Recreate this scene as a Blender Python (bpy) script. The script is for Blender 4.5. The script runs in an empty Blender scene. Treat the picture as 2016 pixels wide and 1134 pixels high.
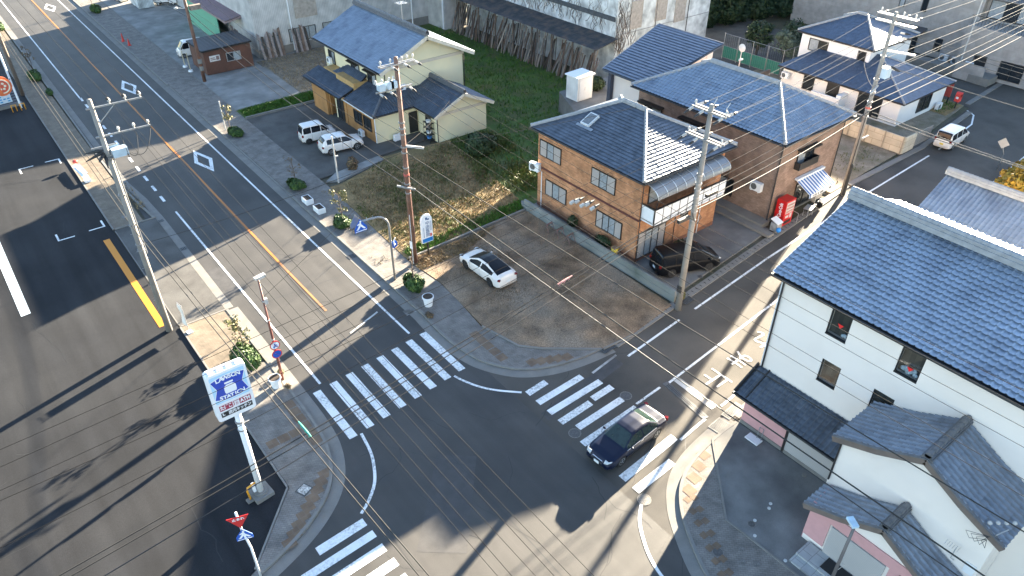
import bpy, bmesh, math, random
import numpy as np
from mathutils import Vector, Matrix

S = bpy.context.scene
COL = S.collection
R = math.radians
rnd = random.Random(7)

# ------------------------------------------------------------------ camera, sky, sun, exposure
CAM_H, PITCH, YAW, FPX = 30.0, R(35.7), R(52.0), 1445.0
cam_d = bpy.data.cameras.new("camera"); cam = bpy.data.objects.new("camera", cam_d); COL.objects.link(cam)
cam.location = (0, 0, CAM_H); cam.rotation_euler = (R(90) - PITCH, 0, YAW - R(90))
cam_d.sensor_width = 36.0; cam_d.lens = FPX / 2016 * 36.0; cam_d.clip_end = 3000; cam_d.clip_start = 0.1
S.camera = cam
SUN_AZ, SUN_EL = R(17.6), R(12.9)
w = bpy.data.worlds.new("World"); S.world = w; w.use_nodes = True
nt = w.node_tree; nt.nodes.clear()
sky = nt.nodes.new("ShaderNodeTexSky"); sky.sky_type = 'NISHITA'; sky.sun_disc = False
sky.sun_elevation = SUN_EL; sky.sun_rotation = R(90) - SUN_AZ
sky.air_density = 0.8; sky.dust_density = 0.2; sky.ozone_density = 0.8
bg = nt.nodes.new("ShaderNodeBackground"); bg.inputs[1].default_value = 0.05
wo = nt.nodes.new("ShaderNodeOutputWorld")
nt.links.new(sky.outputs[0], bg.inputs[0]); nt.links.new(bg.outputs[0], wo.inputs[0])
sl = bpy.data.lights.new("sun", 'SUN'); sl.energy = 5.0; sl.angle = R(0.5); sl.color = (1.0, 0.87, 0.67)
sun = bpy.data.objects.new("sun", sl); COL.objects.link(sun)
sd = Vector((math.cos(SUN_EL) * math.cos(SUN_AZ), math.cos(SUN_EL) * math.sin(SUN_AZ), math.sin(SUN_EL)))
sun.rotation_euler = sd.to_track_quat('Z', 'Y').to_euler()
vs = S.view_settings; vs.view_transform = 'Standard'; vs.look = 'None'; vs.exposure = 3.7; vs.gamma = 1.0
S.cycles.max_bounces = 6

def at(u, v, z=0.0):
    """world point at height z seen at pixel (u, v) of the 2016 x 1134 photograph (survey of the site plan)"""
    a = u - 1008.0; b = v - 567.0
    d = (a, FPX * math.cos(PITCH) - b * math.sin(PITCH), -b * math.cos(PITCH) - FPX * math.sin(PITCH))
    t = (z - CAM_H) / d[2]; x = d[0] * t; y = d[1] * t
    c, s = math.cos(YAW - R(90)), math.sin(YAW - R(90))
    return Vector((c * x - s * y, s * x + c * y, z))

# ------------------------------------------------------------------ materials
MATS = {}
def lk(nt, a, b): nt.links.new(a, b)
def mat(name, col, rough=0.8, metal=0.0, var=0.12, scale=3.0, fine=0.0, fscale=60.0, bump=0.0, bscale=40.0, spec=0.5,
        tint=None, tscale=0.3, tamt=0.0, streak=0.0, tilevar=0.0, coat=0.0, emit=None, trans=0.0):
    if name in MATS: return MATS[name]
    m = bpy.data.materials.new(name); m.use_nodes = True; nt = m.node_tree
    p = nt.nodes["Principled BSDF"]
    p.inputs["Roughness"].default_value = rough; p.inputs["Metallic"].default_value = metal
    p.inputs["Specular IOR Level"].default_value = spec
    if coat: p.inputs["Coat Weight"].default_value = coat; p.inputs["Coat Roughness"].default_value = 0.06
    if trans: p.inputs["Transmission Weight"].default_value = trans
    tc = nt.nodes.new("ShaderNodeTexCoord")
    cur = None
    def noise(s, det=4.0):
        n = nt.nodes.new("ShaderNodeTexNoise"); n.inputs["Scale"].default_value = s; n.inputs["Detail"].default_value = det
        lk(nt, tc.outputs["Object"], n.inputs["Vector"]); return n.outputs["Fac"]
    def mixc(fac, a, b):
        x = nt.nodes.new("ShaderNodeMix"); x.data_type = 'RGBA'
        if isinstance(fac, float): x.inputs[0].default_value = fac
        else: lk(nt, fac, x.inputs[0])
        for i, q in ((6, a), (7, b)):
            if isinstance(q, (tuple, list)): x.inputs[i].default_value = (*q[:3], 1)
            else: lk(nt, q, x.inputs[i])
        return x.outputs[2]
    def ramp(f, lo, hi):
        r = nt.nodes.new("ShaderNodeMapRange"); r.inputs[1].default_value = lo; r.inputs[2].default_value = hi
        lk(nt, f, r.inputs[0]); return r.outputs[0]
    c = tuple(col)
    lo = tuple(max(0, k * (1 - var)) for k in c); hi = tuple(min(1, k * (1 + var)) for k in c)
    cur = mixc(ramp(noise(scale), 0.3, 0.7), lo, hi) if var else c
    if tint:
        cur = mixc(ramp(noise(tscale, 6.0), 0.55 - 0.25 * tamt, 0.75), cur, tint)
    if streak:
        mp = nt.nodes.new("ShaderNodeMapping"); mp.inputs["Scale"].default_value = (1.0, .06, 1.0); lk(nt, tc.outputs["Object"], mp.inputs[0])
        n = nt.nodes.new("ShaderNodeTexNoise"); n.inputs["Scale"].default_value = 1.1; n.inputs["Detail"].default_value = 5.0; lk(nt, mp.outputs[0], n.inputs["Vector"])
        mm = nt.nodes.new("ShaderNodeMix"); mm.data_type = 'RGBA'; mm.blend_type = 'MULTIPLY'; mm.inputs[0].default_value = 1.0
        if isinstance(cur, tuple): mm.inputs[6].default_value = (*cur, 1)
        else: lk(nt, cur, mm.inputs[6])
        lk(nt, mixc(ramp(n.outputs["Fac"], .32, .68), (1 - streak,) * 3, (1 + streak,) * 3), mm.inputs[7]); cur = mm.outputs[2]
    if tilevar:
        at_ = nt.nodes.new("ShaderNodeAttribute"); at_.attribute_name = "tile"
        mm = nt.nodes.new("ShaderNodeMix"); mm.data_type = 'RGBA'; mm.blend_type = 'MULTIPLY'; mm.inputs[0].default_value = 1.0
        if isinstance(cur, tuple): mm.inputs[6].default_value = (*cur, 1)
        else: lk(nt, cur, mm.inputs[6])
        lk(nt, mixc(at_.outputs["Fac"], (1 - tilevar,) * 3, (1 + tilevar,) * 3), mm.inputs[7]); cur = mm.outputs[2]
    if fine:
        f = ramp(noise(fscale, 2.0), 0.25, 0.75)
        mm = nt.nodes.new("ShaderNodeMix"); mm.data_type = 'RGBA'; mm.blend_type = 'MULTIPLY'; mm.inputs[0].default_value = 1.0
        g = mixc(f, (1 - fine,) * 3, (1 + fine,) * 3)
        if isinstance(cur, tuple): mm.inputs[6].default_value = (*cur, 1)
        else: lk(nt, cur, mm.inputs[6])
        lk(nt, g, mm.inputs[7]); cur = mm.outputs[2]
    if isinstance(cur, tuple): p.inputs["Base Color"].default_value = (*cur, 1)
    else: lk(nt, cur, p.inputs["Base Color"])
    if bump:
        b = nt.nodes.new("ShaderNodeBump"); b.inputs["Strength"].default_value = bump; b.inputs["Distance"].default_value = 0.02
        lk(nt, noise(bscale, 3.0), b.inputs["Height"]); lk(nt, b.outputs[0], p.inputs["Normal"])
    if emit:
        p.inputs["Emission Color"].default_value = (*emit[0], 1); p.inputs["Emission Strength"].default_value = emit[1]
    MATS[name] = m
    return m

def brickmat(name, c1, c2, mortar, bw, bh, ms=0.02, rough=0.8, wall=True, bias=0.0, rot=0.0, var=0.0, offset=0.5, bump=0.3, big=0.0):
    """tiled or bricked surface; wall: u runs along the wall, v up; otherwise flat on the ground"""
    if name in MATS: return MATS[name]
    m = bpy.data.materials.new(name); m.use_nodes = True; nt = m.node_tree
    p = nt.nodes["Principled BSDF"]; p.inputs["Roughness"].default_value = rough; p.inputs["Specular IOR Level"].default_value = .22
    tc = nt.nodes.new("ShaderNodeTexCoord")
    if wall:
        sp = nt.nodes.new("ShaderNodeSeparateXYZ"); lk(nt, tc.outputs["Object"], sp.inputs[0])
        ad = nt.nodes.new("ShaderNodeMath"); lk(nt, sp.outputs[0], ad.inputs[0]); lk(nt, sp.outputs[1], ad.inputs[1])
        cb = nt.nodes.new("ShaderNodeCombineXYZ"); lk(nt, ad.outputs[0], cb.inputs[0]); lk(nt, sp.outputs[2], cb.inputs[1])
        vec = cb.outputs[0]
    else: vec = tc.outputs["Object"]
    mp = nt.nodes.new("ShaderNodeMapping"); mp.inputs["Rotation"].default_value = (0, 0, rot); lk(nt, vec, mp.inputs[0])
    br = nt.nodes.new("ShaderNodeTexBrick"); lk(nt, mp.outputs[0], br.inputs["Vector"])
    br.inputs["Color1"].default_value = (*c1, 1); br.inputs["Color2"].default_value = (*c2, 1); br.inputs["Mortar"].default_value = (*mortar, 1)
    br.inputs["Scale"].default_value = 1.0; br.inputs["Brick Width"].default_value = bw; br.inputs["Row Height"].default_value = bh
    br.inputs["Mortar Size"].default_value = ms; br.inputs["Bias"].default_value = bias; br.offset = offset
    out = br.outputs["Color"]
    n = nt.nodes.new("ShaderNodeTexNoise"); n.inputs["Scale"].default_value = 1.3; n.inputs["Detail"].default_value = 6
    lk(nt, tc.outputs["Object"], n.inputs["Vector"])
    mr = nt.nodes.new("ShaderNodeMapRange"); mr.inputs[1].default_value = .3; mr.inputs[2].default_value = .7
    mr.inputs[3].default_value = 1 - var; mr.inputs[4].default_value = 1 + var; lk(nt, n.outputs["Fac"], mr.inputs[0])
    mx = nt.nodes.new("ShaderNodeMix"); mx.data_type = 'RGBA'; mx.blend_type = 'MULTIPLY'; mx.inputs[0].default_value = 1
    lk(nt, out, mx.inputs[6]); lk(nt, mr.outputs[0], mx.inputs[7]); out = mx.outputs[2]
    lk(nt, out, p.inputs["Base Color"])
    if bump:
        b = nt.nodes.new("ShaderNodeBump"); b.inputs["Strength"].default_value = bump; b.inputs["Distance"].default_value = 0.01; b.invert = True
        lk(nt, br.outputs["Fac"], b.inputs["Height"]); lk(nt, b.outputs[0], p.inputs["Normal"])
    MATS[name] = m
    return m

def stripemat(name, c1, c2, period, axis=0, duty=0.5, rough=0.7, metal=0.0, wave=False, var=0.15, wall=False):
    """ribbed sheet or striped cloth: bands along one object axis"""
    if name in MATS: return MATS[name]
    m = bpy.data.materials.new(name); m.use_nodes = True; nt = m.node_tree
    p = nt.nodes["Principled BSDF"]; p.inputs["Roughness"].default_value = rough; p.inputs["Metallic"].default_value = metal
    tc = nt.nodes.new("ShaderNodeTexCoord"); sp = nt.nodes.new("ShaderNodeSeparateXYZ"); lk(nt, tc.outputs["Object"], sp.inputs[0])
    src = sp.outputs[axis]
    if wall:
        ad = nt.nodes.new("ShaderNodeMath"); lk(nt, sp.outputs[0], ad.inputs[0]); lk(nt, sp.outputs[1], ad.inputs[1]); src = ad.outputs[0]
    dv = nt.nodes.new("ShaderNodeMath"); dv.operation = 'DIVIDE'; lk(nt, src, dv.inputs[0]); dv.inputs[1].default_value = period
    fr = nt.nodes.new("ShaderNodeMath"); fr.operation = 'FRACT'; lk(nt, dv.outputs[0], fr.inputs[0])
    gt = nt.nodes.new("ShaderNodeMath"); gt.operation = 'GREATER_THAN'; gt.inputs[1].default_value = duty; lk(nt, fr.outputs[0], gt.inputs[0])
    mx = nt.nodes.new("ShaderNodeMix"); mx.data_type = 'RGBA'; lk(nt, gt.outputs[0], mx.inputs[0])
    mx.inputs[6].default_value = (*c1, 1); mx.inputs[7].default_value = (*c2, 1)
    n = nt.nodes.new("ShaderNodeTexNoise"); n.inputs["Scale"].default_value = 0.9; n.inputs["Detail"].default_value = 8
    lk(nt, tc.outputs["Object"], n.inputs["Vector"])
    mr = nt.nodes.new("ShaderNodeMapRange"); mr.inputs[1].default_value = .3; mr.inputs[2].default_value = .7
    mr.inputs[3].default_value = 1 - var; mr.inputs[4].default_value = 1 + var; lk(nt, n.outputs["Fac"], mr.inputs[0])
    m2 = nt.nodes.new("ShaderNodeMix"); m2.data_type = 'RGBA'; m2.blend_type = 'MULTIPLY'; m2.inputs[0].default_value = 1
    lk(nt, mx.outputs[2], m2.inputs[6]); lk(nt, mr.outputs[0], m2.inputs[7]); lk(nt, m2.outputs[2], p.inputs["Base Color"])
    MATS[name] = m
    return m

def paintmat(name, col, worn, amt=0.5, scale=9.0, rough=0.6):
    """road paint with patches worn through to the road"""
    if name in MATS: return MATS[name]
    m = bpy.data.materials.new(name); m.use_nodes = True; nt = m.node_tree
    p = nt.nodes["Principled BSDF"]; p.inputs["Roughness"].default_value = rough
    tc = nt.nodes.new("ShaderNodeTexCoord")
    n = nt.nodes.new("ShaderNodeTexNoise"); n.inputs["Scale"].default_value = scale; n.inputs["Detail"].default_value = 9; n.inputs["Roughness"].default_value = .7
    lk(nt, tc.outputs["Object"], n.inputs["Vector"])
    mr = nt.nodes.new("ShaderNodeMapRange"); mr.inputs[1].default_value = 0.62 - 0.2 * amt; mr.inputs[2].default_value = 0.72 - 0.1 * amt
    lk(nt, n.outputs["Fac"], mr.inputs[0])
    n2 = nt.nodes.new("ShaderNodeTexNoise"); n2.inputs["Scale"].default_value = 0.55; n2.inputs["Detail"].default_value = 3
    lk(nt, tc.outputs["Object"], n2.inputs["Vector"])
    m1 = nt.nodes.new("ShaderNodeMapRange"); m1.inputs[1].default_value = .35; m1.inputs[2].default_value = .7; lk(nt, n2.outputs["Fac"], m1.inputs[0])
    mu = nt.nodes.new("ShaderNodeMath"); mu.operation = 'MULTIPLY'; lk(nt, mr.outputs[0], mu.inputs[0]); lk(nt, m1.outputs[0], mu.inputs[1])
    mx = nt.nodes.new("ShaderNodeMix"); mx.data_type = 'RGBA'; lk(nt, mu.outputs[0], mx.inputs[0])
    mx.inputs[6].default_value = (*col, 1); mx.inputs[7].default_value = (*worn, 1)
    lk(nt, mx.outputs[2], p.inputs["Base Color"])
    MATS[name] = m
    return m

# ------------------------------------------------------------------ mesh builder
class MB:
    def __init__(s): s.v = []; s.f = []
    def add(s, vs, fs):
        o = len(s.v); s.v += [tuple(q) for q in vs]; s.f += [tuple(i + o for i in q) for q in fs]; return s
    def quad(s, *p): return s.add(p, [tuple(range(len(p)))])
    def box(s, c, d, rz=0.0):
        cx, cy, cz = c; hx, hy, hz = d[0] / 2, d[1] / 2, d[2] / 2; ca, sa = math.cos(rz), math.sin(rz)
        P = []
        for z in (-hz, hz):
            for x, y in ((-hx, -hy), (hx, -hy), (hx, hy), (-hx, hy)):
                P.append((cx + ca * x - sa * y, cy + sa * x + ca * y, cz + z))
        return s.add(P, [(3, 2, 1, 0), (4, 5, 6, 7), (0, 1, 5, 4), (1, 2, 6, 5), (2, 3, 7, 6), (3, 0, 4, 7)])
    def bx(s, x0, x1, y0, y1, z0, z1): return s.box(((x0 + x1) / 2, (y0 + y1) / 2, (z0 + z1) / 2), (x1 - x0, y1 - y0, z1 - z0))
    def prism(s, pts, z0, z1):
        a = sum(pts[i][0] * pts[(i + 1) % len(pts)][1] - pts[(i + 1) % len(pts)][0] * pts[i][1] for i in range(len(pts)))
        if a < 0: pts = list(reversed(pts))
        n = len(pts)
        return s.add([(p[0], p[1], z0) for p in pts] + [(p[0], p[1], z1) for p in pts],
                     [tuple(range(n - 1, -1, -1)), tuple(range(n, 2 * n))] + [(i, (i + 1) % n, n + (i + 1) % n, n + i) for i in range(n)])
    def sheet(s, pts, z):
        a = sum(pts[i][0] * pts[(i + 1) % len(pts)][1] - pts[(i + 1) % len(pts)][0] * pts[i][1] for i in range(len(pts)))
        if a < 0: pts = list(reversed(pts))
        return s.add([(p[0], p[1], z) for p in pts], [tuple(range(len(pts)))])
    def slab(s, poly, off):
        """solid between a 3-D polygon and the same polygon moved by off"""
        n = len(poly); off = Vector(off); q = [Vector(p) for p in poly]
        return s.add(q + [p + off for p in q], [tuple(range(n)), tuple(range(2 * n - 1, n - 1, -1))] + [(i, n + i, n + (i + 1) % n, (i + 1) % n) for i in range(n)])
    def tube(s, pts, r, n=8, caps=True):
        pts = [Vector(p) for p in pts]; rs = r if isinstance(r, (list, tuple)) else [r] * len(pts)
        V = []; F = []; prev = None
        for i, p in enumerate(pts):
            t = (pts[min(i + 1, len(pts) - 1)] - pts[max(i - 1, 0)]).normalized()
            if prev is None:
                a = Vector((0, 0, 1)) if abs(t.z) < .9 else Vector((1, 0, 0)); u = t.cross(a).normalized()
            else: u = (prev - t * prev.dot(t)).normalized()
            prev = u; b = t.cross(u)
            for k in range(n):
                an = 2 * math.pi * k / n; V.append(p + (u * math.cos(an) + b * math.sin(an)) * rs[i])
        for i in range(len(pts) - 1):
            for k in range(n):
                F.append((i * n + k, i * n + (k + 1) % n, (i + 1) * n + (k + 1) % n, (i + 1) * n + k))
        if caps: F.append(tuple(range(n - 1, -1, -1))); F.append(tuple(range((len(pts) - 1) * n, len(pts) * n)))
        return s.add(V, F)
    def bar(s, a, b, wd, ht):
        """rectangular bar from a to b, wd sideways, ht upward"""
        a = Vector(a); b = Vector(b); t = (b - a).normalized()
        sd_ = t.cross(Vector((0, 0, 1))); sd_ = sd_.normalized() if sd_.length > .01 else Vector((1, 0, 0)); up = sd_.cross(t)
        V = []
        for p in (a, b):
            for i, j in ((-1, -1), (1, -1), (1, 1), (-1, 1)): V.append(p + sd_ * (wd / 2 * i) + up * (ht / 2 * j))
        return s.add(V, [(3, 2, 1, 0), (4, 5, 6, 7), (0, 1, 5, 4), (1, 2, 6, 5), (2, 3, 7, 6), (3, 0, 4, 7)])
    def ball(s, c, r, n=8, m=6, sc=(1, 1, 1)):
        V = [(c[0], c[1], c[2] - r * sc[2])]; F = []
        for i in range(1, m):
            a = math.pi * i / m - math.pi / 2
            for k in range(n):
                b = 2 * math.pi * k / n
                V.append((c[0] + r * sc[0] * math.cos(a) * math.cos(b), c[1] + r * sc[1] * math.cos(a) * math.sin(b), c[2] + r * sc[2] * math.sin(a)))
        V.append((c[0], c[1], c[2] + r * sc[2])); t = len(V) - 1
        for k in range(n):
            F.append((0, 1 + (k + 1) % n, 1 + k)); F.append((t, t - n + k, t - n + (k + 1) % n))
            for i in range(m - 2): a = 1 + i * n; F.append((a + k, a + (k + 1) % n, a + n + (k + 1) % n, a + n + k))
        return s.add(V, F)
    def rod(s, a, b, r, n=8): return s.tube([a, b], r, n)

ORG = {}
def link(name, mesh, m, parent):
    o = bpy.data.objects.new(name, mesh); COL.objects.link(o)
    if m: mesh.materials.append(m)
    if parent is not None: o.parent = parent
    return o
def make(name, mb, m, parent=None, smooth=False):
    """links the builder's shapes as one mesh object; shapes are given in world metres, or in the thing's own frame when it is turned"""
    off = ORG.get(parent.name, Vector((0, 0, 0))) if parent is not None else Vector((0, 0, 0))
    me = bpy.data.meshes.new(name)
    me.from_pydata([(v[0] - off.x, v[1] - off.y, v[2] - off.z) for v in mb.v], [], mb.f)
    if smooth: me.polygons.foreach_set("use_smooth", [True] * len(me.polygons))
    if getattr(mb, 'tile', None):
        a_ = me.attributes.new("tile", 'FLOAT', 'POINT'); a_.data.foreach_set("value", mb.tile)
    me.update()
    o = link(name, me, m, parent); ORG[o.name] = off
    return o
def tag(o, label, cat, group=None, kind=None):
    o['label'] = label; o['category'] = cat
    if group: o['group'] = group
    if kind: o['kind'] = kind
    return o
def thing(name, label, cat, loc=(0, 0, 0), rz=None, group=None):
    """an Empty at the thing's base; with rz the parts are modelled in its own turned frame"""
    o = bpy.data.objects.new(name, None); COL.objects.link(o); o.location = loc; o.empty_display_size = .3
    tag(o, label, cat, group)
    if rz is None: ORG[o.name] = Vector(loc)
    else: o.rotation_euler = (0, 0, rz); ORG[o.name] = Vector((0, 0, 0))
    return o
def whole(name, mb, m, label, cat, group=None, smooth=False, at_=None):
    """a thing that is one mesh; its origin is put at its base"""
    xs = np.array(mb.v); c = Vector(at_) if at_ else Vector((float(xs[:, 0].mean()), float(xs[:, 1].mean()), float(xs[:, 2].min())))
    me = bpy.data.meshes.new(name); me.from_pydata([(v[0] - c.x, v[1] - c.y, v[2] - c.z) for v in mb.v], [], mb.f)
    if smooth: me.polygons.foreach_set("use_smooth", [True] * len(me.polygons))
    o = link(name, me, m, None); o.location = c; ORG[o.name] = c
    return tag(o, label, cat, group)
def struct(name, mb, m, smooth=False, kind='structure'):
    o = make(name, mb, m, None, smooth); o['kind'] = kind; return o
def copy_tree(o, parent=None, seen=None):
    c = o.copy(); COL.objects.link(c); c.parent = parent
    if parent is None: ORG[c.name] = Vector(c.location)
    for ch in [q for q in COL.objects if q.parent == o]: copy_tree(ch, c)
    return c
CHILD = {}

def text_mesh(txt, size, align='CENTER', bold=0.0):
    cu = bpy.data.curves.new("t", 'FONT'); cu.body = txt; cu.size = size; cu.align_x = align; cu.align_y = 'CENTER'
    cu.fill_mode = 'FRONT'; cu.resolution_u = 3; cu.offset = bold
    o = bpy.data.objects.new("t", cu); COL.objects.link(o); dg = bpy.context.evaluated_depsgraph_get(); dg.update()
    me = bpy.data.meshes.new_from_object(o.evaluated_get(dg)); bpy.data.objects.remove(o); bpy.data.curves.remove(cu)
    V = [tuple(v.co) for v in me.vertices]; F = [tuple(p.vertices) for p in me.polygons]; bpy.data.meshes.remove(me)
    return V, F
def put_text(mb, txt, size, org, ux, uy, bold=0.0, sx=1.0, width=None, rot=0.0):
    """letters laid on the plane through org spanned by ux, uy"""
    V, F = text_mesh(txt, size, bold=bold)
    if not V: return
    if width:
        xs = [v[0] for v in V]; sx = width / (max(xs) - min(xs))
    org = Vector(org); ux = Vector(ux); uy = Vector(uy); c, s_ = math.cos(rot), math.sin(rot)
    mb.add([org + ux * (c * x * sx - s_ * y) + uy * (s_ * x * sx + c * y) for x, y, z in V], F)

# ------------------------------------------------------------------ surfaces of the ground
M_ROAD = mat('asphalt', (.058, .054, .049), .66, spec=.42, streak=.14, var=.13, scale=.5, fine=.30, fscale=55, bump=.25, bscale=90, tint=(.038, .036, .034), tscale=.22, tamt=.35)
M_ROAD2 = mat('asphalt_side', (.095, .087, .076), .85, spec=.22, var=.12, scale=.6, fine=.34, fscale=50, bump=.25, bscale=90, tint=(.045, .042, .038), tscale=.3, tamt=.3)
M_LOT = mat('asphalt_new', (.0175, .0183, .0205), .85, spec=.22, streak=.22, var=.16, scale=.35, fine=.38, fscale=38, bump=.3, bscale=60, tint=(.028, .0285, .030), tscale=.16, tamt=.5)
M_DRIVE = mat('asphalt_drive', (.085, .08, .073), .85, spec=.3, var=.2, scale=.8, fine=.3, fscale=50, bump=.2, tint=(.13, .125, .115), tscale=.35, tamt=.4)
M_CONC = mat('concrete', (.21, .196, .174), .85, spec=.2, var=.14, scale=1.2, fine=.12, fscale=40, bump=.1, tint=(.19, .185, .175), tscale=.7, tamt=.45)
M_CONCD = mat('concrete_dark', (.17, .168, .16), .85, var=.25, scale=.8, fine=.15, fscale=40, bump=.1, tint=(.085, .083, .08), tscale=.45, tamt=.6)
M_SLAB = mat('concrete_yard', (.24, .238, .225), .85, var=.2, scale=.9, fine=.12, fscale=40, bump=.1, tint=(.13, .128, .122), tscale=.4, tamt=.6)
M_KERB = mat('kerb_stone', (.21, .198, .178), .85, spec=.2, var=.15, scale=2.5, fine=.1, bump=.1, tint=(.2, .195, .185), tscale=1.2, tamt=.4)
M_PAVL = brickmat('paver_tan', (.20, .162, .12), (.165, .135, .10), (.11, .09, .075), .22, .11, .006, wall=False, rot=R(45), var=.2)
M_PAVG = brickmat('paver_grey', (.215, .195, .172), (.175, .16, .143), (.095, .088, .082), .22, .11, .006, wall=False, rot=R(45), var=.25)
M_PAVT = brickmat('tactile_tan', (.19, .13, .085), (.16, .11, .075), (.17, .14, .11), .3, .3, .008, wall=False, var=.2, offset=0)
M_DIRT = mat('bare_earth', (.20, .132, .078), .95, var=.5, scale=.8, fine=.5, fscale=14, bump=.8, bscale=14, tint=(.26, .21, .155), tscale=.22, tamt=.5)
M_DRYG = mat('dry_grass', (.24, .16, .07), .95, var=.35, scale=.9, fine=.5, fscale=14, bump=.9, bscale=14, tint=(.13, .11, .045), tscale=.35, tamt=.4)
M_LAWN = mat('lawn', (.045, .095, .012), .95, var=.35, scale=.5, fine=.45, fscale=12, bump=.9, bscale=14, tint=(.085, .08, .03), tscale=.45, tamt=.6)
M_SOIL = mat('stubble_soil', (.21, .175, .13), .95, var=.25, scale=1.2, fine=.5, fscale=6, bump=.9, bscale=9, tint=(.13, .11, .085), tscale=.8, tamt=.5)
M_SAND = mat('sandy_soil', (.24, .205, .155), .95, spec=.2, var=.2, scale=1.0, fine=.25, fscale=14, bump=.4, tint=(.13, .12, .07), tscale=.6, tamt=.4)
M_WHITE = paintmat('road_paint', (.80, .80, .78), (.09, .085, .08), .95, 7)
M_WHITEW = paintmat('road_paint_worn', (.66, .65, .62), (.09, .082, .07), 3.2, 3.2)
M_ORANGE = paintmat('road_paint_orange', (.46, .155, .02), (.13, .11, .09), .75, 5)
M_YEL = paintmat('road_paint_amber', (.60, .22, .012), (.3, .17, .04), .1)
M_STEEL = mat('grating', (.12, .12, .118), .55, metal=.5, var=.2, scale=8)
M_IRON = mat('cast_iron', (.10, .098, .095), .6, metal=.4, var=.25, scale=10, fine=.3, fscale=40)

b = MB(); b.sheet([(-700, -700), (900, -700), (900, 900), (-700, 900)], -.05); struct('ground', b, mat('ground_earth', (.12, .105, .08), .95, var=.3, scale=.3, fine=.3, fscale=12, spec=.2, tint=(.06, .07, .03), tscale=.12, tamt=.5))
b = MB(); b.sheet([(8.3, -60), (19.2, -60), (19.2, 420), (8.3, 420)], 0); struct('main_road', b, M_ROAD)
b = MB()
b.sheet([(19.2, 8), (27, 15.2), (45, 16.6), (75, 18.6), (140, 23), (140, 33), (82, 28.6), (58, 26.6), (45, 25.6), (27, 23.9), (19.2, 33)], .0); struct('side_road', b, M_ROAD2)
b = MB(); b.sheet([(8.3, 4), (8.3, 33), (2.0, 26.5), (-70, 22), (-70, 2)], 0); struct('west_road', b, M_ROAD)
b = MB(); b.sheet([(92, 20), (97, 20), (92, 60), (84.6, 60), (84.2, 28)], .006); struct('lane', b, M_ROAD2)
# patch seams in the road surface
b = MB()
for (p, q, wd) in (((13.6, -10), (14.3, 130), .05), ((24.5, 16.0), (16.2, 9.0), .04), ((8.8, 24.2), (8.5, 12.0), .03), ((18.3, 15.6), (10.8, 26.4), .03), ((11.2, 42), (16.8, 41.6), .05)):
    d = Vector((q[0] - p[0], q[1] - p[1])); n = Vector((-d.y, d.x)).normalized() * wd / 2
    b.sheet([(p[0] + n.x, p[1] + n.y), (q[0] + n.x, q[1] + n.y), (q[0] - n.x, q[1] - n.y), (p[0] - n.x, p[1] - n.y)], .003)
struct('road_seam', b, mat('tar', (.035, .035, .034), .6, var=.1))

M_CRACK = mat('crack_fill', (.018, .018, .018), .7, var=.1)
def crack(mb, p, ang, L, rg, z, wd=.03):
    x, y = p; a = ang; pts = [(x, y)]
    for k in range(int(L / .35)):
        a += rg.gauss(0, .28); x += .35 * math.cos(a); y += .35 * math.sin(a); pts.append((x, y)); a += (ang - a) * .3
    band(pts, wd, None, z, mb)
def band(pts, wd, z0, z1, mb=None, side=0.0):
    """ribbon of width wd along pts; side shifts it to the left"""
    mb = mb or MB(); P = [Vector((p[0], p[1])) for p in pts]; L = []; Rr = []
    for i, p in enumerate(P):
        t = (P[min(i + 1, len(P) - 1)] - P[max(i - 1, 0)]).normalized(); n = Vector((-t.y, t.x))
        L.append(p + n * (side + wd / 2)); Rr.append(p + n * (side - wd / 2))
    for i in range(len(P) - 1):
        q = [L[i], Rr[i], Rr[i + 1], L[i + 1]]
        if z0 is None: mb.sheet(q, z1)
        else: mb.prism(q, z0, z1)
    return mb
def smooth_line(pts, n=6):
    P = [Vector((p[0], p[1])) for p in pts]; out = []
    for i in range(len(P) - 1):
        p0 = P[max(i - 1, 0)]; p1 = P[i]; p2 = P[i + 1]; p3 = P[min(i + 2, len(P) - 1)]
        for k in range(n):
            t = k / n
            out.append(.5 * ((2 * p1) + (p2 - p0) * t + (2 * p0 - 5 * p1 + 4 * p2 - p3) * t * t + (3 * p1 - p0 - 3 * p2 + p3) * t ** 3))
    out.append(P[-1]); return out

# left: car park of the shop, pavement, driveway
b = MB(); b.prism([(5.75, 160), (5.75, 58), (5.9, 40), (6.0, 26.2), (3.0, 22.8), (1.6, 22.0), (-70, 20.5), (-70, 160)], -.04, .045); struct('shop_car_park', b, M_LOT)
Lc = smooth_line([(9.75, 42.6), (9.8, 36), (9.8, 31.3), (9.75, 29.2), (9.55, 27.4), (9.0, 25.7), (8.1, 24.3), (6.8, 23.2), (5.3, 22.4), (3.6, 21.8), (1.5, 21.2)])
b = MB(); band(Lc, .62, None, .008, b, -.31); struct('gutter', b, M_CONC)
b = MB(); band(Lc, .17, -.02, .13, b, -.72); struct('kerb', b, M_KERB)
ins = [p + Vector((0, 0)) for p in Lc]
def shift(pts, s):
    P = [Vector((p[0], p[1])) for p in pts]; out = []
    for i, p in enumerate(P):
        t = (P[min(i + 1, len(P) - 1)] - P[max(i - 1, 0)]).normalized(); out.append(p + Vector((-t.y, t.x)) * s)
    return out
inner = shift(Lc, -.805)
near = [p for p in inner if p.y < 37.0]
b = MB(); b.prism([(6.0, 37.0)] + near + [(2.9, 22.6), (6.08, 26.1)], -.02, .10); struct('pavement', b, M_PAVG)
b = MB(); b.prism([(6.0, 42.6), (8.93, 42.6), (8.93, 37.0), (6.0, 37.0)], -.02, .10); struct('pavement', b, M_PAVL)
b = MB()
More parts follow.
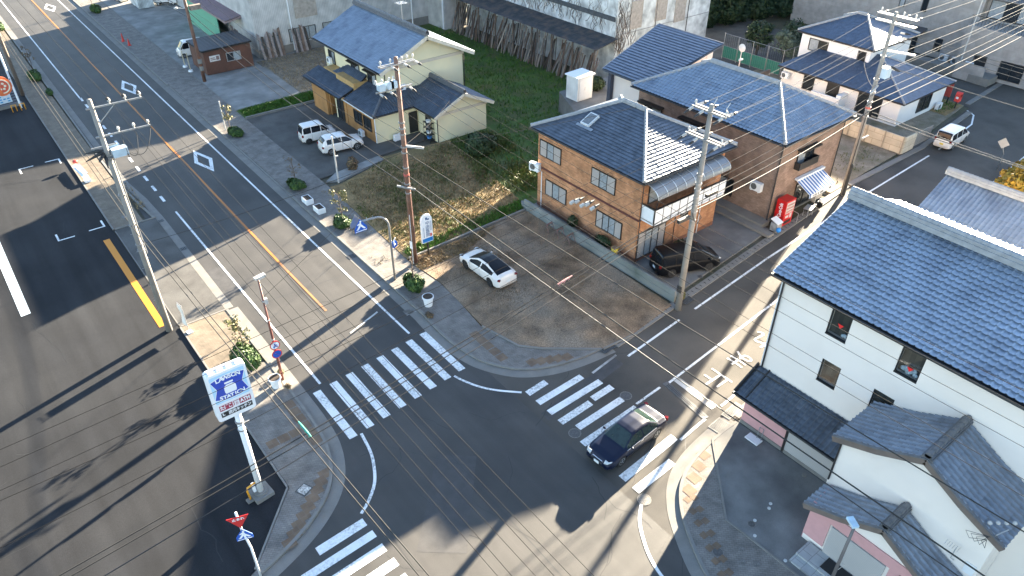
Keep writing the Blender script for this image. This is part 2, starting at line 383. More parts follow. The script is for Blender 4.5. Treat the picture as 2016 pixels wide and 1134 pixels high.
for y0, y1 in ((58.3, 74.0), (74.0, 160)):
    b.prism([(5.85, y0), (8.05, y0), (8.05, y1), (5.85, y1)], -.02, .10)
struct('pavement', b, M_PAVL)
b = MB(); band([(8.9, 58.2), (8.6, 61), (8.25, 66), (8.2, 74), (8.3, 90), (8.35, 160)], .17, -.02, .13, b); band([(6.0, 26.2), (5.95, 42.6)], .1, -.02, .125, b); band([(5.8, 58.3), (5.8, 160)], .12, -.02, .125, b)
band([(6.02, 42.66), (8.95, 42.66)], .1, -.02, .125, b); band([(5.9, 58.24), (8.9, 58.24)], .1, -.02, .125, b); band([(6.0, 26.15), (2.9, 22.7)], .1, -.02, .125, b)
struct('kerb', b, M_KERB)
b = MB(); band([(9.25, 42.8), (9.25, 58.0), (9.1, 62), (8.7, 66), (8.65, 160)], .55, None, .008, b); struct('gutter', b, M_CONC)
b = MB(); b.sheet([(5.95, 42.72), (8.95, 42.72), (8.95, 58.18), (5.85, 58.18)], .05); struct('driveway', b, M_DRIVE)
b = MB(); band([(5.95, 43), (5.85, 58)], .07, None, .056, b); struct('joint_strip', b, M_CONC)

b = MB(); rg = random.Random(9)
for k in range(34): crack(b, (rg.uniform(-26, 4), rg.uniform(23, 62)), rg.choice((R(90), R(100), R(190), R(60))), rg.uniform(1.5, 7), rg, .0475, rg.uniform(.015, .04))
struct('asphalt_crack', b, M_CRACK)
b = MB()
for k in range(26): crack(b, (rg.uniform(9.5, 26), rg.uniform(10, 26)), rg.choice((R(128), R(40), R(90), R(10))), rg.uniform(1, 5), rg, .0035, rg.uniform(.012, .03))
for k in range(12): crack(b, (rg.uniform(10, 17), rg.uniform(34, 60)), rg.choice((R(90), R(0))), rg.uniform(1, 4), rg, .0035, rg.uniform(.012, .025))
struct('asphalt_crack', b, M_CRACK)
b = MB(); b.sheet([(10.7, 44.2), (9.55, 44.2), (9.55, 48.2), (10.7, 48.2)], .0025); b.sheet([(11.0, 17.5), (14.8, 22.0), (13.2, 23.4), (9.2, 19.0)], .0025); b.sheet([(19.5, 21.6), (26.2, 22.4), (26.1, 23.2), (19.5, 22.3)], .0025); struct('asphalt_patch', b, mat('asphalt_patch', (.055, .052, .05), .7, var=.2, scale=2, fine=.3, fscale=55, bump=.25, bscale=90))
# right: gutter, kerb, pavement
Rk = [(19.15, 33), (19.15, 160)]
b = MB(); band([(18.75, 34), (18.75, 160)], .62, None, .008, b); struct('gutter', b, M_CONC)
b = MB(); band([(19.17, 33.5), (19.17, 54.5)], .18, -.02, .14, b); band([(19.17, 69.5), (19.17, 76.5)], .18, -.02, .14, b); band([(19.17, 88), (19.17, 160)], .18, -.02, .14, b)
band([(19.17, 54.5), (19.17, 69.5)], .18, -.02, .05, b); band([(19.17, 76.5), (19.17, 88)], .18, -.02, .05, b)
NEo = smooth_line([(18.45, 34.2), (18.3, 32), (18.35, 30), (18.8, 27.8), (19.9, 25.9), (21.2, 24.8), (22.8, 24.1), (24.6, 23.7), (26.6, 23.5)])
band(shift(NEo, .72), .16, -.02, .11, b); struct('kerb', b, M_KERB)
b = MB(); band(shift(NEo, .31), .62, None, .009, b); struct('gutter', b, M_CONC)
nin = shift(NEo, .79)
b = MB(); b.prism([tuple(p) for p in nin if p.x < 25.7] + [(26.0, 24.14), (23.1, 26.4), (22.1, 27.5), (21.4, 30.7), (21.8, 33.7), (22, 36.4), (19.25, 36.4)], -.02, .10); struct('pavement', b, M_PAVG)
b = MB(); b.prism([(19.27, 36.4), (22.0, 36.4), (21.7, 39.9), (22.4, 54.4), (19.27, 54.4)], -.02, .10)
b.prism([(19.27, 54.4), (22.4, 54.4), (22.4, 160), (19.27, 160)], -.02, .10)
struct('pavement', b, M_PAVG)
b = MB(); band([(26.0, 24.15), (23.1, 26.5), (22.1, 27.6), (21.45, 30.6)], .12, 0, .17, b); band([(26.1, 24.1), (28.5, 23.95)], .1, 0, .17, b); struct('kerb', b, M_CONC)
# tactile paving on the corners
b = MB()
def tact(p, q, n):
    p = Vector(p); q = Vector(q)
    for i in range(n):
        c = p.lerp(q, i / max(1, n - 1)); b.sheet([(c.x - .3, c.y - .3), (c.x + .3, c.y - .3), (c.x + .3, c.y + .3), (c.x - .3, c.y + .3)], .106 + .0015 * i)
tact((20.6, 30.2), (20.6, 27.4), 5); tact((21.8, 25.9), (23.8, 24.95), 5); 
tact((8.55, 31.6), (8.55, 28.2), 6); tact((6.6, 29.4), (7.9, 29.4), 3); tact((7.9, 25.8), (4.7, 23.0), 9)
tact((24.3, 14.6), (21.9, 13.5), 4)
struct('tactile_paving', b, M_PAVT)
b = MB()
for i in range(7):
    x = 21.2 - i * .33; y = 13.0 - i * .62
    for s in (0, 1): b.sheet([(x + .02 + .36 * s, y - .13 * s), (x + .36 + .36 * s, y - .13 * s), (x + .36 + .36 * s, y + .33 - .13 * s), (x + .02 + .36 * s, y + .33 - .13 * s)], .1065 + .0015 * i + .0008 * s)
struct('tactile_paving', b, M_PAVT)

# plots on the right of the road
b = MB(); b.prism([(21.75, 40.2), (33.2, 40.6), (32.9, 24.6), (28.6, 24.05), (26.1, 24.15), (23.15, 26.5), (22.15, 27.5), (21.5, 30.7), (22.05, 36.4)], -.02, .125); struct('earth_plot', b, M_DIRT)
b = MB(); band([(21.9, 40.35), (33.6, 40.75)], .14, 0, .26, b); struct('kerb', b, M_CONC)
b = MB(); b.prism([(21.75, 40.4), (33.7, 40.8), (36, 56), (28.9, 56.6), (28.6, 55.8), (23.6, 54.2), (22.4, 54.2)], -.02, .12); struct('weedy_plot', b, M_DRYG)
b = MB(); b.prism([(33.7, 41.3), (33.7, 40.8), (50, 42.5), (57, 56), (57, 90), (42, 90), (30.5, 76), (36, 56)], -.02, .09); struct('lawn_ground', b, M_LAWN)
b = MB(); b.prism([(22.4, 56.2), (24, 56.3), (28.8, 57), (34.6, 57.5), (34.6, 72.9), (22.4, 72.9)], -.02, .105); struct('house_forecourt', b, M_DRIVE)
b = MB(); b.prism([(22.6, 55.3), (23.7, 54.7), (28.9, 56.1), (28.8, 57.0), (24.0, 56.3)], -.02, .16); struct('concrete_strip', b, M_SLAB)
b = MB(); b.prism([(22.4, 73.15), (31, 73.15), (31, 76.1), (22.4, 75.6)], -.02, .14); struct('grass_strip', b, M_LAWN)
b = MB(); band([(22.4, 73.03), (31, 73.03)], .2, 0, .32, b); band([(22.4, 75.75), (26, 75.95)], .15, 0, .2, b); struct('kerb', b, M_CONC)
b = MB(); b.prism([(22.4, 75.8), (30.0, 76.4), (30.2, 87.0), (22.4, 87.6)], -.02, .11); struct('concrete_drive', b, M_SLAB)
b = MB(); b.prism([(30.05, 76.4), (33, 76.4), (42, 90.2), (30.2, 89.2)], -.02, .115); struct('stubble_plot', b, M_SOIL)
b = MB(); b.prism([(22.4, 87.7), (30.1, 87.1), (30.1, 89.5), (56, 90), (56, 160), (22.4, 160)], -.02, .10); struct('works_yard', b, M_SLAB)
b = MB(); band([(22.45, 76), (22.45, 160)], .12, 0, .13, b); struct('joint_strip', b, M_CONC)
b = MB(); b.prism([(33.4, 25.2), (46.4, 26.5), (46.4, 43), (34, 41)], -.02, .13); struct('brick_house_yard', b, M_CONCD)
b = MB(); b.prism([(55.5, 27.0), (67.3, 27.6), (67.3, 44), (55.5, 44)], -.02, .12); struct('sandy_plot', b, M_SAND)
b = MB(); b.prism([(67.4, 27.4), (84.2, 29.4), (84.2, 50), (67.4, 50)], -.02, .115); struct('sandy_plot', b, M_SAND)
b = MB(); b.prism([(79.8, 29.2), (84.0, 29.5), (84.4, 33), (80.2, 33)], .1, .15); struct('grass_strip', b, M_DRYG)
b = MB(); b.prism([(74, 47), (92, 47), (92, 75), (74, 75)], -.02, .06); struct('court', b, M_DRIVE)
# gutter with slotted lids along the side road
b = MB(); N_ = 62
for i in range(N_):
    t0, t1 = i / N_, (i + .97) / N_
    a = Vector((27.0, 23.75)).lerp(Vector((58.0, 26.75)), t0); c = Vector((27.0, 23.75)).lerp(Vector((58.0, 26.75)), t1)
    b.prism([(a.x, a.y - .05), (c.x, c.y - .05), (c.x, c.y + .5), (a.x, a.y + .5)], -.02, .075)
struct('gutter', b, M_CONC)
b = MB(); band([(58.2, 26.95), (70.5, 26.9), (83, 28.2)], .5, -.02, .1, b); band([(85, 29.4), (100, 30.4)], .5, -.02, .1, b); struct('gutter', b, M_CONC)
b = MB()
for i in range(0, N_, 1):
    a = Vector((27.0, 23.75)).lerp(Vector((58.0, 26.75)), (i + .5) / N_)
    b.box((a.x, a.y + .24, .077), (.06, .2, .006))
struct('gutter_slot', b, mat('slot_dark', (.015, .015, .015), .9, var=0))

# south-east corner
SEo = smooth_line([(27.6, 15.75), (25.8, 15.7), (23.4, 15.35), (21.7, 14.7), (20.4, 13.65), (19.4, 12.3), (18.3, 10.2), (17.8, 8), (17.6, 4), (17.6, -10)])
b = MB(); band(shift(SEo, .31), .62, None, .009, b); struct('gutter', b, M_CONC)
b = MB(); band(shift(SEo, .7), .16, -.02, .12, b); struct('kerb', b, M_KERB)
sin_ = shift(SEo, .78)
b = MB(); b.prism([tuple(p) for p in sin_ if p.x < 25.2] + [(22.2, -10), (22.0, 8.8), (21.9, 11.2), (25.5, 15.0)], -.02, .10); struct('pavement', b, M_PAVG)
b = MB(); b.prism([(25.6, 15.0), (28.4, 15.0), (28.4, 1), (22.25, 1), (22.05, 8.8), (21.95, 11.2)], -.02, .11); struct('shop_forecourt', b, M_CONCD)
b = MB(); band([(25.55, 15.05), (21.93, 11.2), (22.03, 8.8), (22.22, 1)], .1, 0, .135, b); struct('kerb', b, M_CONC)
b = MB(); band([(28.0, 15.4), (45, 16.7), (75, 18.8), (110, 21)], .5, None, .012, b); struct('gutter', b, M_CONC)
b = MB(); b.prism([(41, 0), (75, 3), (75, 18.4), (41, 15.9)], -.02, .09); struct('plot', b, M_SAND)

# ------------------------------------------------------------------ painted markings
def mark(name, mb, m=None): return struct(name, mb, m or M_WHITE)
b = MB(); band([(17.38, 33.0), (17.38, 400)], .15, None, .014, b); band([(10.75, 32.2), (10.6, 58.3)], .15, None, .014, b); band([(10.35, 89.8), (10.3, 400)], .15, None, .014, b); mark('edge_line', b)
b = MB(); band([(14.18, 46), (14.15, 400)], .17, None, .014, b); mark('centre_line', b, M_ORANGE)
b = MB(); band([(14.25, 38.5), (14.18, 46)], .16, None, .014, b); mark('centre_line', b, paintmat('road_paint_faded_orange', (.40, .17, .05), (.09, .08, .068), 1.5, 3))
b = MB()
for y in np.arange(60.6, 89, 2.36): b.sheet([(10.3, y), (10.52, y), (10.52, y + 1.15), (10.3, y + 1.15)], .014)
mark('dashed_line', b)
def diamond(cx, cy):
    b = MB(); o = [(cx, cy - 2.8), (cx + .82, cy), (cx, cy + 2.8), (cx - .82, cy)]; i_ = [(cx, cy - 1.75), (cx + .48, cy), (cx, cy + 1.75), (cx - .48, cy)]
    for k in range(4): b.sheet([o[k], o[(k + 1) % 4], i_[(k + 1) % 4], i_[k]], .014)
    return b
mark('diamond_marking', diamond(15.65, 66.3)); mark('diamond_marking', diamond(15.5, 90.2)); mark('diamond_marking', diamond(15.5, 132))
def stripes(spec, z=.014):
    b = MB()
    for q in spec: b.sheet(q, z)
    return b
sp = []
for i in range(8):
    x = 10.05 + i * 1.113; sp.append([(x, 27.2 + i * .12), (x + .48, 27.2 + i * .12), (x + .48, 31.75 + i * .11), (x, 31.75 + i * .11)])
mark('crosswalk', stripes(sp))
def ys(x0, x1, yc, sl=.0, h=.45): return [(x0, yc - h / 2), (x1, yc - h / 2 + sl), (x1, yc + h / 2 + sl), (x0, yc + h / 2)]
mark('crosswalk', stripes([ys(19.9, 21.4, 24.0, .1), ys(19.9, 23.4, 23.05, .1), ys(19.9, 24.0, 22.05, .1), ys(19.9, 22.3, 21.1, .1), ys(22.6, 24.2, 21.35, .05), ys(20.4, 23.95, 20.2, .1), ys(19.8, 24.1, 19.15, .15), ys(19.8, 24.1, 16.15, .3, .5), ys(19.8, 22.7, 15.2, .15, .48)]))
mark('crosswalk', stripes([ys(5.55, 8.1, 21.85, .12, .5), ys(4.4, 8.15, 20.95, .15, .45), ys(4.2, 8.15, 20.0, .15, .5), ys(4.2, 8.2, 19.0, .15, .5), ys(4.2, 8.2, 18.0, .15, .5)]))
b = MB(); band(smooth_line([(10.75, 27.2), (10.5, 25.7), (10.1, 24.6), (9.6, 23.7), (8.85, 22.95), (8.2, 22.5)]), .16, None, .014, b)
band(smooth_line([(17.4, 27.9), (17.6, 27.2), (18.05, 26.2), (18.7, 25.3), (19.7, 24.3)]), .15, None, .014, b)
band(smooth_line([(19.45, 14.45), (18.65, 13.8), (18.0, 12.9), (17.5, 11.9), (17.2, 10.6), (17.05, 8)]), .16, None, .014, b); mark('corner_line', b)
b = MB(); band([(26.9, 22.75), (32.2, 23.25)], .16, None, .014, b); band([(33.9, 23.4), (43, 24.2), (58, 25.15), (69.5, 25.6)], .16, None, .014, b); band([(71.5, 25.7), (80, 26.6), (82.6, 27.6), (83.3, 28.6)], .16, None, .014, b)
band([(27.0, 19.55), (38, 20.5), (52, 21.6)], .15, None, .014, b); band([(28.0, 16.4), (40, 17.4), (75, 19.9), (110, 22.4)], .14, None, .014, b)
band([(24.3, 19.5), (26.4, 19.62)], .15, None, .014, b); band([(24.2, 16.1), (26.5, 16.3)], .16, None, .014, b); mark('edge_line', b)
b = MB(); b.sheet([(27.35, 16.55), (27.85, 16.55), (27.95, 19.5), (27.45, 19.5)], .015); b.sheet([(24.1, 22.9), (26.4, 23.2), (26.4, 23.35), (24.1, 23.05)], .015)
b.sheet([(18.25, 34.7), (19.0, 34.7), (19.0, 35.3), (18.25, 35.3)], .0155); b.sheet([(14.4, 35.3), (16.9, 36.2), (16.9, 36.35), (14.4, 35.45)], .0155); mark('stop_line', b, M_WHITEW)
# the stop marking for drivers coming to the junction, read from the right
b = MB()
for ch, x in (("止", 29.6), ("ま", 32.2), ("れ", 34.9)):
    put_text(b, ch, 1.7, (x, 18.0 + (x - 29) * .085, .015), (0, 1.0, 0), (-1.0, .0, 0))
mark('stop_marking', b, M_WHITEW)
# car park bays
b = MB()
def ell(cx, cy, dx, dy, L=1.25, t=.14):
    b.sheet([(cx, cy), (cx + dx * L, cy), (cx + dx * L, cy + dy * t), (cx, cy + dy * t)], .053); b.sheet([(cx, cy + dy * t), (cx + dx * t, cy + dy * t), (cx + dx * t, cy + dy * L), (cx, cy + dy * L)], .053)
ell(2.0, 59.1, 1, 1, 1.2); ell(5.45, 59.25, -1, 1, 1.2); ell(1.85, 74.75, 1, -1, 1.2); ell(5.25, 74.9, -1, -1, 1.2)
mark('bay_corner', b, M_WHITE)
b = MB(); b.sheet([(-2.0, 50.3), (-1.42, 50.35), (-1.55, 64), (-2.2, 64)], .053); mark('wide_bay_line', b, paintmat('bay_paint', (.62, .70, .72), (.3, .36, .38), .4, 4))
b = MB(); b.sheet([(4.88, 43.5), (5.3, 43.5), (5.2, 57.1), (4.74, 57.1)], .053); mark('wide_amber_line', b, M_YEL)

# iron covers and gratings
def disc(mb, c, r, z, n=20): return mb.add([(c[0] + r * math.cos(2 * math.pi * i / n), c[1] + r * math.sin(2 * math.pi * i / n), z) for i in range(n)], [tuple(range(n))])
def ringd(mb, c, r0, r1, z, n=24):
    V = [];
    for i in range(n):
        a = 2 * math.pi * i / n; V += [(c[0] + r0 * math.cos(a), c[1] + r0 * math.sin(a), z), (c[0] + r1 * math.cos(a), c[1] + r1 * math.sin(a), z)]
    return mb.add(V, [(2 * i, 2 * i + 1, (2 * i + 3) % (2 * n), (2 * i + 2) % (2 * n)) for i in range(n)])
M_COVER = mat('cover_iron', (.17, .16, .145), .6, var=.3, scale=14, metal=.2, fine=.4, fscale=25)
for (x, y, r, z, lab) in ((19.75, 14.55, .36, .013, 'round patterned iron manhole cover at the tip of the curved white line'), (20.0, 20.0, .36, .013, 'round dark manhole cover in the road just left of the black sedan'),
                          (24.3, 20.35, .36, .013, 'round dark manhole cover at the far end of the side crosswalk'), (20.2, 10.3, .28, .108, 'round dark manhole cover in the brick pavement by the shop corner'),
                          (21.2, 9.75, .15, .108, 'small iron cover highest of three in the corner pavers'), (20.7, 9.3, .15, .108, 'small iron cover lowest of three in the corner pavers'), (21.1, 8.8, .16, .108, 'small iron cover at the right of three in the corner pavers'),
                          (22.7, 10.3, .2, .118, 'black round drain lid in the dark shop forecourt'), (7.1, 59.8, .32, .108, 'round iron cover in shaded pavement by the car park driveway'), (21.9, 83.5, .35, .118, 'round iron cover in the pavement before the concrete drive'),
                          (37.0, 25.6, .2, .138, 'small black drain lid near the black van')):
    t = thing('manhole_cover', lab, 'manhole cover', (x, y, z)); q = MB(); disc(q, (x, y), r * .8, z + .004)
    for k in range(5):
        a = k * 1.3; q.box((x + r * .4 * math.cos(a), y + r * .4 * math.sin(a), z + .007), (r * .5, .025, .006), a + .6)
    make('lid', q, M_IRON if 'black' in lab or 'dark' in lab else M_COVER, t); q = MB(); ringd(q, (x, y), r * .84, r, z + .004); make('rim', q, M_COVER, t)
t = thing('manhole_cover', 'square patterned metal cover in the pavement by the convenience store sign', 'manhole cover', (6.6, 25.5, .105)); q = MB(); q.box((6.6, 25.5, .11), (.52, .52, .012), .4); make('lid', q, mat('patched_cover', (.42, .4, .36), .6, var=.8, scale=9), t)
q = MB()
for k in range(4):
    a = .4 + k * math.pi / 2; q.box((6.6 + .29 * math.cos(a), 25.5 + .29 * math.sin(a), .112), (.06, .62, .016), a)
make('rim', q, M_IRON, t)
def grate(x, y, dx, dy, rz, z, lab):
    t = thing('drain_grate', lab, 'drain grate', (x, y, z), rz); q = MB(); n = max(3, int(dx / .09))
    for i in range(n): q.box((-dx / 2 + dx * (i + .5) / n, 0, .006), (dx / n * .55, dy * .9, .012))
    make('bars', q, M_STEEL, t); q = MB()
    for s in (-1, 1): q.box((0, s * dy * .475, .008), (dx, dy * .06, .016)); q.box((s * (dx / 2 + .02), 0, .008), (.04, dy, .016))
    make('frame', q, M_STEEL, t); q = MB(); q.sheet([(-dx / 2, -dy / 2), (dx / 2, -dy / 2), (dx / 2, dy / 2), (-dx / 2, dy / 2)], .003); make('pit', q, mat('slot_dark', (0.015,) * 3), t)
grate(26.4, 24.0, .95, .5, R(5), .08, 'dark steel drain grate at the corner of the earth plot'); grate(28.0, 24.25, 1.6, .55, R(5), .08, 'long dark steel drain grate along the earth plot')
grate(26.7, 15.45, 1.0, .8, R(5), .012, 'square steel drain grate by the pink shop front'); grate(28.2, 15.75, 1.4, .55, R(5), .016, 'long steel drain grate beside the white building')
grate(26.75, 18.0, .32, 3.4, R(-6), .004, 'narrow drain channel grate across the side road'); grate(9.25, 52.2, .42, .42, 0, .012, 'small square drain grate in the car park gutter in sun'); grate(9.15, 57.5, .42, .42, 0, .012, 'small square drain grate in the shaded car park gutter'); grate(18.75, 43.4, .45, .55, 0, .012, 'rusty square drain grate in the right gutter'); grate(34.2, 24.3, .9, .5, R(5), .08, 'dark steel drain grate at the foot of the concrete pole')

# ------------------------------------------------------------------ building kit
M_TILE = mat('kawara_tile', (.105, .125, .155), .5, metal=.5, var=.18, scale=1.2, spec=.7, tint=(.07, .085, .105), tscale=1.6, tamt=.25, tilevar=.14)
M_TILEB = mat('kawara_blue', (.33, .385, .455), .46, metal=.45, var=.08, scale=.8, spec=.7, tint=(.22, .26, .32), tscale=.7, tamt=.25, tilevar=.09)
M_TILEG = mat('kawara_grey', (.25, .275, .31), .5, metal=.4, var=.14, scale=1.2, spec=.6, tint=(.15, .165, .19), tscale=1.2, tamt=.3, tilevar=.13)
M_TILEF = mat('flat_tile', (.10, .125, .17), .45, metal=.5, var=.2, scale=2.0, spec=.7)
M_SLATE = mat('roof_slate', (.07, .10, .15), .48, metal=.3, var=.2, scale=2.5, fine=.25, fscale=12, spec=.6)
M_RIDGE = mat('ridge_tile', (.13, .135, .145), .45, metal=.15, var=.2, scale=3, spec=.6)
M_RIDGEW = mat('ridge_tile_pale', (.30, .305, .31), .5, var=.15, scale=3)
M_STUCCO = mat('white_wall', (.80, .725, .655), .8, var=.03, scale=.4, bump=.05, bscale=60, tint=(.74, .665, .595), tscale=.5, tamt=.3)
M_STUCCO2 = mat('white_wall_clean', (.74, .72, .695), .8, var=.03, scale=.4, tint=(.69, .67, .64), tscale=.5, tamt=.3)
M_CREAM = mat('cream_wall', (.74, .65, .42), .85, var=.04, scale=.5, bump=.05, tint=(.63, .57, .40), tscale=.4, tamt=.3)
M_CREAMT = mat('cream_trim', (.55, .47, .36), .8, var=.05)
M_WOOD = stripemat('board_cladding', (.40, .20, .07), (.33, .155, .05), .24, wall=True, duty=.5, rough=.7, var=.2)
M_BRN = mat('dark_frame', (.022, .020, .019), .45, var=.1)
M_BLK = mat('black_trim', (.016, .016, .017), .5, var=.1)
M_GLASS = mat('window_glass', (.02, .024, .028), .06, var=0, spec=.7)
M_CURT = mat('curtained_glass', (.30, .32, .33), .12, var=.15, scale=5, spec=.7)
M_SHUT = stripemat('shutter_panel', (.40, .36, .33), (.33, .30, .28), .06, axis=2, duty=.5, rough=.6, var=.05)
M_ALU = mat('aluminium', (.5, .5, .5), .4, metal=.7, var=.05)
M_WPL = mat('white_plastic', (.74, .75, .75), .5, var=.04)
M_PIPE = mat('downpipe', (.03, .028, .027), .5, var=.1)

def win(parent, p, n, w_, h, panes=2, fm=None, kinds='gg', depth=.09, bar=.06, name='window'):
    """window on a wall: p bottom centre on the wall, n outward direction; kinds: g glass, c curtain, s shutter"""
    fm = fm or M_BRN; p = Vector(p); n = Vector((n[0], n[1], 0)).normalized(); u = Vector((-n.y, n.x, 0)); up = Vector((0, 0, 1))
    def slab_(mb, u0, u1, z0, z1, d0, d1):
        P = [p + u * u0 + up * z0 + n * d0, p + u * u1 + up * z0 + n * d0, p + u * u1 + up * z1 + n * d0, p + u * u0 + up * z1 + n * d0]
        mb.slab(P, n * (d1 - d0))
    f = MB(); hw = w_ / 2
    slab_(f, -hw, hw, 0, bar, .002, depth); slab_(f, -hw, hw, h - bar, h, .002, depth)
    slab_(f, -hw, -hw + bar, bar, h - bar, .002, depth - .002); slab_(f, hw - bar, hw, bar, h - bar, .002, depth - .002)
    k = len(kinds); pw = (w_ - 2 * bar) / k
    for i in range(1, k): slab_(f, -hw + bar + i * pw - .022, -hw + bar + i * pw + .022, bar, h - bar, .002, depth - .004)
    o = make(name, f, fm, parent)
    for i, c in enumerate(kinds):
        g = MB(); slab_(g, -hw + bar + i * pw + .022, -hw + bar + (i + 1) * pw - .022, bar, h - bar, .004, depth * (.75 if c == 's' else .4))
        make({'s': 'shutter', 'd': 'door_leaf'}.get(c, 'pane'), g, {'g': M_GLASS, 'c': M_CURT, 's': M_SHUT, 'd': M_BLK, 'w': M_WPL}[c], o)
    return o

def tiled(poly, a, b, tw=.27, th=.25, amp=.05, step=.035, sub=7, kind='s'):
    """tile-covered roof plane: poly (convex, 3-D), eave running from a to b; returns an MB"""
    a = Vector(a); b = Vector(b); P = [Vector(q) for q in poly]
    U = (b - a).normalized(); nrm = Vector((0, 0, 0))
    for i in range(len(P)): nrm += (P[i] - P[0]).cross(P[(i + 1) % len(P)] - P[0])
    nrm.normalize()
    if nrm.z < 0: nrm = -nrm
    V = nrm.cross(U)
    if V.z < 0: V = -V; 
    q = [((x - a).dot(U), (x - a).dot(V)) for x in P]
    u0, u1 = min(x for x, y in q), max(x for x, y in q); v0, v1 = min(y for x, y in q), max(y for x, y in q)
    nu = max(1, int(math.ceil((u1 - u0) / tw))); nv = max(1, int(math.ceil((v1 - v0) / th)))
    us = np.linspace(u0, u0 + nu * tw, nu * sub + 1); tt = ((us - u0) / tw) % 1.0
    if kind == 's': prof = np.where(tt < .34, amp * np.sin(np.pi * tt / .34), -amp * .35 * np.sin(np.pi * (tt - .34) / .66))
    elif kind == 'wave': prof = amp * .5 * (1 + np.cos(2 * np.pi * tt))
    else: prof = np.zeros_like(us)
    rng = np.random.RandomState(int(abs(u1 * 100 + v1 * 37)) % 9999)
    bm = bmesh.new()
    lay = bm.verts.layers.float.new("t"); ci = np.minimum(((us - u0) / tw + 1e-6).astype(int), nu); cur_t = [None]
    def line(v, h, ji):
        out = []
        for i in range(len(us)):
            q_ = bm.verts.new((float(us[i]), v, float(prof[i] + h + ji[i]))); q_[lay] = float(cur_t[0][ci[i]]); out.append(q_)
        return out
    def skin(A_, B_):
        for i in range(len(us) - 1): bm.faces.new((A_[i], A_[i + 1], B_[i + 1], B_[i]))
    pj = None
    for j in range(nv):
        cur_t[0] = np.clip(rng.normal(.5, .22, nu + 1) + (rng.random(nu + 1) < .03) * -.6, -.4, 1.2); jit = rng.uniform(-.006, .006, nu + 1); ji = jit[np.minimum(((us - u0) / tw).astype(int), nu)]
        va, vb = v0 + j * th, v0 + (j + 1) * th
        un = min(.05, step)
        skin(line(va + un * .6, -.01, pj if pj is not None else ji), line(va - un * .6, step, ji))
        skin(line(va - un * .6, step, ji), line(vb + .01, 0.0, ji)); pj = ji
    ar = sum(q[i][0] * q[(i + 1) % len(q)][1] - q[(i + 1) % len(q)][0] * q[i][1] for i in range(len(q)))
    if ar < 0: q = q[::-1]
    for i in range(len(q)):
        p0 = q[i]; p1 = q[(i + 1) % len(q)]; d = (p1[0] - p0[0], p1[1] - p0[1])
        if math.hypot(*d) < 1e-6: continue
        nn = Vector((d[1], -d[0], 0)).normalized()
        bmesh.ops.bisect_plane(bm, geom=bm.verts[:] + bm.edges[:] + bm.faces[:], plane_co=(p0[0], p0[1], 0), plane_no=nn, clear_outer=True, dist=1e-5)
    mb = MB(); bm.verts.index_update()
    lift = .04
    mb.add([a + U * v.co.x + V * v.co.y + nrm * (v.co.z + lift) for v in bm.verts], [tuple(v.index for v in f.verts) for f in bm.faces])
    mb.tile = [v[lay] for v in bm.verts]; bm.free(); return mb
def ridge(a, b, wd=.26, ht=.22, cap=.12, seg=.32, mb=None, lift=.0):
    """ridge: stacked flat tiles under a line of half-round caps"""
    mb = mb or MB(); a = Vector(a); b = Vector(b); up = Vector((0, 0, 1)); a = a + up * lift; b = b + up * lift
    mb.bar(a + up * ht * .3, b + up * ht * .3, wd * 1.25, ht * .5); mb.bar(a + up * ht * .7, b + up * ht * .7, wd, ht * .4)
    L = (b - a).length; n = max(1, int(L / seg))
    for i in range(n):
        p = a.lerp(b, i / n) + up * (ht * .9); q = a.lerp(b, (i + 1.04) / n) + up * (ht * .9); mb.tube([p, q], [cap * 1.08, cap * .9], 8)
    return mb
def eave_slab(parent, poly, th=.14, m=None, name='eave_board'):
    q = [Vector(x) for x in poly]; b_ = MB(); b_.slab([x + Vector((0, 0, -.015)) for x in q], (0, 0, -th)); return make(name, b_, m or M_BLK, parent)
def gutter_(parent, a, b, r=.065, m=None):
    b_ = MB(); b_.rod(a, b, r, 8); return make('rain_gutter', b_, m or M_PIPE, parent)
def pipe_(parent, pts, r=.04, m=None):
    b_ = MB(); b_.tube(pts, r, 6); return make('downpipe', b_, m or M_PIPE, parent)
def hip_roof(parent, x0, x1, y0, y1, ze, zr, ya, yb, m, tw=.3, th=.27, amp=.045, kind='s', rm=None, sub=6, step=.035, rw=.24, hipw=.2, eb=None):
    """hipped roof, ridge along y from ya to yb at mid x"""
    xm = (x0 + x1) / 2; A, B, C, D = (x0, y0, ze), (x1, y0, ze), (x1, y1, ze), (x0, y1, ze); E, F = (xm, ya, zr), (xm, yb, zr)
    for poly, a, b in (((A, D, F, E), A, D), ((B, C, F, E), B, C), ((A, B, E), A, B), ((D, C, F), D, C)):
        make('roof', tiled(poly, a, b, tw, th, amp, step, sub, kind), m, parent, smooth=True)
    e = MB(); 
    for poly in ((A, D, F, E), (B, C, F, E), (A, B, E), (D, C, F)): e.slab([Vector(x) + Vector((0, 0, -.02)) for x in poly], (0, 0, -.13))
    make('eave_board', e, eb or M_BLK, parent)
    r_ = ridge(E, F, rw, .24)
    for p, q in ((A, E), (B, E), (C, F), (D, F)): ridge(Vector(p) + Vector((0, 0, .05)), Vector(q) + Vector((0, 0, .0)), hipw, .15, .1, mb=r_)
    make('ridge', r_, rm or M_RIDGE, parent, smooth=False)
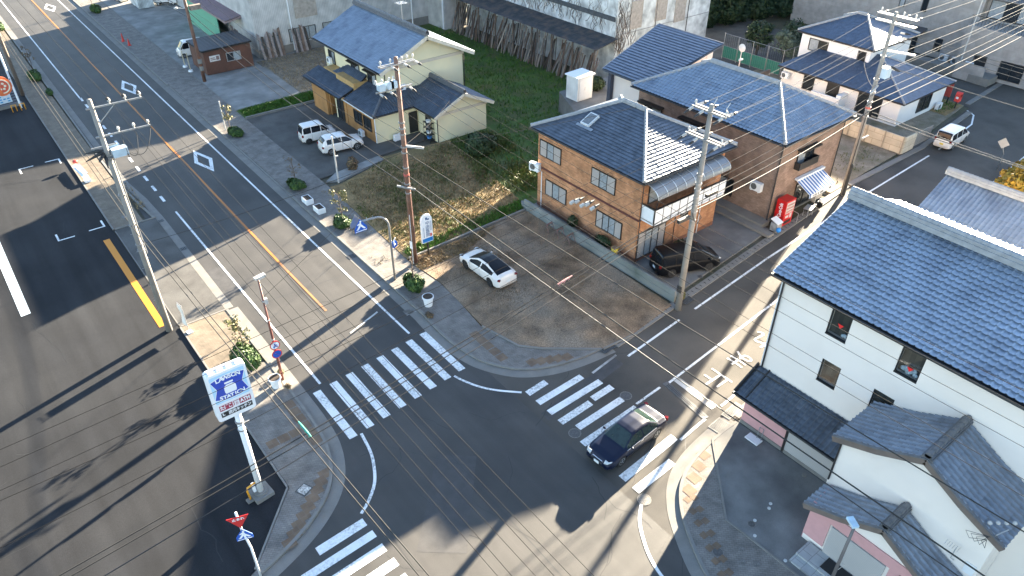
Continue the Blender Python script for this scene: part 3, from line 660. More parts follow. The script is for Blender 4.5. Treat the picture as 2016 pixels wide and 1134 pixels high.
def ac_unit(x, y, z, rz, lab, s=1.0):
    t = thing('air_conditioner', lab, 'air conditioner', (x, y, z), rz, 'outdoor air conditioner units')
    b_ = MB(); b_.box((0, 0, .33 * s), (.8 * s, .3 * s, .58 * s)); make('casing', b_, M_WPL, t)
    g = MB(); g.add([(-.12 * s + .22 * s * math.cos(a_ * math.pi / 10), -.155 * s, .33 * s + .22 * s * math.sin(a_ * math.pi / 10)) for a_ in range(20)], [tuple(range(20))])
    for k in range(20):
        a0 = k * math.pi / 10; 
    make('fan_grille', g, mat('fan_dark', (.10, .105, .11), .6), t)
    f = MB(); f.box((-.28 * s, 0, .02), (.08, .34 * s, .045)); f.box((.28 * s, 0, .02), (.08, .34 * s, .045)); make('foot', f, M_WPL, t)
    return t
PX, PY = (-1, 0), (0, -1)   # outward directions of west and south walls

# ------------------------------------------------------------------ orange brick house
M_BRO = brickmat('orange_brick', (.50, .245, .125), (.37, .17, .085), (.34, .19, .11), .24, .115, .006, var=.28, bias=-.1)
M_BRB = brickmat('brown_brick', (.30, .205, .155), (.235, .155, .115), (.15, .11, .09), .26, .10, .006, var=.25)
H1 = thing('brick_house', 'two storey orange brick house with hipped dark tile roof and white railed balcony', 'house', (39.0, 35.3, .1))
x0, x1, y0, y1 = 34.6, 43.4, 29.8, 40.9
b = MB(); b.bx(x0, x1, y0, y1, .1, 6.85); make('wall', b, M_BRO, H1)
b = MB(); b.bx(x0 - .015, x1 + .015, y0 - .015, y1 + .015, .1, .45); make('foundation', b, mat('brown_base', (.20, .09, .055), .8), H1)
b = MB(); b.bx(x0 - .03, x1 + .03, y0 - .03, y1 + .03, 3.55, 3.72); make('belt_course', b, mat('maroon_band', (.10, .03, .025), .6), H1)
hip_roof(H1, 34.15, 43.95, 29.3, 41.35, 6.9, 9.25, 34.1, 36.5, M_TILE, tw=.30, th=.28, amp=.005, kind='wave', step=.045, sub=8, rm=M_RIDGEW)
gutter_(H1, (34.08, 29.3, 6.85), (34.08, 41.35, 6.85)); gutter_(H1, (34.15, 29.22, 6.85), (43.95, 29.22, 6.85))
pipe_(H1, [(34.55, 29.62, 6.8), (34.55, 29.62, .15)]); pipe_(H1, [(34.5, 40.3, 3.4), (34.5, 40.3, .2)], .04, M_WPL); pipe_(H1, [(41.4, 29.73, 3.9), (41.4, 29.73, .15)], .035, M_WPL); pipe_(H1, [(38.6, 29.73, 3.9), (38.6, 29.73, .15)], .03)
win(H1, (x0, 39.4, 4.7), PX, 2.5, 1.35, kinds='scs'); win(H1, (x0, 33.5, 4.6), PX, 2.5, 1.35, kinds='scs')
win(H1, (x0, 38.6, 1.55), PX, 2.5, 1.35, kinds='scs'); win(H1, (x0, 32.6, 1.35), PX, 2.7, 1.4, kinds='sccs')
win(H1, (36.15, y0, .35), PY, 2.9, 2.2, kinds='sccs', name='sliding_door'); win(H1, (39.6, y0, 2.1), PY, .8, .95, kinds='g')
win(H1, (36.4, y0, 4.75), PY, 2.2, 1.7, kinds='cg', name='sliding_door'); win(H1, (39.4, y0, 4.75), PY, 1.8, 1.7, kinds='gc', name='sliding_door')
b = MB(); b.bx(34.7, 42.3, 28.5, 29.75, 3.75, 3.9); make('balcony_floor', b, M_WPL, H1)
b = MB()
for i in range(9):
    xa = 34.7 + i * (7.6 / 9); b.bx(xa + .03, xa + 7.6 / 9 - .03, 28.48, 28.53, 3.98, 4.98)
b.bx(34.68, 34.73, 28.6, 29.7, 3.98, 4.98); make('railing_panel', b, M_WPL, H1)
b = MB(); b.bx(34.66, 42.34, 28.45, 28.56, 5.0, 5.07); b.bx(34.66, 34.76, 28.56, 29.74, 5.0, 5.07)
for i in range(10): b.bx(34.7 + i * 7.6 / 9 - .03, 34.7 + i * 7.6 / 9 + .03, 28.47, 28.54, 3.76, 5.0)
make('railing', b, M_BLK, H1)
# curved clear canopy over the balcony
def vault(xa, xb, yw, zw, n=9):
    pts = []
    for k in range(n):
        a_ = k / (n - 1) * R(95); pts.append((yw - 1.35 * math.sin(a_), zw - .75 + .75 * math.cos(a_)))
    return pts
pf = vault(34.7, 42.4, 29.75, 6.6); b = MB()
for (ya_, za_), (yb_, zb_) in zip(pf[:-1], pf[1:]): b.slab([(34.75, ya_, za_), (42.4, ya_, za_), (42.4, yb_, zb_), (34.75, yb_, zb_)], (0, .012, -.012))
make('balcony_canopy', b, mat('smoky_canopy', (.20, .205, .21), .18, var=.1, spec=.7), H1)
for i in range(9): xx = 34.75 + i * 7.65 / 8; b = MB(); b.tube([(xx, y_ - .01, z_ + .015) for y_, z_ in pf], .03, 5); make('canopy_rib', b, M_ALU, H1)
b = MB(); 
for xx in (34.8, 38.5, 42.3): b = MB(); b.rod((xx, 28.5, 5.05), (xx, 28.42, 5.85), .03); make('canopy_post', b, M_BLK, H1)
win_ = None
# roof light
n_ = Vector((-2.35, 0, 4.9)).normalized(); c_ = Vector((36.6, 37.3, 6.9 + (36.6 - 34.15) * 2.35 / 4.9)); U_ = Vector((0, 1, 0)); V_ = Vector((4.9, 0, 2.35)).normalized()
def onroof(u, v, h): return c_ + U_ * u + V_ * v + n_ * h
b = MB(); b.slab([onroof(-.45, -.6, .02), onroof(.45, -.6, .02), onroof(.45, .6, .02), onroof(-.45, .6, .02)], n_ * .22); o = make('roof_light', b, mat('pale_frame', (.62, .63, .62), .5), H1)
b = MB(); b.slab([onroof(-.36, -.5, .235), onroof(.36, -.5, .235), onroof(.36, .5, .235), onroof(-.36, .5, .235)], n_ * .015); make('pane', b, mat('roof_glass', (.16, .17, .18), .15, var=.2, scale=6), o)
b = MB(); b.slab([onroof(-.95, -.85, .08), onroof(.75, -.85, .08), onroof(.75, -.6, .08), onroof(-.95, -.6, .08)], n_ * .02); make('flashing', b, mat('lead', (.25, .28, .32), .5, metal=.3), H1)
# low block wall with planting strip
b = MB(); b.prism([(33.25, 24.7), (33.85, 24.9), (33.75, 41.3), (33.45, 41.6), (33.2, 41.2)], 0, .55); b.prism([(33.28, 24.75), (33.45, 24.8), (33.45, 41.0), (33.28, 41.0)], .55, .95); 
whole('block_wall', b, mat('mossy_concrete', (.24, .245, .225), .9, var=.25, scale=1.2, tint=(.09, .105, .085), tscale=.6, tamt=.6), 'low grey concrete boundary wall along the orange brick house', 'wall')
ac_unit(34.25, 40.85, 3.3, R(-75), 'white air conditioner hung on the orange brick wall', 1.15)

# ------------------------------------------------------------------ brown brick house with the shop awning
H2 = thing('brick_house', 'brown brick house with large blue tiled hip roof and striped shop awning', 'house', (51, 34.5, .1))
x0, x1, y0, y1 = 46.9, 55.1, 27.3, 42.0
b = MB(); b.bx(x0, x1, y0, y1, .1, 7.0); make('wall', b, M_BRB, H2)
b = MB(); b.bx(x0 - .02, x1 + .02, y0 - .02, y1 + .02, .1, .5); make('foundation', b, M_CONCD, H2)
hip_roof(H2, 46.35, 55.65, 26.85, 42.5, 7.1, 9.4, 31.2, 38.0, M_TILEB, tw=.34, th=.32, amp=.065, step=.06, rm=M_RIDGEW, rw=.34)
gutter_(H2, (46.28, 26.85, 7.03), (46.28, 42.5, 7.03)); gutter_(H2, (46.35, 26.78, 7.03), (55.65, 26.78, 7.03))
pipe_(H2, [(46.82, 27.22, 7), (46.82, 27.22, .2)], .06); pipe_(H2, [(55.0, 27.2, 7), (55.0, 27.2, .2)], .045)
win(H2, (50.3, y0, 4.3), PY, 2.2, 1.35, kinds='cg'); b = MB(); b.bx(49.05, 51.55, 26.75, 27.28, 5.72, 5.84); make('window_hood', b, M_BRN, H2)
b = MB(); b.bx(49.05, 51.55, 26.78, 26.84, 4.25, 4.85); b.bx(49.05, 49.11, 26.84, 27.28, 4.25, 4.85); b.bx(51.49, 51.55, 26.84, 27.28, 4.25, 4.85); b.bx(49.1, 51.5, 26.84, 27.28, 4.2, 4.25); make('window_box', b, M_BRN, H2)
win(H2, (x0, 40.3, 4.6), PX, 2.2, 1.2, kinds='gc'); b = MB(); b.bx(46.3, 46.88, 39.0, 41.6, 5.9, 6.05); make('window_hood', b, M_BRN, H2)
win(H2, (x0, 35.6, 4.6), PX, 2.4, 1.2, kinds='cgc'); b = MB(); b.bx(46.3, 46.88, 34.2, 37.0, 5.9, 6.05); make('window_hood', b, M_BRN, H2)
win(H2, (x0, 31.6, 1.0), PX, 1.5, 1.5, kinds='cg'); win(H2, (x0, 34.2, .3), PX, 1.1, 2.2, kinds='d', name='door'); win(H2, (x0, 37.5, 1.0), PX, 2.0, 1.2, kinds='gg')
b = MB(); b.bx(45.9, 46.88, 32.9, 35.4, 2.75, 2.9); make('porch_roof', b, mat('porch_maroon', (.12, .05, .045), .6), H2)
win(H2, (51.4, y0, .35), PY, 2.6, 2.2, kinds='gg', name='shop_door')
# striped awning with its valance
A_ = [(49.7, 27.27, 3.15), (53.2, 27.27, 3.15), (53.2, 25.75, 2.35), (49.7, 25.75, 2.35)]
M_AWN = stripemat('awning_cloth', (.75, .76, .77), (.06, .14, .34), .36, axis=0, duty=.5, rough=.8, var=.06)
b = MB(); b.slab(A_, (0, 0, -.02)); b.slab([(49.7, 25.75, 2.35), (53.2, 25.75, 2.35), (53.2, 25.74, 2.05), (49.7, 25.74, 2.05)], (0, .015, 0)); aw = make('awning', b, M_AWN, H2)
b = MB(); b.bar((49.6, 27.1, 3.2), (53.3, 27.1, 3.2), .3, .16); make('awning_case', b, M_WPL, aw)
b = MB(); b.slab([(49.9, 25.72, 2.34), (53.2, 25.72, 2.34), (53.2, 25.71, 2.04), (49.9, 25.71, 2.04)], (0, .004, 0)); make('valance', b, M_WPL, aw)
b = MB()
for k, xx in enumerate((50.2, 50.45, 50.8, 51.15, 51.4, 52.4)): b.bx(xx, xx + .1 + .05 * (k % 2), 25.69, 25.705, 2.12, 2.27)
make('valance_lettering', b, M_BLK, aw)
b = MB(); b.bx(52.95, 53.1, 26.9, 27.28, .1, 2.6); b.bx(53.1, 54.3, 27.1, 27.29, .1, 2.3); make('side_screen', b, stripemat('beige_siding', (.52, .47, .40), (.45, .40, .34), .22, axis=2, rough=.8), H2)
b = MB(); b.bx(45.9, 46.88, 27.0, 33, .1, .5); b.bx(45.2, 45.9, 25.8, 33, .1, .32); make('entrance_step', b, M_CONC, H2)
ac_unit(46.6, 28.6, 2.6, R(-90), 'white air conditioner on the side wall of the brown brick house', 1.2)
# raised terrace and the house with the dark grey roof behind
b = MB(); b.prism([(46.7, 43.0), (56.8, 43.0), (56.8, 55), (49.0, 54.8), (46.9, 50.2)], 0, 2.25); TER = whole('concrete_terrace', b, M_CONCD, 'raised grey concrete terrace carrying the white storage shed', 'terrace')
H3 = thing('grey_roof_house', 'white walled house with broad dark grey ribbed roof behind the tiled houses', 'house', (54, 47, 2.25))
b = MB(); b.add([(50.3, 43.4, 2.25), (57.4, 43.4, 2.25), (57.4, 49.3, 2.25), (50.3, 48.8, 2.25), (50.3, 43.4, 6.0), (57.4, 43.4, 7.85), (57.4, 49.3, 7.85), (50.3, 48.8, 6.0)], [(3, 2, 1, 0), (4, 5, 6, 7), (0, 1, 5, 4), (1, 2, 6, 5), (2, 3, 7, 6), (3, 0, 4, 7)]); make('wall', b, M_STUCCO, H3)
P_ = [(49.4, 43.0, 6.1), (49.4, 49.2, 6.1), (58.4, 50.6, 8.4), (58.4, 42.4, 8.4)]
make('roof', tiled(P_, P_[0], P_[1], .9, .42, .012, .05, 2, 'wave'), M_TILEF, H3, smooth=True); eave_slab(H3, P_, .16, mat('fascia_blue', (.07, .085, .11), .6))
b = MB(); b.bx(49.85, 50.25, 48.4, 48.8, 2.25, 6.0); make('corner_post', b, mat('post_blue', (.05, .06, .085), .6), H3)
b = MB(); b.bx(57.45, 58.3, 43.4, 49.4, 0.1, 8.1); make('rear_wall', b, M_STUCCO, H3)
SH = thing('storage_shed', 'small white metal storage shed standing on the concrete terrace', 'shed', (49.5, 52.4, 2.25))
b = MB(); b.bx(48.5, 50.5, 51.5, 53.2, 2.28, 4.6); make('body', b, stripemat('shed_white', (.66, .66, .64), (.58, .58, .56), .28, wall=True, duty=.9, rough=.5), SH); b = MB(); b.slab([(48.35, 51.35, 4.62), (50.65, 51.35, 4.7), (50.65, 53.35, 4.7), (48.35, 53.35, 4.62)], (0, 0, .1)); make('roof', b, M_WPL, SH)
b = MB(); b.bx(48.7, 50.3, 51.46, 51.495, 2.4, 4.5); make('door', b, M_WPL, SH); b = MB(); b.bx(49.4, 49.44, 51.44, 51.458, 3.3, 3.6); make('handle', b, M_ALU, SH)

# ------------------------------------------------------------------ cream house
H4 = thing('cream_house', 'cream two storey house with blue tiled gable roof and tiled single storey wings', 'house', (36.8, 66, .1))
b = MB(); b.bx(32.6, 41.6, 61.4, 74.2, .1, 6.15); b.add([(32.6, 61.4, 6.15), (41.6, 61.4, 6.15), (37.1, 61.4, 8.55), (32.6, 74.2, 6.15), (41.6, 74.2, 6.15), (37.1, 74.2, 8.55)], [(0, 1, 2), (5, 4, 3)]); make('wall', b, M_CREAM, H4)
RG = lambda x: 6.2 + (x - 31.7) * (8.75 - 6.2) / 5.4
pw_ = [(31.7, 60.6, 6.2), (31.7, 74.9, 6.2), (37.1, 74.9, 8.75), (37.1, 60.6, 8.75)]; pe_ = [(42.5, 60.6, 6.2), (42.5, 74.9, 6.2), (37.1, 74.9, 8.75), (37.1, 60.6, 8.75)]
make('roof', tiled(pw_, pw_[0], pw_[1], .30, .30, .055, .06), M_TILEB, H4, smooth=True); make('roof', tiled(pe_, pe_[0], pe_[1], .29, .27, .05, sub=5), M_TILEB, H4, smooth=True)
make('ridge', ridge((37.1, 60.5, 8.78), (37.1, 75, 8.78), .42, .45, .15), M_RIDGE, H4)
for P_ in (pw_, pe_): eave_slab(H4, P_, .16, M_BRN)
b = MB()
for P_ in (pw_, pe_): b.bar((P_[0][0], 60.57, P_[0][2] - .12), (37.1, 60.57, 8.75 - .12), .09, .34)
make('barge_board', b, mat('barge_cream', (.62, .54, .42), .8), H4)
b = MB(); b.bx(32.5, 41.7, 61.28, 61.38, 6.02, 6.3); make('band', b, M_CREAMT, H4)
b = MB(); b.quad((36.55, 61.37, 8.0), (37.75, 61.37, 8.0), (37.4, 61.37, 8.3), (37.0, 61.37, 8.3)); make('gable_vent', b, M_BLK, H4)
gutter_(H4, (31.62, 61.1, 6.12), (31.62, 74.9, 6.12)); pipe_(H4, [(32.52, 61.32, 6.1), (32.52, 61.32, 3.4)], .05); pipe_(H4, [(41.68, 61.3, 6), (41.68, 61.3, .2)], .05)
for yy, ww in ((72.6, 1.4), (67.4, 1.7), (64.0, 1.7)): win(H4, (32.6, yy, 3.9), PX, ww, 1.35, kinds='gc'); 
for yy, ww in ((67.4, 2.0), (64.0, 2.0)): b = MB(); b.slab([(32.1, yy - 1.1, 5.3), (32.58, yy - 1.1, 5.45), (32.58, yy + 1.1, 5.45), (32.1, yy + 1.1, 5.3)], (0, 0, .07)); make('window_hood', b, M_BRN, H4)
b = MB(); b.bx(41.6, 42.5, 63, 66, 3.2, 4.2); make('balcony', b, M_CREAM, H4)
# single storey skirt: west and south sides
b = MB(); b.bx(30.1, 32.59, 59.5, 67.8, .1, 2.85); b.bx(32.59, 35.0, 59.5, 61.79, .1, 2.85); make('lower_wall', b, M_CREAM, H4)
b = MB(); b.bx(30.07, 30.095, 59.5, 66.0, .1, 2.8); make('wood_cladding', b, M_WOOD, H4)
sw = [(29.75, 59.15, 2.9), (29.75, 65.0, 2.9), (32.58, 65.0, 4.05), (32.58, 61.78, 4.05)]; make('lower_roof', tiled(sw, sw[0], sw[1], .29, .27, .05), M_TILE, H4, smooth=True); eave_slab(H4, sw, .13, M_BRN)
ss = [(29.75, 59.15, 2.9), (36.2, 59.15, 2.9), (36.2, 61.78, 4.05), (32.58, 61.78, 4.05)]; make('lower_roof', tiled(ss, ss[0], ss[1], .29, .27, .05), M_TILE, H4, smooth=True); eave_slab(H4, ss, .13, M_BRN)
make('lower_ridge', ridge((29.75, 59.15, 2.95), (32.58, 61.75, 4.08), .2, .14, .09), M_RIDGE, H4)
wr = [(29.3, 65.1, 3.0), (29.3, 73.4, 3.0), (31.3, 73.4, 3.75), (31.3, 65.1, 3.75)]; make('porch_roof', tiled(wr, wr[0], wr[1], .29, .27, .05), M_TILE, H4, smooth=True); eave_slab(H4, wr, .12, M_BRN)
cross = [(31.35, 65.05, 3.75), (31.35, 70.6, 3.75), (32.58, 69.0, 4.7), (32.58, 65.05, 4.7)]; make('porch_roof', tiled(cross, cross[0], cross[1], .29, .27, .05), M_TILE, H4, smooth=True); eave_slab(H4, cross, .1, M_BRN)
b = MB(); b.bx(29.6, 32.59, 68.8, 72.0, .1, 2.95); make('porch_wall', b, M_WOOD, H4)
b = MB(); b.bx(31.0, 32.59, 65.0, 68.8, 2.95, 4.2); b.bx(31.3, 32.59, 68.8, 72.2, 2.95, 3.9); make('upper_cladding', b, mat('ochre_wall', (.45, .28, .11), .8), H4)
b = MB(); b.bx(30.0, 30.12, 65.2, 65.32, .1, 2.9); make('porch_post', b, M_WOOD, H4); b = MB(); b.bx(29.9, 30.02, 68.6, 68.72, .1, 2.9); make('porch_post', b, M_WOOD, H4)
win(H4, (30.07, 62.9, 1.0), PX, 1.6, 1.3, kinds='gg'); win(H4, (30.07, 61.0, 1.0), PX, 1.5, 1.3, kinds='gg'); win(H4, (30.1, 66.6, .2), PX, 1.5, 2.2, kinds='gd', name='front_door')
win(H4, (34.2, 59.5, .2), PY, .95, 2.1, kinds='d', name='back_door')
gutter_(H4, (29.68, 59.15, 2.86), (29.68, 65, 2.86), .06, mat('gutter_white', (.6, .58, .55), .5)); pipe_(H4, [(30.0, 59.42, 2.8), (30.0, 59.42, .2)], .05, M_WPL)
gutter_(H4, (29.75, 59.08, 2.86), (35.0, 59.08, 2.86), .06)
# annex with its own gable
b = MB(); b.bx(34.8, 40.5, 56.0, 61.79, .1, 2.85); b.add([(34.8, 56.0, 2.85), (40.5, 56.0, 2.85), (37.65, 56.0, 4.35)], [(0, 1, 2)]); make('annex_wall', b, M_CREAM, H4)
aw_ = [(34.2, 55.5, 2.9), (34.2, 60.2, 2.9), (37.65, 63.0, 4.5), (37.65, 55.5, 4.5)]; aw_ = [(34.2, 55.5, 2.9), (34.2, 59.2, 2.9), (36.2, 61.75, 3.83), (37.65, 61.75, 4.5), (37.65, 55.5, 4.5)]; ae_ = [(41.1, 55.5, 2.9), (41.1, 61.75, 2.9), (37.65, 61.75, 4.5), (37.65, 55.5, 4.5)]
make('annex_roof', tiled(aw_, aw_[0], aw_[1], .29, .27, .05), M_TILE, H4, smooth=True); make('annex_roof', tiled(ae_, ae_[0], ae_[1], .29, .27, .05), M_TILE, H4, smooth=True)
for P_ in (aw_, ae_): eave_slab(H4, P_, .13, M_BRN)
make('annex_ridge', ridge((37.65, 55.4, 4.53), (37.65, 61.75, 4.53), .34, .32, .12), M_RIDGE, H4)
b = MB(); b.bar((34.2, 55.47, 2.8), (37.65, 55.47, 4.4), .08, .3); b.bar((41.1, 55.47, 2.8), (37.65, 55.47, 4.4), .08, .3); make('barge_board', b, mat('barge_cream', (.62, .54, .42)), H4)
b = MB(); b.bx(34.7, 40.6, 55.9, 55.98, 2.72, 2.95); make('band', b, M_CREAMT, H4); b = MB(); b.quad((37.3, 55.97, 4.0), (38.0, 55.97, 4.0), (37.8, 55.97, 4.15), (37.5, 55.97, 4.15)); make('gable_vent', b, M_BLK, H4)
win(H4, (34.8, 57.6, .2), PX, .9, 2.1, kinds='g', name='side_door'); pipe_(H4, [(34.74, 55.95, 2.8), (34.74, 55.95, .2)], .045)
ac_unit(32.0, 58.95, .1, R(180), 'white air conditioner on the ground below the cream house eave'); ac_unit(29.75, 62.0, .1, R(-90), 'grey shaded air conditioner beside the white parked hatchback'); ac_unit(34.3, 61.3, 3.9, 0, 'white air conditioner standing on the lower tiled roof', .9)
ac_unit(32.1, 72.3, 4.1, R(-90), 'white air conditioner high on the cream wall near the porch roof', .95)

# ------------------------------------------------------------------ white building with blue roof, nearest on the right
H5 = thing('white_building', 'tall white building with big blue tiled gable roof beside the side road', 'building', (34, 5, .1))
HOLES = [(11.75, 7.75, 1.05, 1.55), (8.3, 7.75, 1.05, 1.55), (11.5, 4.95, 1.0, 1.4), (8.8, 4.95, 1.0, 1.4), (1.0, 4.95, 1.0, 1.4)]
b = MB(); b.bx(28.95, 39.4, -8, 15.0, .1, 9.6); zc_ = [.1, 4.95, 6.35, 7.75, 9.3, 9.6]
for z_0, z_1 in zip(zc_[:-1], zc_[1:]):
    cut = sorted((y_ - w_ / 2, y_ + w_ / 2) for y_, zb_, w_, h_ in HOLES if zb_ - .01 < (z_0 + z_1) / 2 < zb_ + h_ + .01); ya_ = -8.0
    for q0, q1 in cut + [(15.0, 15.0)]:
        if q0 > ya_: b.bx(28.6, 28.9499, ya_, q0, z_0, z_1)
        ya_ = q1
b.add([(28.6, 15.0, 9.6), (39.4, 15.0, 9.6), (34, 15.0, 11.7)], [(2, 1, 0)]); make('wall', b, M_STUCCO, H5)
pw_ = [(28.2, -8.5, 9.72), (28.2, 15.45, 9.72), (34, 15.45, 11.9), (34, -8.5, 11.9)]; pe_ = [(39.8, -8.5, 9.72), (39.8, 15.45, 9.72), (34, 15.45, 11.9), (34, -8.5, 11.9)]
make('roof', tiled(pw_, pw_[0], pw_[1], .31, .31, .055, .07, 10), M_TILEB, H5, smooth=True); make('roof', tiled(pe_, pe_[0], pe_[1], .30, .285, .045, .042, 5), M_TILEB, H5, smooth=True)
for P_ in (pw_, pe_): eave_slab(H5, P_, .16, M_BLK)
make('ridge', ridge((34, -8.5, 11.93), (34, 15.5, 11.93), .46, .5, .16), M_RIDGEW, H5); gutter_(H5, (28.1, -8.5, 9.66), (28.1, 15.45, 9.66), .075, M_BLK)
pipe_(H5, [(28.52, 14.9, 9.5), (28.52, 14.9, 3.8)], .05, M_BLK); b = MB(); b.bx(28.57, 28.66, 14.98, 15.04, 3.5, 9.5); make('corner_trim', b, M_WPL, H5)
M_CLEAR = bpy.data.materials.new('clear_glass'); M_CLEAR.use_nodes = True; n_t = M_CLEAR.node_tree; n_t.nodes.clear()
g_o = n_t.nodes.new('ShaderNodeOutputMaterial'); g_m = n_t.nodes.new('ShaderNodeMixShader'); g_t = n_t.nodes.new('ShaderNodeBsdfTransparent'); g_g = n_t.nodes.new('ShaderNodeBsdfGlossy'); g_g.inputs['Roughness'].default_value = .03; g_t.inputs[0].default_value = (.75, .78, .77, 1); g_m.inputs[0].default_value = .10
lk(n_t, g_t.outputs[0], g_m.inputs[1]); lk(n_t, g_g.outputs[0], g_m.inputs[2]); lk(n_t, g_m.outputs[0], g_o.inputs[0])
for y_, zb_, w_, h_ in HOLES:
    b = MB(); y0_, y1_ = y_ - w_ / 2, y_ + w_ / 2
    b.bx(28.58, 28.72, y0_, y1_, zb_, zb_ + .07); b.bx(28.64, 28.72, y0_, y1_, zb_ + h_ - .05, zb_ + h_); b.bx(28.64, 28.72, y0_, y0_ + .05, zb_ + .07, zb_ + h_ - .05); b.bx(28.64, 28.72, y1_ - .05, y1_, zb_ + .07, zb_ + h_ - .05); wn = make('window', b, M_BLK, H5)
    b = MB(); b.quad((28.69, y0_ + .05, zb_ + .07), (28.69, y0_ + .05, zb_ + h_ - .05), (28.69, y1_ - .05, zb_ + h_ - .05), (28.69, y1_ - .05, zb_ + .07)); make('pane', b, M_CLEAR, wn)
    b = MB(); b.quad((28.94, y0_, zb_), (28.94, y0_, zb_ + h_), (28.94, y1_, zb_ + h_), (28.94, y1_, zb_)); make('room_backing', b, stripemat('dim_interior', (.085, .075, .06), (.055, .05, .042), .5, axis=1, duty=.55, rough=.8, var=.4), wn)  # sheet in dark tones, painted to stand for the dim room behind
b = MB(); b.add([(28.686, 11.55, 8.55), (28.686, 11.85, 8.55), (28.686, 11.7, 8.3)], [(0, 1, 2)]); make('emergency_triangle', b, mat('red_sticker', (.75, .02, .02), .5), H5)
b = MB(); b.add([(28.686, 8.1, 8.3), (28.686, 8.4, 8.3), (28.686, 8.25, 8.08)], [(0, 1, 2)]); make('emergency_triangle', b, mat('red_sticker', (.75, .02, .02)), H5)
b = MB(); [b.ball((28.84, 8.0 + .11 * k, 7.93 + .09 * ((k * 5) % 3)), .13 + .02 * (k % 2), 8, 6, (.55, 1, .8)) for k in range(6)]; make('stored_bags', b, mat('plastic_bags', (.50, .60, .70), .4, var=.4, scale=12), H5); b = MB(); [b.ball((28.84, 11.35 + .09 * k, 7.92 + .06 * (k % 2)), .1, 8, 6, (.6, 1, .9)) for k in range(3)]; make('stored_bags', b, mat('plastic_bags', (.50, .60, .70), .4, var=.4, scale=12), H5)
# pink shop front with its tiled canopy
b = MB(); b.bx(27.75, 28.58, 9.2, 14.9, .1, 2.9); make('shop_front', b, mat('pink_wall', (.56, .30, .29), .75, var=.05), H5)
b = MB(); b.bx(27.72, 27.74, 9.2, 12.1, .35, 2.6); make('shutter', b, stripemat('roller_shutter', (.42, .40, .38), (.37, .35, .33), .09, axis=2, rough=.6, var=.04), H5); b = MB(); b.bx(27.7, 28.58, 9.2, 14.92, .1, .36); make('base_course', b, M_CONC, H5); b = MB(); b.bx(27.66, 27.74, 12.1, 12.22, .1, 2.8); make('post', b, M_BRN, H5)
cn = [(26.85, 9.2, 2.75), (26.85, 15.2, 2.75), (28.59, 15.2, 3.7), (28.59, 9.2, 3.7)]; make('canopy_roof', tiled(cn, cn[0], cn[1], .30, .28, .06, .06, 9), M_TILE, H5, smooth=True); eave_slab(H5, cn, .13, M_BLK); make('canopy_ridge', ridge((26.85, 15.15, 2.8), (28.59, 15.15, 3.75), .14, .1, .07, mb=ridge((26.85, 14.45, 2.8), (28.59, 14.45, 3.75), .08, .06, .05)), M_BRN, H5)
gutter_(H5, (26.78, 9.2, 2.7), (26.78, 15.2, 2.7), .06, M_BLK)
# ------------------------------------------------------------------ white gabled annex and its small front shop
H6 = thing('gabled_shop', 'white gabled house with two stepped tiled roofs and pink shop front', 'house', (26, 5.4, .1))
def gable_w(x0, x1, y0, y1, ze, zr, ym, m, name, ov=.3, wallm=None, zb=.1):
    b = MB(); b.bx(x0, x1, y0, y1, zb, ze - .1)
    zq = (ze + zr) / 2 - .34; b.add([(x0, y0, ze - .1), (x0, (y0 + ym) / 2, zq), (x0, ym, zr - .2), (x0, (y1 + ym) / 2, zq), (x0, y1, ze - .1)], [(4, 3, 2, 1, 0)]); make(name + 'wall', b, wallm or M_STUCCO, H6)
    for yy, s in ((y1 + ov, 1), (y0 - ov, -1)):
        sl_ = (zr - ze) / abs(ym - (y1 if s > 0 else y0)); zl = ze - sl_ * ov
        P_ = [(x0 - ov, yy, zl), (x1, yy, zl), (x1, ym, zr), (x0 - ov, ym, zr)]
        # the slope sags a little towards the eave
        mid_y = yy + (ym - yy) * .5; mid_z = zl + (zr - zl) * .5 - .12
        lo_ = [P_[0], P_[1], (x1, mid_y, mid_z), (x0 - ov, mid_y, mid_z)]; hi_ = [(x0 - ov, mid_y, mid_z), (x1, mid_y, mid_z), P_[2], P_[3]]
        for q in (lo_, hi_): make(name + 'roof', tiled(q, q[0], q[1], .30, .28, .058, .065, 9), M_TILEG, H6, smooth=True); eave_slab(H6, q, .13, M_BRN)
        b = MB(); b.bar((x0 - ov - .03, yy, zl - .1), (x0 - ov - .03, mid_y, mid_z - .1), .07, .28); b.bar((x0 - ov - .03, mid_y, mid_z - .1), (x0 - ov - .03, ym, zr - .1), .07, .28); make('barge_board', b, mat('barge_brown', (.16, .125, .105), .7), H6)
        b = MB(); b.bar((x0 - ov - .02, yy, zl + .1), (x0 - ov - .02, mid_y, mid_z + .1), .16, .06); b.bar((x0 - ov - .02, mid_y, mid_z + .1), (x0 - ov - .02, ym, zr + .1), .16, .06); make('verge_tile', b, M_RIDGE, H6)
    make(name + 'ridge', ridge((x0 - ov - .05, ym, zr + .02), (x1, ym, zr + .02), .36, .3, .13), M_RIDGE, H6)
gable_w(25.5, 28.55, 2.1, 8.75, 5.75, 7.35, 5.4, M_TILE, '')
gable_w(24.0, 25.45, 2.3, 8.4, 2.65, 4.15, 5.35, M_TILE, 'front_', .3)
b = MB(); b.bx(23.93, 23.99, 2.3, 8.42, 2.15, 2.75); b.bx(23.94, 23.99, 7.4, 8.42, .5, 2.15); b.bx(23.94, 23.99, 2.3, 4.6, .1, 2.15); b.bx(24.0, 25.45, 8.405, 8.43, .1, 2.7); make('pink_cladding', b, mat('pink_wall', (.56, .30, .29)), H6)
b = MB(); b.bx(23.9, 23.985, 4.75, 7.3, .3, 2.1); make('shutter', b, stripemat('roller_shutter', (.42, .40, .38), (.37, .35, .33), .09, axis=2), H6)
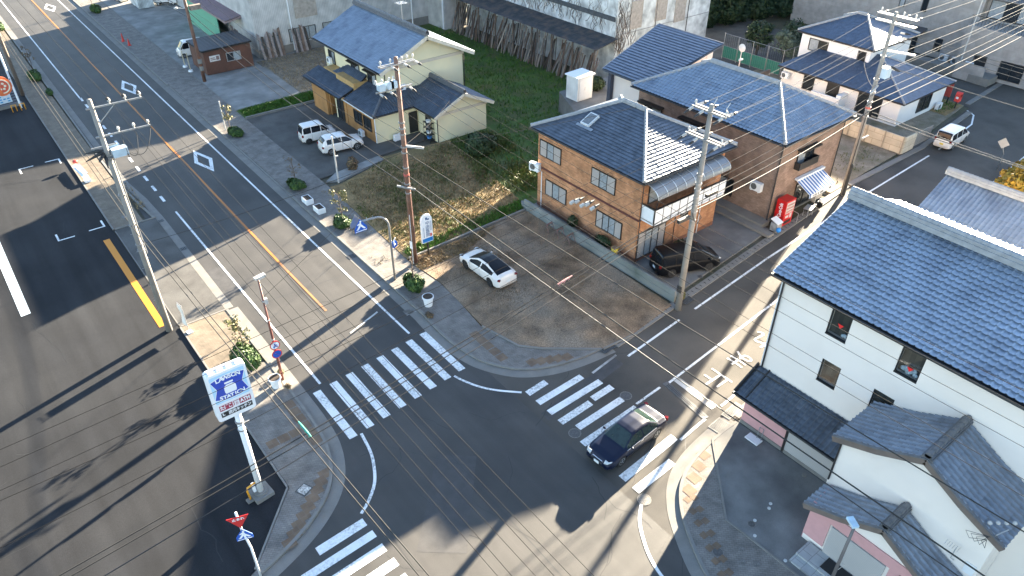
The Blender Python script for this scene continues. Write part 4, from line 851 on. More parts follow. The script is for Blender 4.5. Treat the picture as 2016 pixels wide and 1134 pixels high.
win(H6, (23.94, 3.4, .9), PX, 1.5, 1.3, kinds='gg'); b = MB(); b.bx(22.9, 23.9, 3.0, 8.0, .1, .3); b.bx(22.4, 22.9, 3.0, 8.0, .1, .2); make('step', b, brickmat('step_tile', (.36, .37, .36), (.32, .33, .33), (.2, .2, .2), .6, .5, .012, wall=False, var=.15), H6)
b = MB(); b.bx(23.1, 23.85, 5.0, 6.9, .304, .325); whole('door_mat', b, mat('mat_black', (.02, .02, .02), .95), 'black door mat on the steps of the pink shop', 'door mat')
b = MB(); b.bx(25.46, 25.49, 2.2, 2.6, 3, 3.6); make('meter_box', b, M_WPL, H6)
pipe_(H6, [(25.44, 8.7, 5.6), (25.44, 8.7, 2.9)], .045, M_BRN)
# ------------------------------------------------------------------ blue tiled roof behind the white building
H7 = thing('tiled_house', 'house whose blue tiled roof shows past the white ridge of the tall building', 'house', (51.5, 8, .1))
b = MB(); b.bx(46.6, 56.4, -6, 16.8, .1, 4.4); make('wall', b, M_STUCCO, H7)
pw_ = [(46.0, -6, 4.1), (46.0, 17.4, 4.1), (51.5, 17.4, 7.0), (51.5, -6, 7.0)]; pe_ = [(57, -6, 4.1), (57, 17.4, 4.1), (51.5, 17.4, 7.0), (51.5, -6, 7.0)]
make('roof', tiled(pw_, pw_[0], pw_[1], .30, .30, .05, .06, 7), M_TILEB, H7, smooth=True); make('roof', tiled(pe_, pe_[0], pe_[1], .30, .28, .055, .04, 5), M_TILEB, H7, smooth=True)
for P_ in (pw_, pe_): eave_slab(H7, P_, .15, M_BRN)
make('ridge', ridge((51.5, -6, 7.02), (51.5, 17.5, 7.02), .4, .42, .15), M_RIDGEW, H7); b = MB(); b.add([(46.6, 16.8, 4.4), (56.4, 16.8, 4.4), (51.5, 16.8, 6.9)], [(2, 1, 0)]); make('gable', b, M_STUCCO, H7)

# ------------------------------------------------------------------ white house top right
H8 = thing('white_house', 'white two storey house with blue slate hip roofs at the far corner', 'house', (78, 38, .1))
b = MB(); b.bx(76.2, 84.4, 37.0, 45.2, .1, 5.65); b.bx(73.0, 82.3, 31.0, 44.6, .1, 2.62); make('wall', b, M_STUCCO2, H8)
def sl_hip(x0, x1, y0, y1, ze, zr, ya, yb, nm='roof'): hip_roof(H8, x0, x1, y0, y1, ze, zr, ya, yb, M_SLATE, .5, .22, 0, kind='flat', rm=M_RIDGEW, sub=1, step=.02, rw=.14, hipw=.12, eb=mat('slate_fascia', (.02, .022, .027), .5))
sl_hip(75.9, 85.0, 36.6, 45.7, 5.7, 7.6, 40.6, 41.7)
A, B, T1 = (72.5, 30.5, 2.7), (82.8, 30.5, 2.7), (77.6, 36.5, 4.95)
for poly, a, c in (((A, (72.5, 36.5, 2.7), T1), A, (72.5, 36.5, 2.7)), ((A, B, T1), A, B), ((B, (82.8, 36.98, 2.7), (77.6, 36.98, 4.95), T1), B, (82.8, 36.98, 2.7)), (((72.5, 36.5, 2.7), (72.5, 45.1, 2.7), (76.15, 43.0, 4.3), (76.15, 36.5, 4.3)), (72.5, 36.5, 2.7), (72.5, 45.1, 2.7)), (((72.5, 36.5, 2.7), (76.15, 36.98, 4.3), (77.6, 36.98, 4.95), T1), (72.5, 36.5, 2.7), (72.5, 37, 2.7))):
    make('lower_roof', tiled(poly, a, c, .5, .22, 0, .02, 1, 'flat'), M_SLATE, H8, smooth=True); eave_slab(H8, poly, .14, mat('slate_fascia', (.02, .022, .027)))
r_ = ridge(A, T1, .14, .1, .07); ridge(B, T1, .14, .1, .07, mb=r_); make('lower_ridge', r_, M_RIDGEW, H8)
win(H8, (76.2, 43.0, 3.95), PX, 2.3, 1.3, kinds='cg'); win(H8, (76.2, 37.9, 4.0), PX, .9, 1.3, kinds='g'); win(H8, (73.0, 41.3, .9), PX, 1.3, 1.5, kinds='g'); win(H8, (73.0, 38.4, .3), PX, 1.4, 2.1, kinds='d', name='front_door'); win(H8, (73.0, 34.2, .3), PX, 2.6, 2.1, kinds='gg', name='garage_opening')
win(H8, (78.0, 31.0, .6), PY, 2.6, 1.7, kinds='gg')
b = MB(); b.bx(71.6, 72.98, 36.6, 37.1, .1, 1.9); b.bx(71.4, 71.6, 36.6, 39.9, .1, 1.6); make('porch_wall', b, M_STUCCO2, H8)
ac_unit(80.9, 30.6, .12, 0, 'white air conditioner at the south wall of the white slate roofed house', 1.1); ac_unit(72.6, 44.0, 1.5, R(-90), 'pale air conditioner at the far end of the white slate roofed house', 1.1)
FN = thing('panel_fence', 'beige concrete panel fence with a darker gate section beside the parked white minivan', 'fence', (67.6, 31, .1))
b = MB(); b.bx(67.4, 67.52, 27.3, 36.5, .1, 1.75); b.bx(67.52, 69.5, 27.25, 27.37, .1, 1.75); make('panel', b, brickmat('fence_panel', (.50, .44, .34), (.46, .40, .31), (.3, .26, .2), 1.8, .6, .02, var=.15), FN)
for yy in np.arange(27.4, 36.6, 1.8): b = MB(); b.bx(67.33, 67.39, yy - .06, yy + .06, .1, 1.85); make('post', b, mat('fence_post', (.3, .26, .2), .8), FN)
b = MB()
for k in range(8): b.bx(69.5, 72.6, 27.28, 27.33, .3 + k * .18, .42 + k * .18)
make('slat_gate', b, mat('gate_grey', (.24, .22, .19), .7), FN)
b = MB(); b.prism([(55.6, 43.6), (67.2, 45.8), (67.2, 45.98), (55.6, 43.8)], .1, 1.7); b.bx(67.2, 73, 46.2, 46.4, .1, 1.8); whole('board_fence', b, stripemat('fence_boards', (.20, .15, .11), (.15, .11, .08), .3, wall=True, rough=.85), 'brown board fence running behind the white house', 'fence')
# ------------------------------------------------------------------ flats at the top right and neighbours
M_STONE = brickmat('stone_panel', (.34, .31, .285), (.30, .275, .25), (.24, .22, .2), .9, .45, .006, var=.14)
H9 = thing('apartment_block', 'beige stone clad apartment house with balcony behind the wires', 'apartment house', (100, 40, .1))
b = MB(); b.bx(97.0, 112, 35.6, 60.0, .1, 9.5); b.bx(94.2, 112, 26, 35.58, .1, 5.4); b.bx(97.8, 112, 26, 35.58, 5.4, 9.5); make('wall', b, M_STONE, H9)
win(H9, (97, 50.5, 5.4), PX, 2.6, 1.5, kinds='cc'); win(H9, (97, 45.0, 5.0), PX, .7, 1.7, kinds='c'); win(H9, (97, 42.2, 5.0), PX, .7, 1.7, kinds='g'); win(H9, (97, 47.5, .6), PX, 2.0, 1.5, kinds='gc'); win(H9, (97, 39.2, .9), PX, .9, 1.5, kinds='g'); win(H9, (97, 43.2, .2), PX, 2.8, 2.3, kinds='gg', name='entrance'); win(H9, (97.8, 32, 5.7), PX, 6.5, 2.0, kinds='cgcg'); win(H9, (94.2, 33.0, .5), PX, 1.4, 2.0, kinds='d', name='door'); win(H9, (94.2, 29.5, .5), PX, 2.6, 2.0, kinds='gg')
b = MB(); b.slab([(95.6, 41.0, 2.7), (96.98, 41.0, 3.1), (96.98, 45.4, 3.1), (95.6, 45.4, 2.7)], (0, 0, .14)); b.slab([(96.0, 46.2, 2.5), (96.98, 46.2, 2.8), (96.98, 48.8, 2.8), (96.0, 48.8, 2.5)], (0, 0, .12)); make('door_hood', b, mat('hood_dark', (.07, .065, .065), .6), H9)
b = MB()
for k in range(26): b.rod((94.3, 26.3 + k * .36, 5.45), (94.3, 26.3 + k * .36, 6.5), .02, 5)
b.bar((94.3, 26.2, 6.5), (94.3, 35.5, 6.5), .06, .06); make('balcony_railing', b, M_BLK, H9)
b = MB(); b.slab([(96.5, 25.6, 8.0), (98.2, 25.6, 8.35), (98.2, 35.3, 8.35), (96.5, 35.3, 8.0)], (0, 0, .15)); make('balcony_eave', b, M_RIDGE, H9)
b = MB(); b.prism([(91.7, 30.5), (94.0, 30.5), (94.0, 41), (92.6, 41)], .05, .9); whole('planter_wall', b, M_CONC, 'pale concrete retaining wall before the apartment house', 'wall')
b = MB(); b.bx(91.9, 92.05, 31.3, 34.5, .1, 2.0); whole('gate_wall', b, M_STONE, 'stone clad gate wall at the lane by the apartment house', 'wall')
ac_unit(96.6, 37.9, .1, R(-90), 'white outdoor unit first at the foot of the apartment wall', 1.25); ac_unit(96.6, 36.4, .1, R(-90), 'white outdoor unit second from the left at the apartment wall', 1.25); ac_unit(93.7, 33.8, .95, R(-90), 'white outdoor unit on the low wall before the apartment house', 1.1)
b = MB(); b.bx(103, 115, 61, 80, .1, 7); t = thing('white_house', 'plain white house wall with a downpipe behind the dark hedge', 'house', (108, 68, .1)); make('wall', b, M_STUCCO, t); b = MB(); b.rod((102.9, 63.5, .1), (102.9, 63.5, 7), .06); make('downpipe', b, M_ALU, t)
b = MB(); b.slab([(102.5, 60.6, 7.05), (115.5, 60.6, 7.05), (115.5, 80.4, 7.05), (102.5, 80.4, 7.05)], (0, 0, .25)); make('roof', b, M_SLATE, t); win(t, (103, 66, 3.6), PX, 1.4, 1.3, kinds='c')

# ------------------------------------------------------------------ timber works behind the houses
M_CORR = stripemat('corrugated_white', (.46, .45, .43), (.39, .38, .365), .22, wall=True, duty=.55, rough=.6, var=.22)
M_CORRS = stripemat('corrugated_stained', (.52, .54, .53), (.42, .43, .42), .22, wall=True, duty=.55, rough=.65, var=.45)
F1 = thing('timber_works', 'big pale corrugated timber works hall with windows along its base', 'factory', (45, 100, .1))
b = MB(); b.bx(31.0, 57.0, 90.2, 125, .1, 10.0); b.bx(55.6, 59.2, 86.05, 90.19, .1, 10); make('wall', b, M_CORR, F1)
b = MB(); b.bx(31.0, 55.58, 90.1, 90.19, .1, 1.1); make('base_course', b, M_CONC, F1)
for xx, ww in ((37.0, 3.6), (42.0, 4.4)): win(F1, (xx, 90.2, 1.3), PY, ww, 1.6, kinds='cccc')
win(F1, (33.4, 90.2, .5), PY, 1.4, 2.0, kinds='c')
b = MB(); b.bx(36.4, 39.3, 90.1, 90.19, 4.0, 7.2); make('patch_panel', b, mat('patch_ply', (.33, .29, .25), .8, var=.2), F1); b = MB(); b.bx(48.6, 51.8, 90.12, 90.19, 5.2, 8.4); make('patch_panel', b, mat('patch_ply', (.33, .29, .25)), F1)
for xx in (35.6, 53.0): pipe_(F1, [(xx, 90.08, 10), (xx, 90.08, .3)], .08, M_WPL)
b = MB()
for s in (0, .55): b.rod((55.5, 91.2 + s, .2), (55.5, 91.2 + s, 10), .035)
for k in range(28): b.rod((55.5, 91.2, .5 + k * .34), (55.5, 91.75, .5 + k * .34), .02, 5)
make('wall_ladder', b, M_ALU, F1); win(F1, (55.6, 88.6, 6.0), PX, 1.2, 1.1, kinds='g')
pipe_(F1, [(55.5, 86.2, 10), (55.5, 86.2, .2)], .1, M_WPL)
b = MB(); b.slab([(30.6, 89.9, 10.02), (57.2, 85.8, 10.02), (57.2, 125.5, 10.3), (30.6, 125.5, 10.3)], (0, 0, .2)); make('roof', b, M_RIDGE, F1)
# long hall with the open lumber racks
F2 = thing('lumber_hall', 'weathered white corrugated hall streaked with creeper above open lumber racks', 'factory', (66, 70, .1))
b = MB(); b.add([(59.3, 57.4, .1), (75, 57.4, .1), (75, 86, .1), (59.3, 86, .1), (59.3, 57.4, 9.4), (75, 57.4, 8.0), (75, 86, 8.0), (59.3, 86, 9.4)], [(3, 2, 1, 0), (4, 5, 6, 7), (0, 1, 5, 4), (1, 2, 6, 5), (2, 3, 7, 6), (3, 0, 4, 7)]); make('wall', b, M_CORRS, F2)
b = MB(); b.slab([(59.2, 57.3, 9.42), (75.1, 57.3, 8.02), (75.1, 86, 8.02), (59.2, 86, 9.42)], (0, 0, .12)); make('roof', b, M_RIDGE, F2)
b = MB(); b.bar((59.22, 57.6, 7.1), (59.22, 86, 7.1), .1, .5); make('ledge', b, mat('ledge_dark', (.06, .065, .07), .8, var=.3), F2)
for xx in (65.5, 71.0): pipe_(F2, [(xx, 57.32, 8.3), (xx, 57.32, .3)], .05, M_PIPE)
for xx, zz in ((62.3, 7.2), (66.3, 7.4), (69.6, 6.7)): b = MB(); b.bx(xx - .9, xx + .9, 57.3, 57.39, zz - 1.5, zz + 1.5); make('patch_panel', b, mat('patch_ply', (.33, .29, .25)), F2)
b = MB(); b.bar((59.3, 57.36, 5.4), (75, 57.36, 5.4), .03, .06); make('sheet_seam', b, mat('seam_grey', (.2, .2, .2), .7), F2)
aw_ = [(56.0, 56.9, 4.5), (56.0, 85.8, 4.5), (59.28, 85.8, 5.15), (59.28, 56.9, 5.15)]
make('lean_to_roof', tiled(aw_, aw_[0], aw_[1], .18, .9, .02, .02, 4, 'wave'), mat('rusty_black_sheet', (.045, .047, .05), .75, var=.4, scale=1.2, tint=(.12, .075, .05), tscale=1.2, tamt=.4), F2, smooth=True)
for yy in np.arange(57.3, 86, 3.6): b = MB(); b.bx(56.1, 56.25, yy - .08, yy + .08, .1, 4.45); b.bar((56.1, yy, 4.4), (59.2, yy, 5.0), .1, .14); make('rack_post', b, mat('old_timber', (.13, .10, .08), .9, var=.3), F2)
# creeper stems on the wall
b = MB(); rg = random.Random(3)
def creeper(mb, x, y, z, face, n):
    for _ in range(n):
        p = [x + (rg.uniform(-1.5, 1.5) if face == 's' else 0), y + (rg.uniform(-12, 12) if face == 'w' else 0), z + rg.uniform(-.5, 1.5)]; pts = [tuple(p)]
        for k in range(rg.randint(5, 11)):
            if face == 's': p[0] += rg.uniform(-.35, .35)
            else: p[1] += rg.uniform(-.45, .45)
            p[2] += rg.uniform(.15, .6); pts.append(tuple(p))
        mb.tube(pts, [max(.008, .028 - .002 * k) for k in range(len(pts))], 4, False)
creeper(b, 60.7, 57.36, 3.5, 's', 34); creeper(b, 60.9, 57.36, 6, 's', 20); creeper(b, 59.25, 71, 5.2, 'w', 90); make('creeper_stems', b, mat('dry_creeper', (.10, .075, .06), .9, var=.3), F2)
# lumber leaning in the racks: each plank a thing
M_LUM = [mat('lumber_grey', (.20, .18, .165), .9, var=.35, scale=2), mat('lumber_brown', (.15, .10, .075), .9, var=.3, scale=2), mat('lumber_pale', (.30, .26, .22), .9, var=.25, scale=2), mat('lumber_dark', (.07, .055, .045), .9, var=.3, scale=2)]
planks = []
for k in range(4):
    q = MB(); q.box((0, 0, 0), (.05, .16, 1.0)); me = bpy.data.meshes.new('plank'); me.from_pydata(q.v, [], q.f); me.materials.append(M_LUM[k]); planks.append(me)
for i in range(150):
    y = 57.6 + 28.0 * (i + rg.random() * .9) / 150; h = rg.uniform(2.9, 4.1); dx = rg.uniform(.5, 1.4); dy = rg.choice((rg.gauss(0, .25), rg.gauss(.5, .4), rg.gauss(-.6, .4)))
    a = Vector((55.8 + rg.uniform(0, .7), y, .1)); c = a + Vector((dx, dy, h)); o = bpy.data.objects.new('plank', rg.choice(planks)); COL.objects.link(o)
    d = c - a; o.rotation_euler = d.to_track_quat('Z', 'Y').to_euler(); o.location = a + d / 2; o.scale = (1, 1, d.length)
    tag(o, 'weathered timber plank leaning under the black lean-to roof', 'plank', 'planks leaning in the lumber racks')
# boards leaning at the works wall
for i in range(14):
    q = MB(); x = 31.2 + i * .36 + (1.3 if i > 7 else 0); q.slab([(x, 89.3 + rg.uniform(-.2, .2), .15), (x + .3, 89.3, .15), (x + .3 + .12 * (i % 3 - 1), 90.08, 2.6 + rg.uniform(0, .8)), (x + .12 * (i % 3 - 1), 90.08, 2.6 + rg.uniform(0, .8))], (0, .05, .02))
    o = whole('leaning_board', q, M_LUM[(i * 7) % 4] if i % 2 else mat('lumber_pinkish', (.27, .22, .2), .9, var=.25), 'grey board leaning on the works wall behind the brown cabin', 'board', 'boards leaning on the works wall')
ac_unit(40.0, 89.5, .12, 0, 'white air conditioner at the foot of the works wall', 1.3)
# brown cabin
CB = thing('site_cabin', 'small brown clad cabin with flat black ribbed roof and one window', 'cabin', (26.7, 90.5, .1))
b = MB(); b.bx(23.8, 29.4, 88.1, 93.0, .15, 2.85); make('wall', b, stripemat('cabin_boards', (.115, .05, .032), (.09, .038, .025), .16, wall=True, duty=.6, rough=.7, var=.25), CB)
rf = [(23.6, 87.9, 2.95), (23.6, 93.2, 2.95), (29.6, 93.2, 3.1), (29.6, 87.9, 3.1)]; make('roof', tiled(rf, rf[1], rf[2], .45, 7, .03, .0, 6, 'wave'), mat('cabin_roof', (.045, .045, .05), .6, var=.2), CB, smooth=True); eave_slab(CB, rf, .12, M_BLK)
win(CB, (27.2, 88.1, 1.25), PY, 1.7, 1.0, fm=M_ALU, kinds='gc')
b = MB(); b.bx(24.4, 25.6, 88.04, 88.09, 1.6, 2.25); o = make('sign_board', b, mat('cabin_sign', (.62, .58, .55), .6), CB); b = MB()
for k, (a0, a1, z0, z1) in enumerate(((24.5, 25.0, 1.95, 2.05), (24.5, 25.1, 1.78, 1.86), (25.15, 25.5, 1.72, 2.15))): b.bx(a0, a1, 88.02, 88.035, z0, z1)
make('sign_print', b, mat('sign_print', (.2, .13, .12), .7), o)
# green shed with purple-brown roof
GS = thing('green_shed', 'green sided open shed under a dull purple sheet roof', 'shed', (32, 102, .1))
rf = [(28.9, 94.0, 4.05), (28.9, 112, 4.05), (35.5, 112, 5.3), (35.5, 94.0, 5.3)]; make('roof', tiled(rf, rf[0], rf[1], .6, 9, .03, 0, 4, 'wave'), mat('purple_sheet', (.19, .125, .14), .55, var=.12, scale=.5), GS, smooth=True); eave_slab(GS, rf, .22, mat('shed_fascia', (.26, .19, .19), .6))
b = MB(); b.bx(29.4, 29.5, 98.8, 111.5, .1, 4.0); make('side_wall', b, mat('green_sheet', (.13, .36, .23), .6, var=.08), GS); b = MB(); b.bx(35.0, 35.1, 94.2, 111.5, .1, 5.1); b.bx(29.5, 35, 111.4, 111.5, .1, 5); make('rear_wall', b, M_CORR, GS)
b = MB()
for (xx, yy) in ((29.5, 94.4), (32.3, 94.4), (34.9, 94.4)): b = MB(); b.bx(xx - .06, xx + .06, yy - .06, yy + .06, .1, 4.2); make('post', b, M_CONC, GS)
b = MB()
for k in range(22): b.box((31.2 + rg.uniform(0, 3), 95.5 + rg.uniform(0, 4), rg.uniform(.3, 2.0)), (rg.uniform(.4, 1.4), rg.uniform(.4, 1.0), rg.uniform(.2, .8)), rg.uniform(0, 3))
whole('scrap_pile', b, mat('scrap', (.16, .12, .11), .8, var=.7, scale=3), 'jumbled pile of scrap and machinery inside the open green shed', 'scrap pile')

# ------------------------------------------------------------------ vehicles
M_TYRE = mat('tyre_rubber', (.018, .018, .018), .85, var=.1)
M_RIM = mat('alloy_rim', (.45, .46, .47), .35, metal=.8, var=.05)
M_RIMD = mat('dark_rim', (.06, .06, .062), .4, metal=.6, var=.05)
M_WELL = mat('wheel_well', (.01, .01, .01), .9, var=0)
M_CGLASS = mat('car_glass', (.008, .010, .014), .06, var=0, spec=.4)
M_LAMPW = mat('headlamp_glass', (.55, .58, .60), .12, var=.1, scale=9)
M_LAMPR = mat('taillamp_red', (.16, .008, .008), .2, var=.1)
M_PLATE = mat('number_plate', (.72, .73, .72), .5, var=.02)
M_CHROME = mat('chrome', (.6, .6, .6), .2, metal=1.0, var=0)
M_ROOFG = mat('roof_glass_black', (.006, .007, .010), .3, var=0, spec=.18)
def paint(name, c, coat=.6, metal=0.0, rough=.35, spec=.5): return mat(name, c, rough, metal=metal, var=.02, coat=coat, spec=spec)
P_WHITE = paint('paint_white', (.74, .69, .64)); P_BLACK = paint('paint_black', (.004, .0045, .006), .05, rough=.38, spec=.22); P_NAVY = paint('paint_navy_black', (.004, .008, .026), .10, 0, rough=.33, spec=.3); P_SILVER = paint('paint_silver', (.66, .68, .69))

def interp(x, keys):
    xs = [k[0] for k in keys]; ys_ = [k[1] for k in keys]; return np.interp(x, xs, ys_)
def car(name, label, cat, loc, rz, L, W, zt, zb, wt, win_x, ws, rw, wheels, r=.31, paint_=None, rim=None, zg=.2, roof_m=None, group=None, plate=True, extras=None, bpil=(), side_top=.93, belt_drop=.05, end_round=.5, light_z=(.55, .75), trunk_light=(.7, .95), glass=None, rear_split=None):
    """zt roof line, zb belt line, wt half width at the roof line (all over x); win_x side glass range; ws / rw windscreen and rear window x ranges"""
    paint_ = paint_ or P_WHITE; glass = glass or M_CGLASS
    t = thing(name, label, cat, loc, rz, group)
    nx = int(L / .035); X = np.linspace(-L / 2, L / 2, nx + 1)
    ZT = interp(X, zt); ZB = np.minimum(interp(X, zb), ZT - .012); WT = interp(X, wt)
    for _ in range(3):
        for A_ in (ZT, WT, ZB): A_[1:-1] = .25 * A_[:-2] + .5 * A_[1:-1] + .25 * A_[2:]
    ex = np.clip((np.abs(X) - (L / 2 - end_round)) / end_round, 0, 1); WB = W / 2 * (1 - .17 * ex ** 2.2); WT = np.minimum(WT, WB - .03)
    segs = [(0, 4), (1, 3), (2, 3), (3, 8), (4, 3), (5, 12), (6, 5), (7, 9)]
    Ss = np.concatenate([np.linspace(a, a + 1, n, endpoint=False) for a, n in segs] + [[8.0]])
    V = np.zeros((nx + 1, len(Ss), 2))
    for i in range(nx + 1):
        w_, z_t, z_b, w_t = WB[i], ZT[i], ZB[i], WT[i]; gz = min(zg + (.05 if ex[i] > .6 else 0), z_b - .1); g = max(0.0, z_t - z_b)
        zm = gz + (z_b - gz) * .5
        pts = [(0, gz), (w_ * .86, gz), (w_ * .96, gz + .06), (w_, zm), (w_ * .985, z_b - belt_drop), (w_ * .955, z_b), (w_t, z_t - min(.07, g * .6)), (w_t - .10, z_t - .008), (0, z_t + .012)]
        pts = np.array(pts); V[i, :, 0] = np.interp(Ss, np.arange(9), pts[:, 0]); V[i, :, 1] = np.interp(Ss, np.arange(9), pts[:, 1])
    for _ in range(2): V[:, 1:-1] = .25 * V[:, :-2] + .5 * V[:, 1:-1] + .25 * V[:, 2:]
    ns = len(Ss); verts = []; idx = {}
    for i in range(nx + 1):
        for j in range(ns):
            idx[(i, j, 1)] = len(verts); verts.append((X[i], -V[i, j, 0], V[i, j, 1]))
            if 0 < j < ns - 1: idx[(i, j, -1)] = len(verts); verts.append((X[i], V[i, j, 0], V[i, j, 1]))
            else: idx[(i, j, -1)] = idx[(i, j, 1)]
    groups = {'body': [], 'windscreen': [], 'rear_window': [], 'side_window1': [], 'side_window-1': [], 'roof_panel': []}
    for i in range(nx):
        xm = .5 * (X[i] + X[i + 1]); ga = .5 * (ZT[i] + ZT[i + 1]) - .5 * (ZB[i] + ZB[i + 1])
        for j in range(ns - 1):
            s_ = .5 * (Ss[j] + Ss[j + 1]); zc = .25 * (V[i, j, 1] + V[i + 1, j, 1] + V[i, j + 1, 1] + V[i + 1, j + 1, 1])
            for sd_ in (1, -1):
                f = (idx[(i, j, sd_)], idx[(i + 1, j, sd_)], idx[(i + 1, j + 1, sd_)], idx[(i, j + 1, sd_)])
                if sd_ < 0: f = f[::-1]
                f = tuple(dict.fromkeys(f))
                if len(f) < 3: continue
                if s_ < 4.6 and any((xm - wx) ** 2 + (zc - r) ** 2 < (r * 1.17) ** 2 for wx in wheels): continue
                k = 'body'
                if 5.12 < s_ < 5 + side_top and win_x[0] < xm < win_x[1] and ga > .12 and not any(abs(xm - bp) < .045 for bp in bpil):
                    # keep pillars along the sloped ends
                    zz = (zc - .5 * (ZB[i] + ZB[i + 1])); hi = .5 * (ZT[i] + ZT[i + 1]) - .06
                    if zc < hi: k = 'side_window%d' % sd_
                elif s_ > 6.35 and ws[0] < xm < ws[1]: k = 'windscreen'
                elif s_ > 6.35 and rw[0] < xm < rw[1]: k = 'rear_window'
                elif roof_m and s_ > 6.5 and rw[1] - .02 <= xm <= ws[0] + .02: k = 'roof_panel'
                groups[k].append(f)
    # closed ends
    for i in (0, nx):
        loop = [idx[(i, j, 1)] for j in range(ns)] + [idx[(i, j, -1)] for j in range(ns - 2, 0, -1)]
        groups['body'].append(tuple(loop if i == 0 else loop[::-1]))
    for k, F in groups.items():
        if not F: continue
        used = sorted({q for f in F for q in f}); mp = {q: n for n, q in enumerate(used)}
        mb = MB(); mb.v = [verts[q] for q in used]; mb.f = [tuple(mp[q] for q in f) for f in F]
        make('side_window' if k.startswith('side') else k, mb, paint_ if k == 'body' else roof_m if k == 'roof_panel' else glass, t, smooth=True)
    # inside of the wheel wells
    b = MB(); b.bx(-L / 2 + .25, L / 2 - .25, -W / 2 + .17, W / 2 - .17, zg + .02, min(ZB.max() - .12, .78)); make('underbody', b, M_WELL, t)
    for wx in wheels:
        for s in (-1, 1):
            y = s * (W / 2 - .115); q = MB(); q.tube([(wx, y - .1, r), (wx, y - .085, r), (wx, y + .085, r), (wx, y + .1, r)], [r * .93, r, r, r * .93], 22)
            wh = make('wheel', q, M_TYRE, t); q = MB(); yo = y + s * .104
            for k in range(5):
                a = 2 * math.pi * k / 5 + .3; q.add([(wx + math.cos(a - .2) * r * .15, yo, r + math.sin(a - .2) * r * .15), (wx + math.cos(a - .16) * r * .62, yo, r + math.sin(a - .16) * r * .62), (wx + math.cos(a + .16) * r * .62, yo, r + math.sin(a + .16) * r * .62), (wx + math.cos(a + .2) * r * .15, yo, r + math.sin(a + .2) * r * .15)], [(0, 1, 2, 3)])
            q.tube([(wx, yo - .006, r), (wx, yo + .004, r)], r * .22, 12)
            q2 = [];
            for a in range(20):
                c0 = 2 * math.pi * a / 20; c1 = 2 * math.pi * (a + 1) / 20
                q.add([(wx + r * .6 * math.cos(c0), yo, r + r * .6 * math.sin(c0)), (wx + r * .68 * math.cos(c0), yo, r + r * .68 * math.sin(c0)), (wx + r * .68 * math.cos(c1), yo, r + r * .68 * math.sin(c1)), (wx + r * .6 * math.cos(c1), yo, r + r * .6 * math.sin(c1))], [(0, 1, 2, 3)])
            make('rim', q, rim or M_RIM, wh)
    def surf(x, s, side, out=.012):
        i = int(np.clip(round((x + L / 2) / L * nx), 0, nx)); y = np.interp(s, Ss, V[i, :, 0]); z = np.interp(s, Ss, V[i, :, 1]); return Vector((x, -side * y, z)), Vector((0, -side, .0))
    # door seams, handles, mirrors
    b = MB()
    for bx_ in (list(bpil) + [win_x[1] - .12]):
        for s in (-1, 1):
            pts = [surf(bx_, q, s)[0] + Vector((0, -s * .004, 0)) for q in (2.2, 3.0, 3.6, 4.2, 4.8)]; b.tube(pts, .007, 4, False)
    make('door_seam', b, M_WELL, t)
    for s in (-1, 1):
        for bx_ in list(bpil)[:2]:
            p, n = surf(bx_ + .14, 4.05, s); q = MB(); q.box((p.x + .05, p.y - s * .012, p.z), (.17, .03, .035)); make('door_handle', q, paint_ if paint_ is not P_NAVY else M_CHROME, t)
        xm = win_x[1] - .18; p, n = surf(xm, 5.0, s); q = MB(); q.ball((p.x, p.y - s * .13, p.z + .07), .11, 8, 6, (.55, 1, .68)); make('door_mirror', q, paint_, t, True)
    # lamps, grille, plates
    for s in (-1, 1):
        wf = W / 2 * .83
        xf = lambda y: L / 2 - end_round * (max(0, (abs(y) / (W / 2) - .70)) / .42) ** 2
        q = MB(); pts = []
        for k in range(7):
            fr = .52 + .38 * k / 6; i = 0; y = s * fr * W / 2
            # rightmost x where the shell is at least this wide at lamp height
            xx = L / 2 - .02
            for ii in range(nx, 0, -1):
                if np.interp(light_z[0] + .05, V[ii, ::1, 1][8:], V[ii, ::1, 0][8:], left=0) >= abs(y) or WB[ii] * .95 >= abs(y):
                    xx = X[ii]; break
            pts.append((xx, y))
        P1 = [(x + .012, y, light_z[0] + .03 * k) for k, (x, y) in enumerate(pts)]; P2 = [(x - .12, y, light_z[1]) for x, y in pts]
        for k in range(6): q.slab([P1[k], P1[k + 1], P2[k + 1], P2[k]], (.012, s * .012, .012))
        make('headlight', q, M_LAMPW, t, True)
        q = MB(); yt = s * W / 2 * .8; q.box((-L / 2 + .085, yt, (trunk_light[0] + trunk_light[1]) / 2), (.17, .19, trunk_light[1] - trunk_light[0]), s * .45); make('taillight', q, M_LAMPR, t)
    b = MB(); b.box((L / 2 - .005, 0, .52), (.06, W * .42, .13)); make('grille', b, M_CHROME if paint_ is P_NAVY else M_BLK, t)
    b = MB(); b.box((L / 2 + .01, 0, .32), (.05, W * .6, .09)); make('bumper_intake', b, M_BLK, t)
    if plate:
        b = MB(); b.box((L / 2 + .035, 0, .42), (.012, .33, .165)); make('number_plate', b, M_PLATE, t); b = MB(); b.box((-L / 2 - .02, 0, .62), (.012, .33, .165)); make('number_plate', b, plate if plate is not True else M_PLATE, t)
    if extras: extras(t, L, W)
    return t

